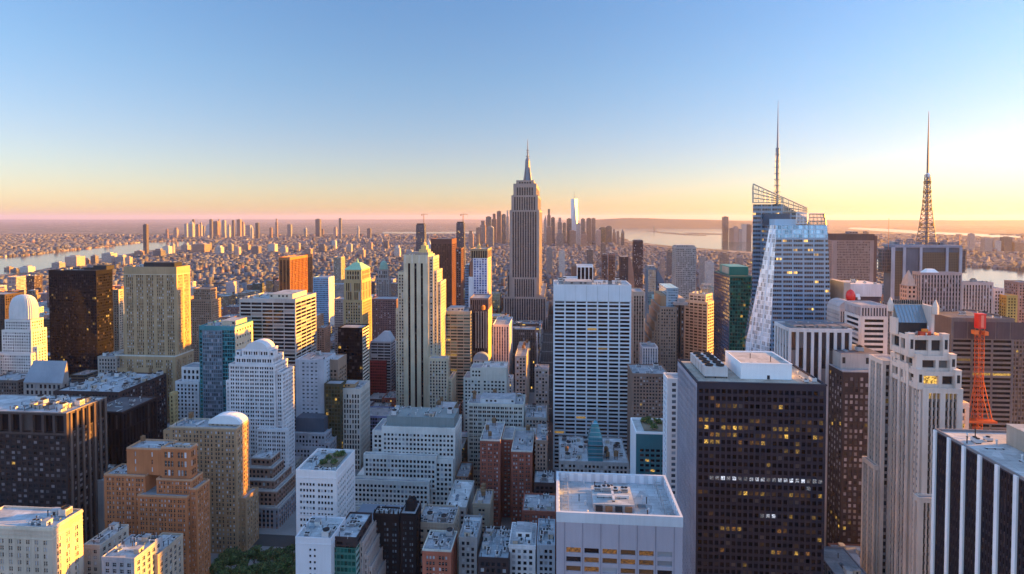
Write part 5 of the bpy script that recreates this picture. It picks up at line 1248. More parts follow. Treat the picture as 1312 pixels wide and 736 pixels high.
# two slender leaning silhouettes on the skyline, crane tops
for q0, q1, top, Yq, lab, sh in ((533, 543.5, 288, 1900, "dark slender tower narrowing to its top at the horizon, before the wide brown slab", "the dark slender tower"), (584.5, 594, 286, 1650, "blue black slender glass tower with a gold streak down its edge", "the blue black slender tower")):
    b = B("skyscraper", lab, "skyscraper", q0, q1, None, top, Yq, D=24, base=330, short=sh, nwin=0)
    mb = MB(); mb.hull(sq(b.x0 - 2, b.x1 + 5, b.y0, b.y1, 0), sq(b.x0, b.x1, b.y0 + 2, b.y1 - 2, b.z), 0, bottom=False); b.part(mb, "wall", [grid_mat("slender_facade", 3, 3.8, .85, .6, (.05, .06, .09), wallc=(.10, .10, .13), metal=.6, grough=.1)])
    mb = MB(); mb.box(b.x0 + 2, b.x1 - 2, b.y0 + 4, b.y1 - 4, b.z + .02, b.z + 4); b.part(mb, "penthouse", [DARKM])
    mb = MB(); cz = Z_(q0, 275, Yq); xm = b.x0 + (b.x1 - b.x0) * .85
    for sx in (-1.2, 1.2): mb.bar((xm + sx, b.cy, b.z + 4), (xm + sx, b.cy, cz), .5)
    for i in range(6): mb.bar((xm - 1.2, b.cy, b.z + 4 + (cz - b.z - 4) * i / 6), (xm + 1.2, b.cy, b.z + 4 + (cz - b.z - 4) * (i + 1) / 6), .35)
    mb.bar((xm - 9, b.cy, cz), (xm + 14, b.cy, cz), .6); mb.box(xm - 9, xm - 5, b.cy - 1, b.cy + 1, cz - 4, cz - .6); mb.bar((xm, b.cy, cz + .6), (xm, b.cy, cz + 5), .4); mb.bar((xm, b.cy, cz + 5), (xm + 13, b.cy, cz + .6), .2); mb.bar((xm, b.cy, cz + 5), (xm - 8, b.cy, cz + .6), .2)
    mb.bar((xm + 14, b.cy, cz), (xm + 14, b.cy, cz - 9), .15)
    tag(mb.build("tower_crane", plain("crane_paint", .3, .18, .12)), "distant tower crane on " + sh, "crane")
b = B("office_tower", "wide dark brown slab with a blank cap and lit orange right edges", "office tower", 552, 579, 585, 307, 1000, base=350, short="the wide brown slab", nwin=0)
b.simple(style(wall=wall(.13, .065, .055), glass=glass(.05, .025, .02, .2, (.2, .1, .07)), bay=3, pier=.4, floor=3.7, span=.4, margin=1, top=9))
b = B("office_tower", "dark tower with an orange lit side right of the wide brown slab", "office tower", 584, 591, 594, 319, 960, base=385, short="the dark tower by the brown slab", nwin=0)
b.simple(style(wall=wall(.14, .075, .06), glass=G_DK, bay=3, pier=.4, floor=3.7, span=.4))
b = B("glass_tower", "pale glass shard with a slanted point just behind the cream tower's lantern", "tower", 546, 557, None, 330, 1050, D=16, base=340, short="the pale glass shard", nwin=0)
mb = MB(); mb.hull(sq(b.x0, b.x1, b.y0, b.y1, 0), sq(b.x0 - 1, b.x1 + 2, b.y0, b.y1, b.z), 0, bottom=False); mb.hull(sq(b.x0 - 1, b.x1 + 2, b.y0, b.y1, b.z), sq(b.x0 + 3, b.x0 + 4, b.y0 + 6, b.y0 + 7, b.zp(307)), 0, bottom=False); b.part(mb, "wall", [wall(.62, .58, .58, .3, .15)])
b = B("office_tower", "white and blue striped new tower with a gold lit edge and brown top storeys", "office tower", 606, 624.5, 629.5, 320, 850, base=384, short="the white and blue striped tower")
b.tier(b.x0, b.x1, b.y0, b.y1, 0, b.zp(331), style(wall=wall(.66, .66, .72), spand=wall(.46, .5, .64), glass=glass(.09, .12, .3, .3, (.5, .5, .58), .2), bay=4.6, pier=.3, floor=3.7, span=.42, rec=.3, margin=.8, top=1), roof=None, sides=['F'], skip='R')
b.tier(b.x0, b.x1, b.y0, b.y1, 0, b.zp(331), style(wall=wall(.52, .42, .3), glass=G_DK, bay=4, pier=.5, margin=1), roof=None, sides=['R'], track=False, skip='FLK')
b.tier(b.x0 - 4, b.x1 + .5, b.y0, b.y1, b.zp(331) + .05, b.z, style(wall=wall(.30, .23, .15), spand=DKSP, glass=G_DK, bay=3.4, pier=.35, floor=6, span=.2, margin=1, top=2))
mb = MB(); mb.lathe(b.x0 + 6, b.cy, [(3.4, b.z + .05), (3.0, b.z + 4), (1.2, b.z + 7.5), (.5, b.z + 9), (.25, b.zp(301))], 8, 0); b.part(mb, "roof_finial", [wall(.5, .36, .16)])
b.gear("water_tank", GEAR['water_tank'][0], b.x1 - 4, b.cy, b.z)
mb = MB(); mb.box(b.x0 - 7, b.x0 - .05, b.y0 + .5, b.y1 - 2, 0, b.zp(355)); b.part(mb, "white_wing", [wall(.7, .7, .74)])
mb = MB(); mb.box(b.x0 - 5.4, b.x0 - .06, b.y0 + .6, b.y1 - 2.1, b.zp(355) + .02, b.zp(336)); b.part(mb, "brown_wing", [wall(.28, .13, .09)])
mb = MB(); mb.box(b.x0 - 13, b.x0 - 7.03, b.y0 + 2, b.y1 - 2, 0, b.zp(340)); b.part(mb, "blue_wing", [crystal("blue_wing_glass", (.14, .24, .38), (.08, .16, .28), bay=2.4, lit=0)])
b = B("office_tower", "dark brown tower of thin pale vertical lines with an arch at its foot", "office tower", 601, 625, 630, 398, 700, base=452, short="the dark tower with thin pale lines")
st = style(wall=wall(.30, .24, .22), spand=BLK, glass=G_BLK, bay=3.2, pier=.24, floor=3.8, span=.35, rec=.6, srec=.5, margin=8, top=3)
b.tier(b.x0, b.x1, b.y0, b.y1, 0, b.z, style(**{**st, 'wall': wall(.09, .065, .065), 'margin': 5}), sides=['F'])
mb = MB()
for i in range(5): x = b.x0 + 9 + i * 3.3; mb.box(x - .35, x + .35, b.y0 - .3, b.y0 - .02, b.zp(446), b.z - 1)
b.part(mb, "pale_rib", [wall(.5, .43, .4)])
mb = MB(); mb.box(b.x1 + .02, b.x1 + .5, b.y0, b.y1, 0, b.z + 1); b.part(mb, "painted_lit_edge", [wall(.5, .34, .2)])  # warm pale skin: the sunlit edge is put into its colour
b.tier(b.x0, b.x1 + .5, b.y0 + 5, b.y1, b.z + .05, b.zp(384), style(wall=wall(.2, .15, .15), spand=BLK, glass=G_BLK, bay=2.6, pier=.45, floor=8, span=.1, margin=1, top=1.2))
mb = MB(); mb.lathe(b.x1 - 6, b.y0 + 2, [(2.2, b.z + .05), (2.4, b.z + 5), (1.8, b.z + 6.4), (.4, b.z + 7)], 10, 0); b.part(mb, "water_tank", [wall(.6, .24, .07)])
bx = b
b = B("office_building", "small stone building with a round arched gable at the dark tower's foot", "office building", 606, 626, None, 461, 685, D=10, base=470, short="the arched gable building")
b.simple(style(wall=wall(.36, .34, .33), glass=G_DK, bay=3.4, pier=.45, floor=4.6, span=.35), parapet=0)
mb = MB(); r = (b.x1 - b.x0) / 2
pr = [(b.cx + r * math.cos(t), b.z + .05 + r * .82 * math.sin(t)) for t in [math.pi * i / 14 for i in range(15)]]
mb.hull([(x, b.y0 + .4, z) for x, z in pr], [(x, b.y1 - .4, z) for x, z in pr], 0)
b.part(mb, "arched_gable", [wall(.24, .27, .32)])
b = B("office_tower", "greenish glass office block of horizontal bands right of the cream tower", "office tower", 568, 603, None, 400, 690, D=30, base=505, short="the greenish banded block")
b.simple(style(wall=wall(.33, .32, .28), glass=G_GRN2, bay=8.6, pier=.06, floor=3.9, span=.46, rec=.4, margin=.7, top=3, lit=.05), roof=(.5, .54, .58))
b.block("penthouse", b.x0 + 5, b.x1 - 10, b.y0 + 6, b.y1 - 5, b.z, b.z + 4.5, wall(.4, .42, .45)); b.clutter(b.x0, b.x1, b.y0, b.y0 + 6, b.z, 4)
b = B("office_tower", "white tower of dark blue vertical stripes beside the dark lined tower", "office tower", 631.5, 652.5, 657, 417, 740, base=470, short="the white striped tower")
b.simple(style(wall=wall(.64, .62, .62), spand=wall(.14, .16, .24), glass=glass(.03, .04, .09, .3, (.2, .22, .3)), bay=3.6, pier=.5, floor=3.8, span=.4, rec=.6, srec=.5, margin=.8, top=2)); b.clutter(b.x0, b.x1, b.y0, b.y1, b.z, 4)
for a in ((660, 674.5, 678.5, 457, 720, "slim pale block with windows in threes between the white stepped block and the broad tower", "the slim pale block", wall(.46, .41, .36), 478+40), (685, 703, None, 474, 700, "short pale block standing alone by the avenue left of the broad tower", "the short pale block by the avenue", wall(.44, .40, .36), 530)):
    b = B("apartment_building", a[5], "apartment building", a[0], a[1], a[2], a[3], a[4], D=None if a[2] else 22, base=a[8], short=a[6])
    b.simple(style(wall=a[7], glass=G_BLIND, bay=4.2, pier=.5, floor=4.2, span=.45)); b.clutter(b.x0, b.x1, b.y0, b.y1, b.z, 4, ['water_tank', 'bulkhead', 'vent_pipe'])
WS = wall(.50, .49, .45)
b = B("office_building", "cream stepped block with a blank upper wall and a white roof, mid photo", "office building", 617, 649, None, 472, 600, D=26, base=515, short="the cream stepped block")
b.simple(style(wall=WS, glass=G_DK, bay=4.2, pier=.5, floor=4, span=.5, margin=1.5, top=14), roof=(.62, .64, .66))
b.tier(b.xp(593.5), b.x0 - .03, b.y0 + .5, b.y1, 0, b.zp(486), style(wall=WS, glass=G_DK, bay=3.6, pier=.48, floor=4, span=.5)); b.tier(b.xp(602), b.x0 - .04, b.y0 + 3, b.y1 - 1, b.zp(486) + .05, b.zp(474), style(wall=WS, glass=G_DK, bay=3.6, pier=.48, floor=4, span=.5), track=False)
b.foot.append((b.xp(593), b.x1, b.y0, b.y1)); b.clutter(b.x0, b.x1, b.y0, b.y1, b.z, 6)
b = B("office_building", "wide cream office block of paired windows in the dim middle of the photo", "office building", 599, 671, None, 518, 520, D=30, base=590, short="the wide cream block of paired windows")
b.simple(style(wall=WS, glass=G_DK, pattern=[-.55, 1.5, -.3, 1.5, -.55], floor=3.9, span=.45, margin=1.2, top=2)); b.block("penthouse", b.x0 + 12, b.x1 - 9, b.y0 + 4, b.y1 - 8, b.z, b.z + 4.5, wall(.5, .52, .54)); b.clutter(b.x0, b.x1, b.y0, b.y1, b.z, 16, ['water_tank', 'bulkhead', 'air_unit', 'vent_pipe', 'duct'], keep=[((b.x0 + b.x1) / 2, b.y0 + 13, 20, 10)])
b = B("office_building", "shadowed block with machinery roof left of the avenue gap", "office building", 672.5, 700, None, 536, 520, D=36, base=560, short="the shadowed machinery block"); b.simple(style(wall=wall(.30, .27, .25), glass=G_DK, bay=3, pier=.5)); b.clutter(b.x0, b.x1, b.y0, b.y1, b.z, 22)
# red brick u
b = B("apartment_building", "dark red brick apartment block with a deep dark court between two wings", "apartment building", 615, 641, None, 565, 455, D=42, base=690, short="the red brick block with a court")
RB = style(wall=REDB, glass=G_BLIND, pattern=[-.9, 1.3, -.9, 1.3, -1.4], floor=3.3, span=.5, margin=.9, top=2.4, sash=WHITE)
b.tier(b.x0, b.x1, b.y0, b.y1, 0, b.z, RB, sides=['F', 'R', 'L'], cover=WS); xw0, xw1 = b.xp(655.5), b.xp(682.5)
b.tier(xw0, xw1, b.y0 - 4, b.y1, 0, b.zp(575), RB, sides=['F', 'R', 'L'], cover=WS)
b.tier(b.x1 + .03, xw0 - .03, b.y0 + 14, b.y1, 0, b.zp(571), RB, sides=['F'], cover=WS)
b.foot.append((b.x0, xw1, b.y0 - 4, b.y1))
b.clutter(b.x0, b.x1, b.y0, b.y1, b.z, 5, ['water_tank', 'bulkhead', 'vent_pipe']); b.clutter(xw0, xw1, b.y0, b.y1, b.zp(575), 5, ['water_tank', 'bulkhead', 'vent_pipe', 'air_unit']); b.px = (615, 683)
b = B("office_building", "white topped block with a long cornice behind the red brick block", "office building", 620, 697, None, 556, 502, D=15, base=565, short="the white topped cornice block"); b.simple(style(wall=wall(.6, .6, .6), glass=G_DK, bay=3, pier=.5, floor=4)); b.clutter(b.x0, b.x1, b.y0, b.y1, b.z, 8)
b = B("apartment_building", "brown brick slab in shade at the avenue, edge on", "apartment building", 686, 701, None, 566, 455, D=40, base=640, short="the brown slab at the avenue"); b.simple(style(wall=wall(.24, .17, .14), glass=G_DK, bay=2.8, pier=.5, floor=3.3)); b.clutter(b.x0, b.x1, b.y0, b.y1, b.z, 6)
b = B("apartment_building", "low red brick building with blue grey roofs beside the lilac tower", "apartment building", 669, 712, None, 656, 395, D=26, base=690, short="the low red brick building"); b.simple(RB, sides=['F', 'R', 'L']); b.clutter(b.x0, b.x1, b.y0, b.y1, b.z, 14, ['air_unit', 'bulkhead', 'duct', 'vent_pipe', 'pipe_run'])
b = B("office_building", "dark flat roofed block behind the low red brick building", "office building", 684, 711, None, 620, 432, D=22, base=638, short="the dark flat block"); b.simple(style(wall=DKBR, glass=G_BLK)); b.clutter(b.x0, b.x1, b.y0, b.y1, b.z, 9)
b = B("apartment_building", "tan narrow apartment block with a deep notch, bottom centre", "apartment building", 606, 628, None, 647, 400, D=22, base=725, short="the tan notched block"); TB = style(wall=wall(.33, .27, .21), glass=G_DK, pattern=[-2.2, 1.2, -.6, 1.2, -2.2], floor=3.5, span=.5, margin=1, top=3); b.simple(TB, sides=['F', 'R', 'L']); b.tier(b.xp(603), b.x0 - .03, b.y0 + 7, b.y1, 0, b.z - 4, TB, sides=['F'], track=False); b.clutter(b.x0, b.x1, b.y0, b.y1, b.z, 6, ['bulkhead', 'water_tank', 'vent_pipe'])
b = B("office_building", "long low tan building with pale blue roofs running back, bottom centre", "office building", 534, 581, None, 671, 372, D=24, base=700, short="the tan front building"); b.simple(style(wall=wall(.40, .33, .27), glass=G_DK, bay=5, pier=.6, floor=4.4, span=.55, top=4)); b.clutter(b.x0, b.x1, b.y0, b.y1, b.z, 14)
b = B("office_building", "higher pale roofed wing behind the tan front building", "office building", 570, 597, None, 651, 400, D=42, base=670, short="the pale roofed wing"); b.simple(style(wall=wall(.36, .36, .36), glass=G_DK), roof=(.6, .64, .68)); b.clutter(b.x0, b.x1, b.y0, b.y1, b.z, 7)
b = B("apartment_building", "red brick front with arched white topped windows at the bottom edge", "apartment building", 541, 578, 586, 706, 335, base=740, short="the red brick front at the bottom edge"); b.simple(style(wall=wall(.36, .12, .08, .9, .25), glass=G_BLIND, pattern=[-1.6, 1.5, -.9, 1.5, -.9, 1.5, -1.6], floor=3.6, span=.45, margin=1.2, top=3, sash=WHITE), cover=WS); b.clutter(b.x0, b.x1, b.y0, b.y1, b.z, 8)
b = B("office_building", "low shadowed building with clustered roof units right of the red brick front", "office building", 588, 611, None, 690, 345, D=26, base=736, short="the low shadowed building"); b.simple(style(wall=GREY, glass=G_DK), roof=(.4, .48, .56)); b.clutter(b.x0, b.x1, b.y0, b.y1, b.z, 14)
b = B("office_building", "white low building with stacked roof boxes left of the lilac tower", "office building", 652, 686, None, 700, 345, D=26, base=740, short="the white low roof boxes"); b.simple(style(wall=wall(.6, .6, .63), glass=G_DK, bay=4, pier=.5), roof=(.55, .6, .66)); b.block("penthouse", b.x0 + 4, b.x0 + 14, b.y0 + 8, b.y0 + 20, b.z, b.z + 5, WHITE); b.clutter(b.x0, b.x1, b.y0, b.y1, b.z, 14, keep=[(b.x0 + 9, b.y0 + 14, 6, 7)])
b = B("office_building", "blue grey low block with ducts just left of the lilac tower", "office building", 688, 711, None, 700, 340, D=30, base=740, short="the blue grey low block"); b.simple(style(wall=wall(.3, .34, .4), glass=G_DK), roof=(.42, .5, .58)); b.clutter(b.x0, b.x1, b.y0, b.y1, b.z, 14)
b = B("office_building", "sunken low roof block full of machines between red brick wings", "office building", 612, 652, None, 716, 338, D=34, base=740, short="the sunken machine roof"); b.simple(style(wall=DKBR, glass=G_DK), roof=(.34, .42, .5)); b.clutter(b.x0, b.x1, b.y0, b.y1, b.z, 24)
# ================================================================== the left side
def vault(b, x0, x1, y0, y1, z, h, mat, name="roof_vault", seg=10, axis='x', smooth=True):
    mb = MB()
    if axis == 'x':
        pr = [((x0 + x1) / 2 - (x1 - x0) / 2 * math.cos(math.pi * i / seg), z + h * math.sin(math.pi * i / seg)) for i in range(seg + 1)]
        mb.hull([(x, y0, q) for x, q in pr], [(x, y1, q) for x, q in pr], 0)
    return b.part(mb, name, [mat])
# white domed tower
Y = 655
b = B("skyscraper", "white stepped tower under a ribbed rounded dome, lit gold on one side", "skyscraper", 2, 40, 60, 424, Y, base=480, short="the white domed tower")
W1 = wall(.56, .55, .55)
st = style(wall=W1, glass=G_DK, bay=3.3, pier=.5, floor=3.8, span=.48, margin=1.2, top=2, rec=.4)
b.tier(b.x0, b.x1, b.y0, b.y1, 0, b.z, st, sides=['F', 'R'])
b.tier(b.x0 + 2.5, b.x1 - 2.5, b.y0 + 2, b.y1 - 2, b.z + .05, b.zp(411), st, sides=['F', 'R'])
b.tier(b.x0 - 14, b.x1 + 5, b.y0 - 6, b.y0 - .05, 0, b.zp(452), st, sides=['F', 'R'])
b.tier(b.x1 + .03, b.x1 + 6, b.y0 + 2, b.y1 - 6, 0, b.zp(445), st, sides=['F', 'R']); b.foot.append((b.x0 - 14, b.x1 + 6, b.y0 - 6, b.y1))
zb_, zt_ = b.zp(411) + 1.2, b.zp(379)
dm = wall(.55, .55, .57, .5, .15)
mb = MB(); cx, cy = b.cx, b.cy; rx, ry = (b.x1 - b.x0) / 2 - 3.5, (b.y1 - b.y0) / 2 - 3
seg, rib = 24, 9
prof = [(1.0, 0), (1.0, .30), (.985, .45), (.94, .6), (.86, .74), (.72, .87), (.5, .96), (.25, 1.0)]
n0 = len(mb.v)
def sup(t, k): return math.copysign(abs(math.cos(t)) ** k, math.cos(t)), math.copysign(abs(math.sin(t)) ** k, math.sin(t))
for q, h in prof:
    for i in range(seg * 2):
        t = 2 * math.pi * i / (seg * 2); c, s_ = sup(t, .55); g_ = 1.0 if i % 2 else .93
        mb.v.append((cx + rx * q * c * g_, cy + ry * q * s_ * g_, zb_ + (zt_ - zb_) * h))
m2 = seg * 2
for k in range(len(prof) - 1):
    for i in range(m2):
        j = (i + 1) % m2; mb.f.append((n0 + k*m2 + i, n0 + k*m2 + j, n0 + (k+1)*m2 + j, n0 + (k+1)*m2 + i)); mb.m.append(0)
k = (len(prof) - 1) * m2; mb.f.append(tuple(n0 + k + i for i in range(m2))); mb.m.append(0)
b.part(mb, "dome", [dm])
# black banded tower
b = B("office_tower", "big black glass tower with faint gold lights on a few floors", "office tower", 62, 123, 144, 347, 700, base=470, short="the big black tower")
def litf(j, i, nz, n, rng, side): return 1 if rng.random() < (.09 if (nz - j) in (9, 10, 14, 15, 16, 18, 19, 20) else .006) else 0
st = style(wall=BLK, glass=glass(.007, .007, .011, .10, (.07, .06, .065)), bay=3.0, pier=.16, floor=3.9, span=.4, rec=.25, srec=.1, margin=.6, top=5, litf=litf)
b.simple(st, roof=(.06, .06, .07), parapet=.8, cover=BLK)
for q0, q1, h in ((96, 108, 3), (108, 126, 6)): b.block("penthouse", b.xp(q0), b.xp(q1) - 1, b.y0 + 16, b.y0 + 30, b.z, b.z + h, DARKM, DARKM)
b.clutter(b.x0 + 2, b.xp(95), b.y0 + 3, b.y1 - 3, b.z, 6)
# tall beige tower, gold side
b = B("skyscraper", "tall beige stone tower of three window bays with a whole side lit gold", "skyscraper", 158, 226, 243.5, 343, 620, base=540, short="the tall beige tower with the gold side")
BG = wall(.38, .27, .165)
st = style(wall=BG, spand=wall(.25, .175, .11), glass=G_BLIND, pattern=[-1.9] + [1.15, -.95] * 4 + [-1.5], floor=3.75, span=.5, rec=.45, margin=1.4, top=9)
zc = b.zp(455)
b.tier(b.x0, b.x1, b.y0, b.y1, zc + .05, b.z, st, sides=['F', 'R'], cover=BG)
b.tier(b.x0 - 9, b.x1 + .3, b.y0 - 5, b.y1 + 4, 0, zc, style(**{**st, 'top': 4}), sides=['F', 'R'], cover=wall(.5, .47, .42), parapet=1.6)
b.tier(b.x0 - 4, b.x0 - .04, b.y0 + 3, b.y1, zc + .05, b.zp(405), st, sides=['F'], track=False)
for x in (b.x0 - 5, b.x0 + 22, b.x1 - 24): b.tier(x, x + 15, b.y0 - 9, b.y0 - 5.05, 0, zc - 14, st, sides=['F', 'R'], track=False)
b.foot.append((b.x0 - 9, b.x1 + 1, b.y0 - 9, b.y1 + 4))
mb = MB(); mb.box(b.x0 - .5, b.x1 + .5, b.y0 - .5, b.y0 - .02, b.z - 8.6, b.z - 7.9); mb.box(b.x1 + .02, b.x1 + .5, b.y0 - .02, b.y1, b.z - 8.6, b.z - 7.9); b.part(mb, "cornice", [wall(.5, .43, .33)])
mb = MB(); mb.box(b.x0 + 22, b.x1 - 6, b.y0 + 5, b.y1 - 6, b.z + .02, b.z + 5.5); b.part(mb, "penthouse", [DARKM]); b.clutter(b.x0 + 1, b.x0 + 20, b.y0 + 2, b.y1 - 2, b.z, 4)
b = B("apartment_building", "narrow tan tower with a gold strip between the black and the beige towers", "apartment building", 144.5, 152, 158, 372, 760, base=440, short="the narrow tan gold strip tower"); b.simple(style(wall=wall(.44, .36, .28), glass=G_DK, bay=3, pier=.5, floor=3.5))
b = B("apartment_building", "brown stepped tower glowing gold on its side, beyond the beige tower", "apartment tower", 243, 271, 283, 385, 800, base=465, short="the brown stepped gold tower")
st = style(wall=wall(.31, .21, .15), glass=G_DK, bay=3, pier=.5, floor=3.5, span=.5, margin=1)
b.simple(st, sides=['F', 'R']); b.tier(b.xp(246), b.xp(268), b.y0 + 4, b.y1 - 4, b.z + .05, b.zp(371), st, sides=['F', 'R'], track=False); b.tier(b.x1 + .03, b.x1 + 6, b.y0 + 3, b.y1, 0, b.zp(412), st, sides=['F', 'R'], track=False); b.foot.append((b.x0, b.x1 + 7, b.y0, b.y1))
# teal glass tower
b = B("office_tower", "teal glass tower with a lavender reflection strip and a plain cream side", "office tower", 255, 301, 324, 419, 512, base=520, short="the teal glass tower")
b.tier(b.x0, b.x1, b.y0, b.y1, 0, b.z, style(wall=wall(.05, .22, .27, .4), glass=G_TEAL, bay=2.6, pier=.12, floor=3.8, span=.26, rec=.12, srec=.05, margin=.4, top=3), sides=['F'], skip='R')
b.tier(b.x0 + 4, b.x0 + 24, b.y0 - 1.2, b.y0 - .03, 0, b.z - 3, style(wall=wall(.14, .20, .26, .4), glass=glass(.20, .28, .36, .15, (.3, .3, .36), .7, .12, .6, .015), bay=2.2, pier=.2, floor=3.8, span=.3, rec=.12, srec=.05, margin=.3, top=1), sides=['F'], track=False, roof=None)  # a reflection on the front, built as a strip of paler glass
b.tier(b.x0, b.x1, b.y0, b.y1, 0, b.z, style(wall=wall(.55, .47, .36), glass=G_DK, bay=5, pier=.6, floor=7, span=.7, margin=2, top=3), sides=['R'], track=False, roof=None, skip='FLK')
b.block("penthouse", b.x0 + 18, b.x1 - 4, b.y0 + 8, b.y1 - 4, b.z, b.z + 5, wall(.4, .36, .3)); b.clutter(b.x0, b.x0 + 17, b.y0 + 2, b.y1 - 2, b.z, 6); b.clutter(b.x0, b.x1, b.y0, b.y0 + 7, b.z, 4)
# white setback with round top
b = B("apartment_building", "white stepped apartment tower with a rounded glazed top and many dark windows", "apartment tower", 293, 352, 359, 468, 470, D=24, base=555, short="the white rounded top tower")
WH = wall(.60, .59, .62)
st = style(wall=WH, glass=G_DK, pattern=[-.6, 1.5, -.45, 1.5, -.6], floor=3.6, span=.46, rec=.6, margin=.9, top=1.2)
b.simple(st, sides=['F', 'R'], cover=WH)
b.tier(b.xp(298), b.xp(347), b.y0 + 2.5, b.y1 - 2, b.z + .05, b.zp(459), st, sides=['F', 'R'], cover=WH, track=False)
b.tier(b.xp(306), b.xp(341), b.y0 + 4, b.y1 - 4, b.zp(459) + .05, b.zp(450), st, sides=['F', 'R'], cover=WH, track=False)
vault(b, b.xp(309), b.xp(338), b.y0 + 5, b.y1 - 5, b.zp(450) + .05, b.zp(439) - b.zp(450), wall(.55, .56, .6, .4, .1))
for q in (300, 344): b.block("bulkhead", b.xp(q) - 2, b.xp(q) + 2, b.y0 + 5, b.y0 + 12, b.zp(459), b.zp(451), WH)
b.tier(b.x1 + .03, b.x1 + 6, b.y0 + 2, b.y1, 0, b.zp(478), st, sides=['F', 'R'], cover=WH, track=False)
b.tier(b.xp(330), b.xp(368), b.y0 - 4, b.y0 - .05, 0, b.zp(548), st, sides=['F', 'R'], cover=WH, track=False)
b.tier(b.x0 - 4, b.x0 - .03, b.y0 + 2, b.y1, 0, b.zp(490), st, sides=['F'], cover=WH, track=False); b.foot.append((b.x0 - 4, b.xp(368), b.y0 - 4, b.y1))
b = B("apartment_building", "small white stepped block with dark base between the beige and teal towers", "apartment building", 224.5, 255, None, 490, 520, D=22, base=540, short="the small white stepped block")
b.simple(style(wall=WH, glass=G_DK, bay=4, pier=.5, floor=3.8)); b.tier(b.x0 + 4, b.x1 - 1, b.y0 + 4, b.y1, b.z + .05, b.zp(473), style(wall=WH, glass=G_DK, bay=5, pier=.5, floor=4.6))
b = B("office_building", "dark ribbed low tower with a thin gold corner below the beige tower", "office building", 217, 222.5, 224, 505, 490, base=560, short="the thin gold corner"); b.simple(style(wall=wall(.5, .36, .18), glass=G_DK, bay=2, pier=.5)) 
b = B("office_building", "grey stone building with arched windows and a sloping lead roof", "office building", 30, 80, 88, 490, 560, base=505, short="the sloping lead roof building")
b.simple(style(wall=wall(.28, .25, .24), glass=G_DK, bay=5.4, pier=.5, floor=7, span=.4, margin=2), parapet=0, sides=['F', 'R'])
mb = MB(); y0, y1, zr, zz_ = b.y0 - .5, b.y1 + .5, b.z + .05, b.zp(464); x0, x1 = b.x0, b.x1 + .4
mb.face([(x0, y0, zr), (x1, y0, zr), (x1 - 2, (y0 + y1) / 2 + 4, zz_), (x0 + 5, (y0 + y1) / 2 + 4, zz_)], 0); mb.face([(x1, y1, zr), (x0, y1, zr), (x0 + 5, (y0 + y1) / 2 + 4, zz_), (x1 - 2, (y0 + y1) / 2 + 4, zz_)], 0)
mb.face([(x1, y0, zr), (x1, y1, zr), (x1 - 2, (y0 + y1) / 2 + 4, zz_)], 1); mb.face([(x0, y1, zr), (x0, y0, zr), (x0 + 5, (y0 + y1) / 2 + 4, zz_)], 1); mb.face([(x0, y1, zr), (x1, y1, zr), (x1, y0, zr), (x0, y0, zr)], 1)
b.part(mb, "pitched_roof", [wall(.24, .28, .34, .55, .2), wall(.28, .25, .24)])
b = B("office_building", "grey block with a pale flat roof left of the beige tower's foot", "office building", 125, 149, None, 458, 610, D=26, base=498, short="the grey block by the beige tower"); b.simple(style(wall=wall(.36, .32, .29), glass=G_DK, bay=3.4, pier=.5, floor=4.4)); b.clutter(b.x0, b.x1, b.y0, b.y1, b.z, 6)
b = B("office_building", "long low building with jumbled pale roofs behind the black brown block", "office building", 70, 152, None, 502, 470, D=62, base=515, short="the long jumbled roofs"); b.simple(style(wall=DKBR, glass=G_DK), roof=(.42, .46, .52)); b.clutter(b.x0, b.x1, b.y0, b.y1, b.z, 46)
b = B("apartment_building", "dark brown low block at the edge beside the white domed tower's foot", "apartment building", -20, 22, None, 488, 560, D=30, base=515, short="the dark low block at the edge"); b.simple(style(wall=wall(.14, .11, .10), glass=G_DK)); b.clutter(b.x0, b.x1, b.y0, b.y1, b.z, 10)
b = B("office_tower", "dark slab at the edge behind the white domed tower", "office tower", -30, 6, None, 378, 780, D=30, base=420, short="the dark slab behind the dome"); b.simple(style(wall=wall(.07, .055, .05), glass=G_BLK))
# black brown blocks
b = B("office_building", "wide black brown office block with a sunlit orange roof corner", "office building", -60, 85, 137, 526, 370, base=655, short="the wide black brown block")
def litf(j, i, nz, n, rng, side): return 1 if rng.random() < .012 else 0
B1 = wall(.035, .028, .030, .5, .2)
st = style(wall=B1, glass=glass(.02, .018, .02, .42, (.26, .23, .25)), bay=4.3, pier=.34, floor=4.0, span=.52, rec=.4, margin=1, top=.8, litf=litf)
zc = b.z - 16
b.tier(b.x0, b.x1, b.y0, b.y1, 0, zc, st, sides=['F', 'R'], roof=None)
b.tier(b.x0, b.x1, b.y0, b.y1, zc + .02, b.z, style(wall=wall(.075, .06, .06), spand=B1, glass=G_BLK, bay=9, pier=.2, floor=13, span=.05, rec=2.0, srec=1.6, margin=1.5, top=1.5, base=1.5), sides=['F', 'R'], roof=(.46, .50, .56), parapet=.7, cover=wall(.2, .18, .18), track=False)
mb = MB(); n = 7
for i in range(n):
    y = b.y0 + 3 + i * (b.y1 - b.y0 - 5) / (n - 1); mb.box(b.x1 + .02, b.x1 + 1.1, y - .8, y + .8, 0, b.z)
mb.box(b.x1 + .02, b.x1 + 1.3, b.y0, b.y1, zc - .8, zc + 1) if False else None
b.part(mb, "side_pier", [wall(.12, .09, .08, .7)])
b.clutter(b.x0 + 40, b.x1 - 2, b.y0 + 2, b.y1 - 2, b.z, 38, ['duct', 'pipe_run', 'air_unit', 'vent_pipe', 'skylight', 'cooling_tower', 'bulkhead'])
b = B("office_building", "plain black block with a ribbed side right behind the black brown block", "office building", 137, 157, 201, 529, 430, base=590, short="the plain black ribbed block")
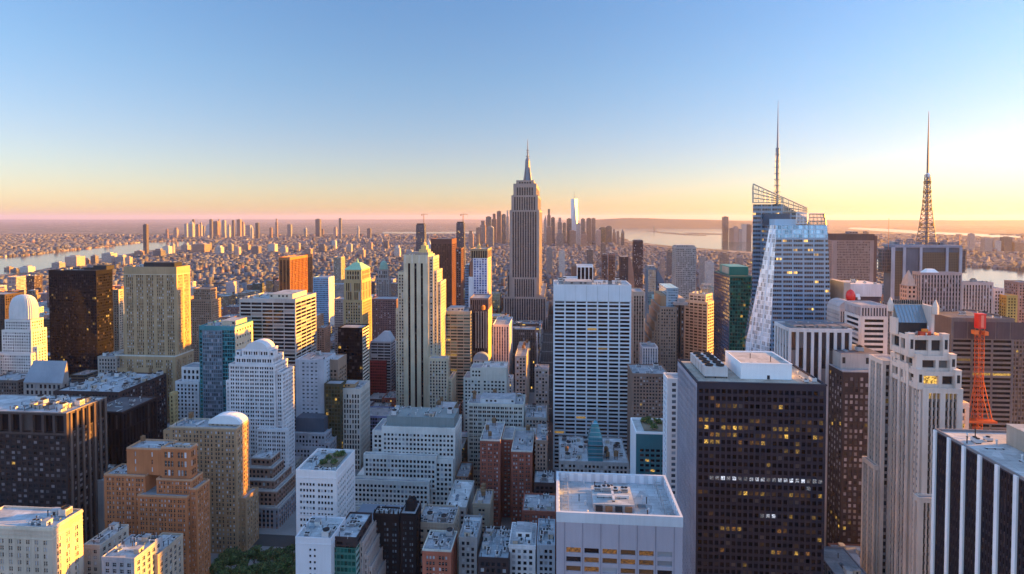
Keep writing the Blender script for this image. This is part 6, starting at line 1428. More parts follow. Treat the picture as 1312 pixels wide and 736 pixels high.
b.tier(b.x0 - 20, b.x1, b.y0, b.y1, 0, b.z, style(wall=BLK, spand=BLK, glass=G_BLK, bay=3.4, pier=.4, floor=14, span=.1, rec=.8, srec=.6, margin=.8, top=2), sides=['F', 'R'], roof=(.10, .10, .12), cover=DKBR); b.clutter(b.x0 - 16, b.x1, b.y0, b.y1, b.z, 9, ['air_unit', 'vent_pipe', 'pipe_run'])
# tan apartment with the white vaulted roof
b = B("apartment_building", "tall tan brick apartment block with a white barrel roof house, above the trees", "apartment building", 217, 302, 319, 548, 400, base=700, short="the tan block with the white barrel roof")
st = style(wall=TAN2, glass=G_BLIND, pattern=[-1.5, 1.2, -.8, 1.2, -1.5, 1.2, -.7], floor=3.3, span=.48, rec=.3, margin=1, top=2, sash=WHITE)
b.simple(st, sides=['F', 'R'], cover=wall(.42, .36, .3)); b.tier(b.x1 + .03, b.x1 + 5, b.y0 + 4, b.y1 + 4, 0, b.zp(640), st, sides=['F', 'R'], track=False)
b.tier(b.x0 - 8, b.x0 - .03, b.y0 + 4, b.y1, 0, b.zp(556), st, sides=['F'], track=False); b.foot.append((b.x0 - 8, b.x1 + 5, b.y0, b.y1 + 4))
xa, xb = b.xp(259), b.xp(300); za_ = b.zp(540, 8)
b.tier(xa, xb, b.y0 + 6, b.y1 - 2, b.z + .05, za_, style(wall=wall(.40, .33, .26), glass=G_DK, bay=4, pier=.5, floor=5, span=.3, top=.6), sides=['F', 'R'], parapet=0, track=False)
vault(b, xa - .4, xb + .4, b.y0 + 5.6, b.y1 - 1.6, za_ + .05, 6.5, wall(.62, .68, .74, .4, .1))
b.clutter(b.x0, xa - 2, b.y0 + 1, b.y1 - 1, b.z, 10, ['duct', 'pipe_run', 'air_unit', 'bulkhead', 'vent_pipe', 'skylight']); b.gear("water_tank", GEAR['water_tank'][0], b.x0 + 8, b.y1 - 4, b.z)
# orange brick stepped block
b = B("apartment_building", "orange brown brick stepped block with lit corner and white framed windows", "apartment building", 176, 239, 260, 636, 345, base=740, short="the orange brick stepped block")
OB = style(wall=ORANGE, glass=G_BLIND, pattern=[-1.1, 1.0, -.55, 1.0, -1.2, 1.0, -.7], floor=3.2, span=.48, rec=.35, margin=.8, top=1.6, sash=WHITE)
OC = wall(.42, .26, .17)
b.simple(OB, sides=['F', 'R'], cover=OC)
b.tier(b.xp(191), b.xp(237), b.y0 + 4, b.y1 - 1, b.z + .05, b.zp(618), style(**{**OB, 'top': 1}), sides=['F', 'R'], cover=OC, track=False)
b.tier(b.xp(195), b.xp(232.5), b.y0 + 6, b.y1 - 3, b.zp(618) + .05, b.zp(579), style(**{**OB, 'pattern': [-1.4, 1.5, -.6, 1.5, -.6, 1.5, -1.4], 'floor': 6.5, 'span': .36, 'top': 2.2}), sides=['F', 'R'], cover=OC, track=False)
b.tier(b.x1 + .03, b.x1 + 5, b.y0 + 3, b.y1, 0, b.zp(628), OB, sides=['F', 'R'], cover=OC, track=False)
b.tier(b.xp(121), b.xp(175), b.y0 + 5, b.y1 + 4, 0, b.zp(611, 5), OB, sides=['F', 'L'], cover=OC)
b.tier(b.xp(147), b.xp(194) - .05, b.y0 + 8, b.y1 + 6, b.zp(611, 5) + .05, b.zp(576, 8), style(**{**OB, 'pattern': [-5.0, 1.1, -6.5], 'floor': 6}), sides=['F', 'L', 'R'], cover=OC, track=False)
b.foot.append((b.xp(121), b.x1 + 5, b.y0, b.y1 + 6)); b.px = (120, 262)
b.clutter(b.xp(150), b.xp(190), b.y0 + 9, b.y1 + 5, b.zp(576, 8), 7, ['bulkhead', 'duct', 'air_unit', 'vent_pipe', 'water_tank']); b.clutter(b.xp(122), b.xp(146), b.y0 + 6, b.y1 + 3, b.zp(611, 5), 5, ['duct', 'air_unit', 'skylight', 'vent_pipe'])
b.clutter(b.xp(197), b.xp(231), b.y0 + 7, b.y1 - 4, b.zp(579), 4, ['bulkhead', 'vent_pipe'])
b = B("apartment_building", "grey cement block with a tall blank wall left of the orange brick block", "apartment building", 97, 135, None, 616, 395, D=26, base=700, short="the grey cement block"); b.simple(style(wall=wall(.33, .31, .31), glass=G_DK, pattern=[-5, 1.2, -6], floor=3.4), roof=(.5, .55, .6)); b.clutter(b.x0, b.x1, b.y0, b.y1, b.z, 8)
# cream front at the bottom edge
b = B("apartment_building", "cream stone block at the bottom corner with its whole side lit orange gold", "apartment building", -40, 66, 106, 674, 270, base=740, short="the cream block at the bottom corner")
CS = wall(.47, .40, .33)
b.simple(style(wall=CS, glass=G_BLIND, pattern=[-1.5, .9, -.35, .9, -1.5], floor=3.7, span=.42, rec=.4, margin=1.4, top=6.2, sash=WHITE), sides=['F', 'R'], cover=wall(.5, .44, .37), roof=(.5, .55, .62))
mb = MB(); mb.box(b.x0, b.x1 + .55, b.y0 - .55, b.y0 - .02, b.z - .6, b.z + .5); mb.box(b.x1 + .02, b.x1 + .55, b.y0 - .02, b.y1, b.z - .6, b.z + .5); mb.box(b.x0, b.x1 + .35, b.y0 - .35, b.y0 - .02, b.z - 5.4, b.z - 4.9); mb.box(b.x1 + .02, b.x1 + .35, b.y0 - .02, b.y1, b.z - 5.4, b.z - 4.9); b.part(mb, "cornice", [wall(.52, .46, .38)])
b.clutter(b.x0 + 30, b.x1 - 1, b.y0 + 1, b.y1 - 1, b.z, 22, ['air_unit', 'duct', 'vent_pipe', 'bulkhead', 'skylight', 'pipe_run', 'cooling_tower'])
for q0, q1, py, Yq, lab, sh, c in ((107, 128, 700, 300, "small cream house with a flat roof at the bottom edge", "the small cream house", (.42, .38, .34)), (130, 172, 716, 285, "low grey house with glazed rooflights at the bottom edge", "the low rooflight house", (.30, .32, .36)), (174, 202, 712, 300, "low house with pale roof at the foot of the orange brick block", "the low pale roofed house", (.36, .3, .24))):
    b = B("house", lab, "house", q0, q1, None, py, Yq, D=22, base=740, short=sh); b.simple(style(wall=wall(*c), glass=G_DK, bay=4, pier=.55, floor=3.6, sash=WHITE), roof=(.46, .5, .55)); b.clutter(b.x0, b.x1, b.y0, b.y1, b.z, 12, ['skylight', 'vent_pipe', 'air_unit', 'bulkhead', 'pipe_run'])
# brown terraced block
b = B("apartment_building", "brown terraced block stepping down in four tiers toward the street", "apartment building", 322, 347, 362, 588, 450, base=690, short="the brown terraced block")
TR = style(wall=wall(.25, .16, .13), glass=G_DK, bay=3.6, pier=.5, floor=4.2, span=.48, top=1.4, margin=.8)
b.simple(TR, sides=['F', 'R'], cover=wall(.42, .4, .4), roof=(.5, .54, .6))
for i, py in enumerate((598, 611, 622, 640)):
    o = 3.4 * (i + 1); c_ = style(**{**TR, 'wall': wall(.25, .16, .13) if i < 3 else wall(.28, .28, .32)})
    b.tier(b.x1 + o - 3.37, b.x1 + o, b.y0 - o, b.y1 + 3, 0, b.zp(py), c_, sides=['F', 'R'], cover=wall(.42, .4, .4), track=False)
    b.tier(b.x0 - 2, b.x1 + o - 3.4, b.y0 - o, b.y0 - o + 3.37, 0, b.zp(py), c_, sides=['F'], cover=wall(.42, .4, .4), track=False)
b.foot.append((b.x0 - 2, b.x1 + 14, b.y0 - 14, b.y1 + 3)); b.clutter(b.x0, b.x1, b.y0, b.y1, b.z, 4)
b = B("apartment_building", "dark building wrapped in green netting behind the brown terraced block", "building under works", 336, 364, 371, 566, 488, D=14, base=585, short="the green netted building"); b.simple(style(wall=wall(.16, .15, .13), glass=G_DK), sides=['R']); mb = MB()
xs = [b.x0 + (b.x1 - b.x0) * i / 12 for i in range(13)]
for i in range(12): 
    d0, d1 = .5 + .35 * math.sin(i * 2.1), .5 + .35 * math.sin((i + 1) * 2.1)
    mb.face([(xs[i], b.y0 - d0, 40), (xs[i+1], b.y0 - d1, 40), (xs[i+1], b.y0 - d1, b.z + 2), (xs[i], b.y0 - d0, b.z + 2)])
b.part(mb, "netting", [wall(.015, .10, .085, .8, .35)])
b = B("office_building", "grey stone building curving down in banded steps beside the white rounded tower", "office building", 352, 375, 391, 596, 500, base=640, short="the grey banded steps"); 
for i in range(4): b.tier(b.x0 + i * 1, b.x1 + i * 3, b.y0 - i * 3.5, b.y1 - i * 3.5 - (0 if i == 0 else (b.y1 - b.y0 - 3.47)), 0, b.z - i * 8, style(wall=wall(.30, .28, .26), glass=G_DK, bay=3, pier=.45, floor=4, span=.45, top=1.2, margin=.8), sides=['F', 'R'], track=False)
b.foot.append((b.x0, b.x1 + 10, b.y0 - 11, b.y1))
b = B("office_building", "blue grey stepped stone block with a dark penthouse and tall windows", "office building", 373, 417, 431, 556, 525, base=600, short="the blue grey stepped block")
SB = style(wall=wall(.36, .37, .42), glass=G_DK, bay=3.4, pier=.45, floor=4.4, span=.38, margin=1, top=1.6)
b.simple(SB, sides=['F', 'R'], roof=(.42, .5, .6)); b.tier(b.x1 + .03, b.x1 + 5, b.y0 - 3, b.y1, 0, b.zp(566), SB, sides=['F', 'R'], track=False); b.tier(b.x0, b.x1, b.y0 - 4, b.y0 - .05, 0, b.zp(572), SB, sides=['F'], track=False)
mb = MB(); mb.box(b.x0 + 2, b.x1 - 4, b.y0 + 6, b.y1, b.z + .02, b.z + 14); b.part(mb, "penthouse", [wall(.07, .10, .14, .5)]); b.foot.append((b.x0, b.x1 + 5, b.y0 - 4, b.y1)) 
# white block with garden roof
b = B("office_building", "bright white block with small square windows and a garden on its roof", "office building", 379, 431, 455, 605, 372, base=690, short="the white block with the roof garden")
WB = wall(.68, .66, .68, .8, .12)
b.simple(style(wall=WB, glass=G_DK, pattern=[-1.3, 1.7, -.9, 1.7, -.9, 1.7, -.9, 1.7, -.9, 1.7, -1.3], floor=4.3, span=.56, rec=.6, margin=1.6, top=7.6), sides=['F', 'R'], parapet=1.8, roof=(.42, .48, .54), cover=WB)
GARDEN.append((b, b.x0 + 11, b.x1 - 4, b.y0 + 9, b.y1 - 5, b.z)); b.clutter(b.x0 + 1, b.x0 + 11, b.y0 + 2, b.y1 - 2, b.z, 6, ['pipe_run', 'air_unit', 'duct', 'vent_pipe']); b.clutter(b.x0 + 11, b.x1 - 2, b.y0 + 1, b.y0 + 8, b.z, 4, ['air_unit', 'vent_pipe'])
b = B("office_building", "plain white panelled block with few small windows at the bottom edge", "office building", 378.5, 424, None, 690, 325, D=24, base=740, short="the plain white panelled block")
b.simple(style(wall=wall(.58, .60, .66, .7, .1), glass=G_DK, pattern=[-7, 1.2, -1.4, 1.2, -8], floor=4, span=.6, top=6, margin=1), roof=(.45, .5, .55)); b.clutter(b.x0, b.x1, b.y0, b.y1, b.z, 9)
b = B("office_building", "green glass block with a striped side stepping down at the bottom edge", "office building", 425, 456, 477, 691, 330, base=740, short="the green glass block at the bottom edge")
b.tier(b.x0, b.x1, b.y0, b.y1, 0, b.z - 5, style(wall=wall(.05, .15, .13, .4), glass=G_GREEN, bay=2.6, pier=.15, floor=4, span=.35, rec=.15, margin=.4, top=.6), sides=['F'], roof=None, skip='R')
b.tier(b.x0, b.x1, b.y0, b.y1, 0, b.z - 5, style(wall=wall(.3, .42, .40, .5), glass=G_GREEN, bay=14, pier=.03, floor=4, span=.5, rec=.3, margin=.3, top=.6), sides=['R'], track=False, roof=None, skip='FLK')
b.tier(b.x0, b.x1, b.y0 + 1, b.y1, b.z - 4.98, b.z, style(wall=DKBR, glass=G_BLK, bay=8, floor=4), sides=['F', 'R'], roof=(.5, .55, .62)); b.clutter(b.x0, b.x1, b.y0, b.y1, b.z, 9)
PKS = wall(.42, .35, .33)
for i in range(4): b.tier(b.x1 + .1 + i * 2.2, b.x1 + 2.25 + i * 2.2, b.y0 + 6 + i * 2, b.y1 + 8, 0, b.z - 6 - i * 9, style(wall=PKS, glass=G_DK, bay=2.4, pier=.5, floor=3.8), sides=['F', 'R'], track=False)
b.foot.append((b.x0, b.x1 + 9, b.y0, b.y1 + 8))
# black gothic tower with gold lights
b = B("skyscraper", "black brick tower with a slim raised turret and blue lit windows", "tower", 478, 512, 517, 660, 362, base=740, short="the black brick tower with the turret")
BK = wall(.018, .017, .02, .6, .2)
st = style(wall=BK, glass=glass(.03, .045, .06, .45, (.16, .24, .32)), pattern=[-1.2, 1.3, -.6, 1.3, -1.6], floor=3.6, span=.5, margin=.8, top=5)
b.simple(st, sides=['F', 'R'], roof=(.4, .44, .48)); b.tier(b.xp(513), b.xp(533), b.y0 - 3, b.y0 + 12, 0, b.zp(654), st, sides=['F', 'R'], parapet=.3, cover=BK)
mb = MB(); xa, xb = b.xp(517), b.xp(530); z = b.zp(654) + .4; mb.hull(sq(xa, xb, b.y0, b.y0 + 9, z), sq(xa + 1, xb - 1, b.y0 + 1, b.y0 + 8, z + 6), 0); mb.hull(sq(xa + 1, xb - 1, b.y0 + 1, b.y0 + 8, z + 6.02), sq(xa + 3, xb - 3, b.y0 + 3.4, b.y0 + 5.6, b.zp(639)), 0); b.part(mb, "turret_roof", [BK])
for i in range(6): mb = MB(); x = b.x0 + 1 + i * (b.x1 - b.x0 - 2) / 5; mb.lathe(x, b.y0 + .3, [(.6, b.z + .8), (.6, b.z + 2.6), (.1, b.z + 4)], 6, 0); b.part(mb, "finial", [BK])
b.clutter(b.x0, b.x1, b.y0 + 1, b.y1, b.z, 8, ['vent_pipe', 'air_unit', 'skylight', 'pipe_run']); b.px = (478, 534)
b = B("theatre_hall", "long low hall with a smooth blue grey sloping roof behind the black brick tower", "hall", 452, 522, None, 666, 415, D=22, base=680, short="the long sloping roof hall")
b.simple(style(wall=wall(.2, .22, .26), glass=G_DK), parapet=0)
mb = MB(); x0, x1, y0, y1 = b.x0, b.x1, b.y0, b.y1; zt = b.zp(645, 22)
mb.hull([(x0, y0 - .4, b.z + .05), (x1, y0 - .4, b.z + .05), (x1, y1, b.z + .05), (x0, y1, b.z + .05)], [(x0, y1 - 3, zt), (x1, y1 - 3, zt), (x1, y1, zt), (x0, y1, zt)], 0); b.part(mb, "sloped_roof", [wall(.17, .22, .29, .5, .15)])
# white wide stepped block in front of the cream tower
b = B("office_building", "wide white stepped office block of small square windows with curved terraces", "office building", 489, 583, None, 548, 470, D=34, base=650, short="the wide white terraced block")
WT = wall(.60, .59, .57)
st = style(wall=WT, glass=G_DK, bay=3.35, pier=.46, floor=4.2, span=.48, rec=.5, margin=1.2, top=5)
z1, z2 = b.zp(581), b.zp(610)
b.tier(b.x0, b.x1, b.y0, b.y1, z1 - 10, b.z, st, sides=['F', 'R', 'L'], cover=WT, roof=(.45, .47, .47))
st2 = style(**{**st, 'top': 3})
b.tier(b.xp(474), b.x0 - .03, b.y0 + 4, b.y1, z1 - 10, b.zp(556), st2, sides=['F', 'L'], cover=WT)
b.tier(b.xp(467), b.xp(560), b.y0 - 5, b.y0 - .05, z2 - 8, z1, st2, sides=['F', 'R', 'L'], cover=WT, track=False)
b.tier(b.xp(456), b.xp(552), b.y0 - 10, b.y0 - 5.05, 0, z2, st2, sides=['F', 'R', 'L'], cover=WT, track=False)
b.tier(b.xp(552) + .03, b.x1 - 1, b.y0 - 3.5, b.y0 - .06, 0, b.zp(585), st2, sides=['F', 'R'], cover=WT, track=False)
b.tier(b.xp(450), b.xp(580), b.y0 - 16, b.y0 - 10.05, 0, b.zp(640), st2, sides=['F', 'R', 'L'], cover=WT, track=False)
mb = MB(); mb.box(b.x0 - 8, b.x1 - .1, b.y0, b.y1, 0, z1 - 10.03); mb.box(b.xp(456), b.x0 - 8.02, b.y0, b.y1, 0, z1 - 20); b.part(mb, "lower_wall", [WT])
mb = MB(); mb.box(b.x0 + 3, b.x1 - 2, b.y0 + 5, b.y1 - 4, b.z + .02, b.z + 8.5); b.part(mb, "penthouse", [wall(.20, .24, .25, .6)]); b.clutter(b.x0 + 3, b.x1 - 2, b.y0 + 5, b.y1 - 4, b.z + 8.5, 16)
b.foot.append((b.xp(450), b.x1, b.y0 - 16, b.y1)); b.px = (450, 585)
# ------------------------------------------------------------------ trees, roof gardens
LEAF = []
for nm, c in (("leaf_dark", (.025, .055, .016)), ("leaf_mid", (.055, .10, .026)), ("leaf_light", (.10, .16, .045))):
    m, nt, p = new_mat(nm); r1, r2, r3 = pane_rand(nt)
    k = math_(nt, 'MULTIPLY_ADD', r1, .9, .55)
    nt.links.new(mixc(nt, 1.0, c, N(nt, "ShaderNodeCombineColor", ins={0: k, 1: k, 2: k}).outputs[0], 'MULTIPLY'), p.inputs['Base Color']); p.inputs['Roughness'].default_value = .7
    LEAF.append(m)
BARK = wall(.09, .06, .045)
def crown_mesh(rx, rz, n, seed, leaf=.55):
    rng = np.random.default_rng(seed); mb = MB()
    lobes = [(rng.uniform(-.55, .55) * rx, rng.uniform(-.55, .55) * rx, rng.uniform(-.25, .6) * rz, rng.uniform(.32, .55) * rx) for _ in range(11)] + [(0, 0, 0, rx * .6)]
    for i in range(n):
        lx, ly, lz, lr = lobes[rng.integers(len(lobes))]
        d = rng.normal(size=3); d /= np.linalg.norm(d); r = lr * rng.uniform(.55, 1.08)
        c = np.array((lx, ly, lz)) + d * r * np.array((1, 1, .8))
        nrm = d + rng.normal(size=3) * .55; nrm /= np.linalg.norm(nrm)
        a = np.cross(nrm, rng.normal(size=3)); a /= np.linalg.norm(a); b_ = np.cross(nrm, a)
        s_ = leaf * rng.uniform(.6, 1.5)
        mb.face([tuple(c - a * s_), tuple(c - b_ * s_ * .55), tuple(c + a * s_), tuple(c + b_ * s_ * .55)], int(rng.choice([0, 0, 1, 1, 2])))
    return mb
def make_tree(name, label, x, y, z0, h, r, seed, group, parent_kind=None, n=1500, leaf=.62):
    rng = random.Random(seed)
    t = bpy.data.objects.new(name, None); COL.objects.link(t); t.location = (x, y, z0); tag(t, label, "tree", group)
    mb = MB(); mb.bar((0, 0, 0), (rng.uniform(-.3, .3), rng.uniform(-.3, .3), h * .5), .38, r2=.24, seg=7)
    for k in range(6):
        a = k * 1.05 + rng.random(); mb.bar((0, 0, h * rng.uniform(.3, .5)), (r * .6 * math.cos(a), r * .6 * math.sin(a), h * rng.uniform(.6, .85)), .16, r2=.05, seg=5)
    mb.build("trunk", BARK, t)
    o = crown_mesh(r, h * .34, n, seed, leaf).build("crown", LEAF, t); o.location = (0, 0, h * .66)
    return t
PARK = [(272, 728), (284, 722), (296, 717), (310, 715), (325, 713), (340, 712), (354, 713), (368, 714), (290, 736), (308, 733), (328, 731), (346, 730), (364, 731), (377, 730), (318, 742), (350, 742)]
words_ = ["at the orange brick block's corner", "second from the orange brick block", "before the tan block's corner", "before the tan block", "before the street by the tan block", "at the dark street's mouth", "before the brown terraced block", "against the white block", "low beside the orange brick block", "in the front row's second place", "in the middle of the front row", "front row, before the dark street", "front row, near the white panelled block", "touching the white panelled block", "cut by the frame below the tan block", "cut by the frame below the dark street"]
for i, (a, c) in enumerate(PARK):
    x, y = gnd(a, c - 8, 17)
    h = 17 + (i * 7 % 5); make_tree("park_tree", "dark green leafy tree " + words_[i], x, y, .1, h, 6.8 + (i * 5 % 4) * .5, 100 + i, "park trees at the bottom of the photo", n=2600)
for gi, (b, x0, x1, y0, y1, z) in enumerate(GARDEN):
    rng = random.Random(gi + 3)
    mb = MB(); mb.box(x0, x1, y0, y1, z + .05, z + .75); b.part(mb, "planter", [wall(.2, .17, .13)])
    for k in range(9):
        x, y = rng.uniform(x0 + 1.5, x1 - 1.5), rng.uniform(y0 + 1.5, y1 - 1.5); r = rng.uniform(2.0, 3.6)
        o = crown_mesh(r, r * .8, 380, gi * 50 + k, .5).build("shrub", LEAF[1:] + LEAF[:1], b.root); o.location = (x - b.cx, y - b.cy, z + .7 + r * .6)

# ------------------------------------------------------------------ the ordinary buildings between the landmarks
def overlaps(x0, x1, y0, y1, pad=1.0):
    return any(x0 < c + pad and x1 > a - pad and y0 < d + pad and y1 > b_ - pad for h in ALL for a, c, b_, d in h.foot)
def hero_cap(x0, x1, y0, y1, px_pad=1.5):
    ps = [project(x, y, 60)[0] for x in (x0, x1) for y in (y0, y1)]
    pa, pb = min(ps), max(ps)
    cap = 1e9; dep = max(-x * sy_ + y * cy_ for x in (x0, x1) for y in (y0, y1))
    for h in HEROES:
        if h.y0 > y0 and h.px[0] < pb - px_pad and h.px[1] > pa + px_pad:
            cap = min(cap, HCAM - (h.base + 3 - EYE) * dep / F)
    return cap, pa, pb
HEROES = list(ALL)
COLS = [("tan brick", (.34, .24, .17)), ("red brick", (.26, .10, .07)), ("brown brick", (.19, .12, .09)), ("grey stone", (.30, .29, .29)), ("pale limestone", (.45, .42, .38)), ("white", (.56, .55, .55)), ("cream", (.46, .40, .32)), ("dark brown", (.09, .065, .055)), ("blue grey glass", (.20, .26, .33)), ("pinkish brick", (.38, .25, .21))]
rng = random.Random(77)
FILL, used_labels = [], {}
def fill_label(cname, feat, x0, x1, y0, y1, h):
    pxc = project((x0 + x1) / 2, y0, h)[0]; best = None
    for H_ in HEROES:
        hx = (H_.px[0] + H_.px[1]) / 2; d = abs(hx - pxc) + .12 * abs(H_.y0 - y0)
        if best is None or d < best[0]: best = (d, H_, hx)
    H_ = best[1]; short = H_.short.replace('the tall art deco tower with the needle mast', 'the needle mast tower').replace('with the dark cap', 'with dark cap')
    side = "" if abs(best[2] - pxc) < 6 else ("left of" if pxc < best[2] else "right of")
    if y0 > H_.y1: rel = "behind and " + side if side else "behind"
    elif y1 < H_.y0: rel = "before and " + side if side else "in front of"
    else: rel = side or "beside"
    size = "low" if h < 28 else ("mid-rise" if h < 60 else "tall")
    for t in (f"{size} {cname} block {feat} {rel} {short}", f"{size} {cname} block {rel} {short}", f"{cname} block {rel} {short}"):
        if len(t.replace("-", " ").split()) <= 12: break
    return t
def fill_building(x0, x1, y0, y1, h, far=False):
    global FILL
    cname, c = rng.choice(COLS)
    c = tuple(min(.7, max(.02, v * rng.uniform(.8, 1.25))) for v in c)
    gm = {"blue grey glass": GM_CURT, "red brick": GM_BRICK, "tan brick": GM_BRICK, "brown brick": GM_BRICK}.get(cname) or rng.choice([GM_PUNCH, GM_PUNCH, GM_BAND, GM_PIER])
    feats = ["with a water tank", "with roof machines", "with a stair house", "with a plain roof", "with a set back top"]
    feat = rng.choice(feats)
    root = bpy.data.objects.new("city_building", None); COL.objects.link(root)
    cx, cy = (x0 + x1) / 2, (y0 + y1) / 2; root.location = (cx, cy, 0); w, d = (x1 - x0) / 2, (y1 - y0) / 2
    lab = fill_label(cname, feat, x0, x1, y0, y1, h); grp = "ordinary buildings between the landmarks"
    used_labels[lab] = used_labels.get(lab, 0) + 1
    tag(root, lab, "building", grp)
    mb = MB(); hh = h
    if feat == "with a set back top" and h > 25:
        hh = h * .78; mb.box(-w * .7, w * .7, -d * .7, d * .7, hh + .02, h, 0, bottom=False)
    mb.box(-w, w, -d, d, 0, hh, 0, bottom=False)
    o = mb.build("wall", [gm], root); o.color = (*c, 1)
    r = MB(); t, e, p = .4, .08, hh + 1.0
    r.box(-w-e, w+e, -d-e, -d+t, hh-.02, p); r.box(-w-e, w+e, d-t, d+e, hh-.02, p); r.box(-w-e, -w+t, -d+t, d-t, hh-.02, p); r.box(w-t, w+e, -d+t, d-t, hh-.02, p)
    r.box(-w+t, w-t, -d+t, d-t, hh+.03, hh+.08, 1, bottom=False)
    roof = r.build("roof", [wall(*[round(v, 2) for v in c]), roofm(*rng.choice(((.36, .39, .44), (.26, .28, .32), (.48, .5, .54))))], root)
    def g(k, n=1):
        for _ in range(n):
            q = rng.choice(GEAR[k]); rr = GEAR_R[k]
            if w < rr + 1 or d < rr + 1: continue
            lim = .7 if feat != "with a set back top" else 1
            x, y = rng.uniform(-w + rr + .6, w - rr - .6), rng.uniform(-d + rr + .6, d - rr - .6)
            zt = h if (feat == "with a set back top" and h > 25 and abs(x) < w * .7 - rr and abs(y) < d * .7 - rr) else hh
            if feat == "with a set back top" and h > 25 and zt == hh and abs(x) < w * .7 + rr and abs(y) < d * .7 + rr: continue
            o = link(k, q, roof); o.location = (x, y, zt); o.rotation_euler = (0, 0, rng.choice((0, math.pi / 2)))
    if feat == "with a water tank": g('water_tank', rng.choice((1, 1, 2))); g('vent_pipe', 2); g('bulkhead')
    elif feat == "with roof machines": g('air_unit', 4); g('duct', 1); g('vent_pipe', 2); g('cooling_tower', 1)
    elif feat == "with a stair house": g('bulkhead', 2); g('skylight', 2); g('vent_pipe', 1)
    else: g('vent_pipe', 2); g('air_unit', 1)
    FILL.append((root, (x0, x1, y0, y1), h))
cands = []
AV2 = [-1700, -1430] + AVE + [1060, 1320]
for a, c in zip(AV2, AV2[1:]):
    for y in np.arange(260, 1500, 80):
        for half in (0, 1):
            x = a + 15
            while x < c - 25:
                wd = rng.uniform(16, 40); wd = min(wd, c - 15 - x)
                if c - 15 - (x + wd) < 12: wd = c - 15 - x
                y0 = y + 9 + half * 31.5; y1 = y0 + rng.uniform(25, 30.5)
                cands.append((x + .3, x + wd - .3, y0, y1)); x += wd
lotlist = []
for x0, x1, y0, y1 in cands:
    # trim away from the landmarks rather than lose the whole lot
    if overlaps(x0, x1, y0, y1):
        ok = False
        for t in (.55, .35):
            for q in ((x0, x0 + (x1 - x0) * t, y0, y1), (x1 - (x1 - x0) * t, x1, y0, y1), (x0, x1, y0, y0 + (y1 - y0) * t), (x0, x1, y1 - (y1 - y0) * t, y1)):
                if q[1] - q[0] > 9 and q[3] - q[2] > 9 and not overlaps(*q): x0, x1, y0, y1 = q; ok = True; break
            if ok: break
        if not ok: continue
    cap, pa, pb = hero_cap(x0, x1, y0, y1)
    if pb < -30 or pa > 1340: continue
    u = rng.random()
    if y0 < 950: h = rng.uniform(22, 60) if u < .7 else rng.uniform(60, 105)
    else: h = rng.uniform(16, 40) if u < .72 else rng.uniform(40, 95)
    dep = -(x0 + x1) / 2 * sy_ + y1 * cy_
    h = min(h, cap * rng.uniform(.9, 1.0) if cap < 1e8 else h, HCAM - (342 + rng.uniform(0, 25) - EYE) * dep / F if y0 > 700 else h)
    if pa < 385 and pb > 255 and y0 < 440: continue
    if h < 7: continue
    if project((x0 + x1) / 2, y1, h)[1] > 738: continue
    lotlist.append((x0, x1, y0, y1, h))
# which of them the view shows largest: those become buildings of their own
from mathutils.bvhtree import BVHTree
bv, bf, own = [], [], []
def addbox(x0, x1, y0, y1, z0, z1, i):
    n = len(bv); bv.extend([(x0,y0,z0),(x1,y0,z0),(x1,y1,z0),(x0,y1,z0),(x0,y0,z1),(x1,y0,z1),(x1,y1,z1),(x0,y1,z1)])
    for q in ((0,1,5,4),(1,2,6,5),(2,3,7,6),(3,0,4,7),(4,5,6,7)): bf.append([n + k for k in q]); own.append(i)
for H_ in HEROES:
    for bx_ in H_.boxes: addbox(*bx_, -1)
for i, (x0, x1, y0, y1, h) in enumerate(lotlist): addbox(x0, x1, y0, y1, 0, h, i)
tree = BVHTree.FromPolygons(bv, bf)
hits = [0] * len(lotlist)
for py in np.arange(300, 736, 2.0):
    for px in np.arange(0, 1312, 2.5):
        d = ray(px, py); r_ = tree.ray_cast(Vector((0, 0, HCAM)), Vector(d))
        if r_[2] is not None and own[r_[2]] >= 0: hits[own[r_[2]]] += 1
order = sorted(range(len(lotlist)), key=lambda i: -hits[i])
NSHOW = 290
rest = []
for k, i in enumerate(order):
    if k < NSHOW and hits[i] > 0: fill_building(*lotlist[i])
    else: rest.append(lotlist[i])
same = {}
for root, (x0, x1, y0, y1), h in FILL: same.setdefault(root['label'], []).append((math.hypot(x0, y0), root))
for lab, v in same.items():
    if len(v) < 2: continue
    v.sort(key=lambda q: q[0])
    ws = ["nearer", "farther"] if len(v) == 2 else (["nearest", "middle", "farthest"] if len(v) == 3 else ["nearest"] + ["second nearest", "third nearest", "fourth nearest", "fifth nearest", "sixth nearest"][:len(v) - 2] + ["farthest"])
    for (d, root), w_o in zip(v, ws): root['label'] = w_o + " " + lab
print("FILL", len(FILL), "rest", len(rest), "seen", sum(1 for h in hits if h), "min hits", hits[order[min(NSHOW, len(order)) - 1]])
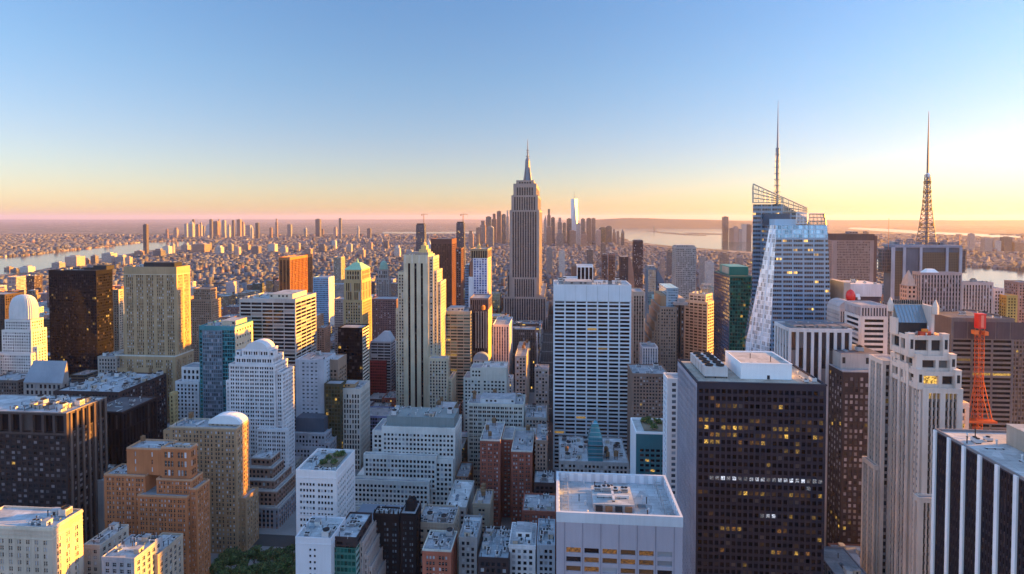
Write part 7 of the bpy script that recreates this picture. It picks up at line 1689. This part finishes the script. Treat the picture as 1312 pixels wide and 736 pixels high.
# ------------------------------------------------------------------ the low city beyond and the far skylines
def inside(px, py, poly):
    r = False; n = len(poly)
    for i in range(n):
        (x1, y1), (x2, y2) = poly[i], poly[(i + 1) % n]
        if (y1 > py) != (y2 > py) and px < (x2 - x1) * (py - y1) / (y2 - y1) + x1: r = not r
    return r
npr = np.random.default_rng(11)
FARC = [(.16, .095, .095), (.15, .07, .065), (.11, .095, .11), (.17, .135, .135), (.09, .07, .07), (.19, .125, .105), (.33, .28, .27), (.06, .05, .06), (.14, .13, .15), (.11, .06, .055)]
GM_FAR = grid_mat("distant_facade", 3.4, 3.6, .5, .5, blind=.3, lit=.012, wallc=FARC, roof=(.10, .11, .135), jitter=1.3)
GM_FARM = GM_FAR
def boxes_mesh(name, arr, mat):
    """arr: rows x0,x1,y0,y1,h"""
    n = len(arr); A = np.asarray(arr, float)
    v = np.zeros((n, 8, 3)); x0, x1, y0, y1, h = A.T
    for i, (a, b_, z) in enumerate(((x0, y0, 0), (x1, y0, 0), (x1, y1, 0), (x0, y1, 0), (x0, y0, h), (x1, y0, h), (x1, y1, h), (x0, y1, h))):
        v[:, i, 0] = a; v[:, i, 1] = b_; v[:, i, 2] = z
    f = np.array([(0,1,5,4),(1,2,6,5),(2,3,7,6),(3,0,4,7),(4,5,6,7)])
    idx = (np.arange(n)[:, None, None] * 8 + f[None]).reshape(-1)
    me = bpy.data.meshes.new(name); me.vertices.add(n * 8); me.vertices.foreach_set("co", v.reshape(-1))
    me.loops.add(n * 20); me.loops.foreach_set("vertex_index", idx.astype(np.int32))
    me.polygons.add(n * 5); me.polygons.foreach_set("loop_start", np.arange(0, n * 20, 4, dtype=np.int32))
    me.materials.append(mat); me.update(); me.validate()
    return link(name, me)
WL = ([-200, 0, 30, 70, 110, 150, 185, 245, 275, 300, 320, 740, 770, 806, 842, 880, 925, 965, 1010, 1100, 1160, 1240, 1312, 1500], [400, 352, 350, 342, 334, 328, 322, 314, 311, 300, 280, 280, 299, 309, 313.5, 317, 320, 323, 330, 340, 352, 376, 386, 410])
feet = [(a - 3, c + 3, b_ - 3, d + 3) for h in ALL for a, c, b_, d in h.foot if d > 900]
arr = []
def lots(ya, yb, xl, xr, cell, hlo, hhi, tall_p, tall_hi, keep):
    y = ya
    while y < yb:
        x = xl(y)
        while x < xr(y):
            w, d = cell * npr.uniform(.6, 1.35), cell * npr.uniform(.6, 1.0)
            if npr.random() < keep:
                q = (x, x + w * .93, y, y + d * .9); cxx, cyy = x + w / 2, y + d / 2
                if not any(inside(cxx, cyy, P_) for P_ in WATER) and not any(q[0] < c and q[1] > a and q[2] < e2 and q[3] > b2 for a, c, b2, e2 in feet):
                    h = npr.uniform(hlo, hhi) if npr.random() > tall_p else npr.uniform(hhi, tall_hi)
                    dep = -cxx * sy_ + (y + d) * cy_
                    pxx, pyy = project(cxx, cyy, 0)
                    lim = np.interp(pxx, WL[0], WL[1])
                    cap = HCAM - ((300 if pyy < lim else max(300, lim + npr.uniform(2.5, 8))) - EYE) * dep / F
                    if cap < 4: continue
                    arr.append((*q, min(h, max(cap, 10))))
            x += w + (cell * .35 if npr.random() < .16 else .6)
        y += cell * 1.0 + (cell * .45 if npr.random() < .4 else 1)
XL, XR = (lambda y: -1.16 * y - 60), (lambda y: .82 * y + 60)
lots(1480, 2600, XL, XR, 17, 10, 24, .06, 48, .96)
lots(2600, 4200, XL, XR, 21, 8, 20, .035, 42, .95)
lots(4200, 7200, XL, XR, 32, 6, 16, .03, 44, .9)
lots(7200, 12500, XL, XR, 60, 5, 13, .025, 40, .78)
print("FAR boxes", len(arr))
o = boxes_mesh("city_blocks", [(*q[:4], q[4]) for q in rest], grid_mat("town_facade", 3.1, 3.5, .45, .5, wallc=FARC, lit=.015, blind=.35)); o['kind'] = 'stuff'; o['label'] = 'small crowded city blocks between the landmarks'
o = boxes_mesh("distant_city", arr, GM_FAR); o['kind'] = 'stuff'; o['label'] = 'sea of low distant city blocks'

def far_tower(kind, label, cat, p0, p1, top, Y, group, D=None, c=(.2, .17, .17), gm=None, crown=None):
    x0, z = at(p0, top, Y); x1 = at(p1, top, Y)[0]; D = D or (x1 - x0) * .8; cx, cy = (x0 + x1) / 2, Y + D / 2
    mb = MB(); w, d = (x1 - x0) / 2, D / 2
    if crown == 'step': mb.box(-w, w, -d, d, 0, z * .82, 0, bottom=False); mb.box(-w * .62, w * .62, -d * .62, d * .62, z * .82 + .1, z, 0, bottom=False)
    elif crown == 'point': mb.box(-w, w, -d, d, 0, z * .8, 0, bottom=False); mb.hull(sq(-w, w, -d, d, z * .8 + .1), sq(-w * .1, w * .1, -d * .1, d * .1, z), 0, bottom=False)
    elif crown == 'round': mb.box(-w, w, -d, d, 0, z * .9, 0, bottom=False); pr = [(-w * math.cos(math.pi * i / 10), z * .9 + .1 + z * .1 * math.sin(math.pi * i / 10)) for i in range(11)]; mb.hull([(x, -d, q) for x, q in pr], [(x, d, q) for x, q in pr], 0)
    else: mb.box(-w, w, -d, d, 0, z, 0, bottom=False); mb.box(-w * .5, w * .5, -d * .5, d * .5, z + .1, z + 5, 0, bottom=False)
    o = mb.build(kind, [gm or GM_PUNCH]); o.location = (cx, cy, 0); o.color = (*c, 1); tag(o, label, cat, group); return o
GF = "towers of the far downtown cluster"
fidi = [(615, 622, 283, 5200, 'step'), (622.5, 629, 278, 5300, None), (630, 636, 274, 5400, 'step'), (636.5, 642, 271, 5300, None), (642.5, 648, 275, 5200, None), (648.5, 652, 270, 5500, 'step'), (697, 700.5, 276, 5600, 'point'), (701, 705.5, 268, 5500, 'step'), (706, 711, 279, 5300, None), (714.5, 720, 279, 5400, 'step'), (721, 725, 286, 5200, None), (726, 732.5, 280.5, 5300, None), (738.5, 744, 286, 5100, 'round'), (744.5, 749.5, 280.5, 5300, None), (751.5, 757.5, 280, 5200, None), (758, 763, 280, 5250, None), (764, 770, 294, 5000, 'round'), (767.5, 776, 291, 5300, 'round'), (776, 784, 289.5, 5200, 'round'), (785, 789, 294, 5100, 'step'), (790, 793.5, 297, 5000, None), (796, 800, 294, 5000, 'point'), (700, 707, 291, 5000, None), (713, 722, 295, 4900, 'step'), (730, 738, 296, 4800, None), (745, 752, 297, 4850, 'step'), (610, 617, 292, 4700, None), (600, 606, 296, 4600, 'step'), (623, 632, 290, 4700, 'round')]
toneW = ["brown", "grey", "dark", "pinkish", "pale"]; toneC = [(.26, .17, .14), (.25, .24, .25), (.11, .10, .11), (.36, .26, .24), (.4, .38, .38)]
topW = {'step': 'stepped topped', None: 'flat topped', 'round': 'round topped', 'point': 'pointed'}
ordn = ["first", "second", "third", "fourth", "fifth", "sixth", "seventh", "eighth", "ninth", "tenth", "eleventh", "twelfth", "thirteenth", "fourteenth", "fifteenth", "sixteenth", "seventeenth", "eighteenth", "nineteenth", "twentieth"]
lf = sorted([t for t in fidi if t[0] < 655]); rg = sorted([t for t in fidi if t[0] >= 655])
for lst, nm in ((lf, "left of the tall art deco tower, from the left"), (rg, "right of the tall art deco tower")):
    for i, (p0, p1, top, Yq, cr_) in enumerate(lst):
        k = int(p0 * 7) % 5
        far_tower("downtown_tower", f"far {toneW[k]} {topW[cr_]} tower, {ordn[i]} {nm}", "tower", p0, p1, top, Yq, GF, c=toneC[k], crown=cr_, gm=[GM_PUNCH, GM_PIER, GM_CURT][k % 3])
# tallest far tower: tapered glass with a needle
Yq = 5700; x0, zt = at(731.5, 255, Yq); x1 = at(740.5, 255, Yq)[0]; w = (x1 - x0) / 2; cx = (x0 + x1) / 2
t = bpy.data.objects.new("skyscraper", None); COL.objects.link(t); t.location = (cx, Yq + w, 0)
tag(t, "tapering pale glass tower with a needle, highest of the far downtown cluster", "skyscraper")
mb = MB(); sA = sq(-w, w, -w, w, 50); r = w * .98; sB = [(0, -r, zt), (r, 0, zt), (0, r, zt), (-r, 0, zt)]
mb.box(-w, w, -w, w, 0, 49.9, 0, bottom=False)
for i in range(4):
    j = (i + 1) % 4; mb.face([sA[i], sA[j], sB[i]]); mb.face([sA[j], sB[j], sB[i]])
mb.face(sB); mb.build("wall", [wall(.40, .47, .56, .35, .05, .25)], t)
mb = MB(); mb.lathe(0, 0, [(8, zt + .1), (8, zt + 6), (2.6, zt + 8), (1.6, zt + 60), (.4, Z_(735, 242, Yq))], 8, 0); mb.build("needle", MST, t)
# far left river tower, chimney-like slab, far shore clusters
far_tower("apartment_tower", "dark slender tower standing at the river's near shore", "apartment tower", 183, 187.5, 288, 3600, None, c=(.10, .08, .08))
GB = "towers of the cluster beyond the river"
brk = [(236, 287), (241, 283), (246, 281.5), (250.5, 288), (255, 285.5), (259, 290), (264, 286), (268, 281.5), (273, 284), (279, 281), (284, 282.5), (291, 287), (297, 282.5), (303, 281.5), (309, 284.5), (315, 289), (321, 290), (327, 286), (352.5, 280.5), (368, 288), (404, 281), (389, 291), (434, 280), (427, 291), (457, 288.5), (222, 292), (212, 294), (345, 292), (412, 294), (470, 293)]
brk.sort()
for i, (p0, top) in enumerate(brk):
    wq = (2.6, 4.6, 3.2, 5.6, 2.4, 3.8, 3.0)[i % 7]; k = (i * 3) % 5; cr_ = [None, 'step', None, 'point', None][i % 5]
    grp = i // 12; nm = ["by the river bend", "above the bronze tower", "left of the cream tower"][min(grp, 2)]
    far_tower("riverside_tower", f"far {toneW[k]} {topW[cr_]} tower {nm}, {ordn[i % 12]} from the left", "tower", p0, p0 + wq, top, 6200 + (i * 37 % 9) * 130, GB, c=toneC[k], crown=cr_, gm=[GM_PUNCH, GM_PIER][i % 2])
GN = "blocks across the near bank and middle distance"
mid = [(5, 12, 343, 2500), (13, 21, 345, 2450), (25, 36, 341, 2400), (66, 76, 337, 2500), (83, 98, 329, 2600), (105, 111, 331, 2700), (116, 122, 328, 2700), (130, 142, 325, 2800), (147, 158, 327, 2800), (160, 166, 330, 2700), (172, 180, 322, 3300), (196, 206, 319, 3300), (208, 216, 316, 3500), (218, 222, 313, 3600), (232, 240, 312, 3800), (246, 262, 313, 3700), (264, 269, 311, 3900), (275, 283, 315, 3600), (292, 297, 313, 3800), (300, 306, 317, 3500), (310, 318, 312, 4000), (322, 331, 316, 3600), (343, 352, 313, 3800), (358, 366, 315, 3700), (377, 383, 312, 3900), (390, 398, 319, 3200), (408, 416, 313, 3800), (425, 430, 309, 4200), (444, 450, 313, 3800), (458, 466, 318, 3300), (470, 476, 311, 4100), (491, 497, 309, 4200), (505, 512, 315, 3400), (520, 528, 321, 2900)]
mid.sort()
for i, (p0, p1, top, Yq) in enumerate(mid):
    k = (i * 2) % 5; zone = i // 12; nm = ["on the near river bank", "beyond the bronze tower's left", "behind the cream tower's left"][min(zone, 2)]
    far_tower("riverbank_block", f"distant {toneW[k]} slab {nm}, {ordn[i % 12]} from the left", "apartment block", p0, p1, top, Yq, GN, c=toneC[k], crown=[None, None, 'step'][i % 3], gm=GM_BRICK)
GR = "slabs rising from the low town on the right"
rgt = [(700, 708, 318, 2300), (716, 724, 322, 2200), (752, 760, 320, 2300), (770, 776, 312, 2800), (846, 852, 332, 2000), (897, 905, 330, 2000), (905, 915, 336, 1800), (855, 861, 322, 2300), (924, 934, 326, 2200), (944, 952, 330, 2000)]
for i, (p0, p1, top, Yq) in enumerate(rgt):
    k = (i * 3 + 1) % 5; far_tower("town_slab", f"distant {toneW[k]} slab in the low town, {ordn[i]} right of the tall art deco tower", "apartment block", p0, p1, top, Yq, GR, c=toneC[k], gm=GM_PUNCH)
# across the bay
far_tower("waterfront_tower", "single tall dark tower on the far shore of the bay", "tower", 926.5, 933.5, 278, 6200, None, c=(.13, .12, .15), gm=GM_CURT)
GJ = "towers on the far shore of the bay"
for i, (p0, p1, top) in enumerate([(935, 940, 293), (940.5, 946, 290.5), (946.5, 951, 294), (951, 956.5, 287.5), (956.5, 963, 288), (1108, 1113, 297), (1243, 1249, 300), (1262, 1272, 306), (1275, 1283, 309), (1287, 1297, 304), (1300, 1312, 311)]):
    k = (i * 3) % 5; nm = "beside the single dark tower" if i < 5 else "above the wide river at the photo's right"
    far_tower("waterfront_block", f"far {toneW[k]} block {nm}, {ordn[i if i < 5 else i - 5]} from the left", "tower", p0, p1, top, 6000 if i < 5 else 4300, GJ, c=toneC[k])
# statue on its island
x, y = gnd(838, 296.6); t = bpy.data.objects.new("statue", None); COL.objects.link(t); t.location = (x, y, 1.3); tag(t, "tiny dark statue on a pedestal standing on an island in the bay", "statue")
mb = MB(); mb.hull(sq(-22, 22, -22, 22, 0), sq(-16, 16, -16, 16, 22), 0, bottom=False); mb.hull(sq(-10, 10, -10, 10, 22.1), sq(-7, 7, -7, 7, 55), 0, bottom=False); mb.build("pedestal", wall(.2, .17, .16), t)
mb = MB(); mb.lathe(0, 0, [(7, 55.1), (6, 75), (5, 84), (2.5, 88), (2.6, 94), (1, 97)], 10, 0); mb.bar((3, 0, 84), (6, 0, 104), 1.6, r2=1.2); mb.bar((6, 0, 104), (6, 0, 109), 1.8, r2=.6); mb.build("figure", wall(.10, .16, .14), t)
for b in ALL: b.finish()
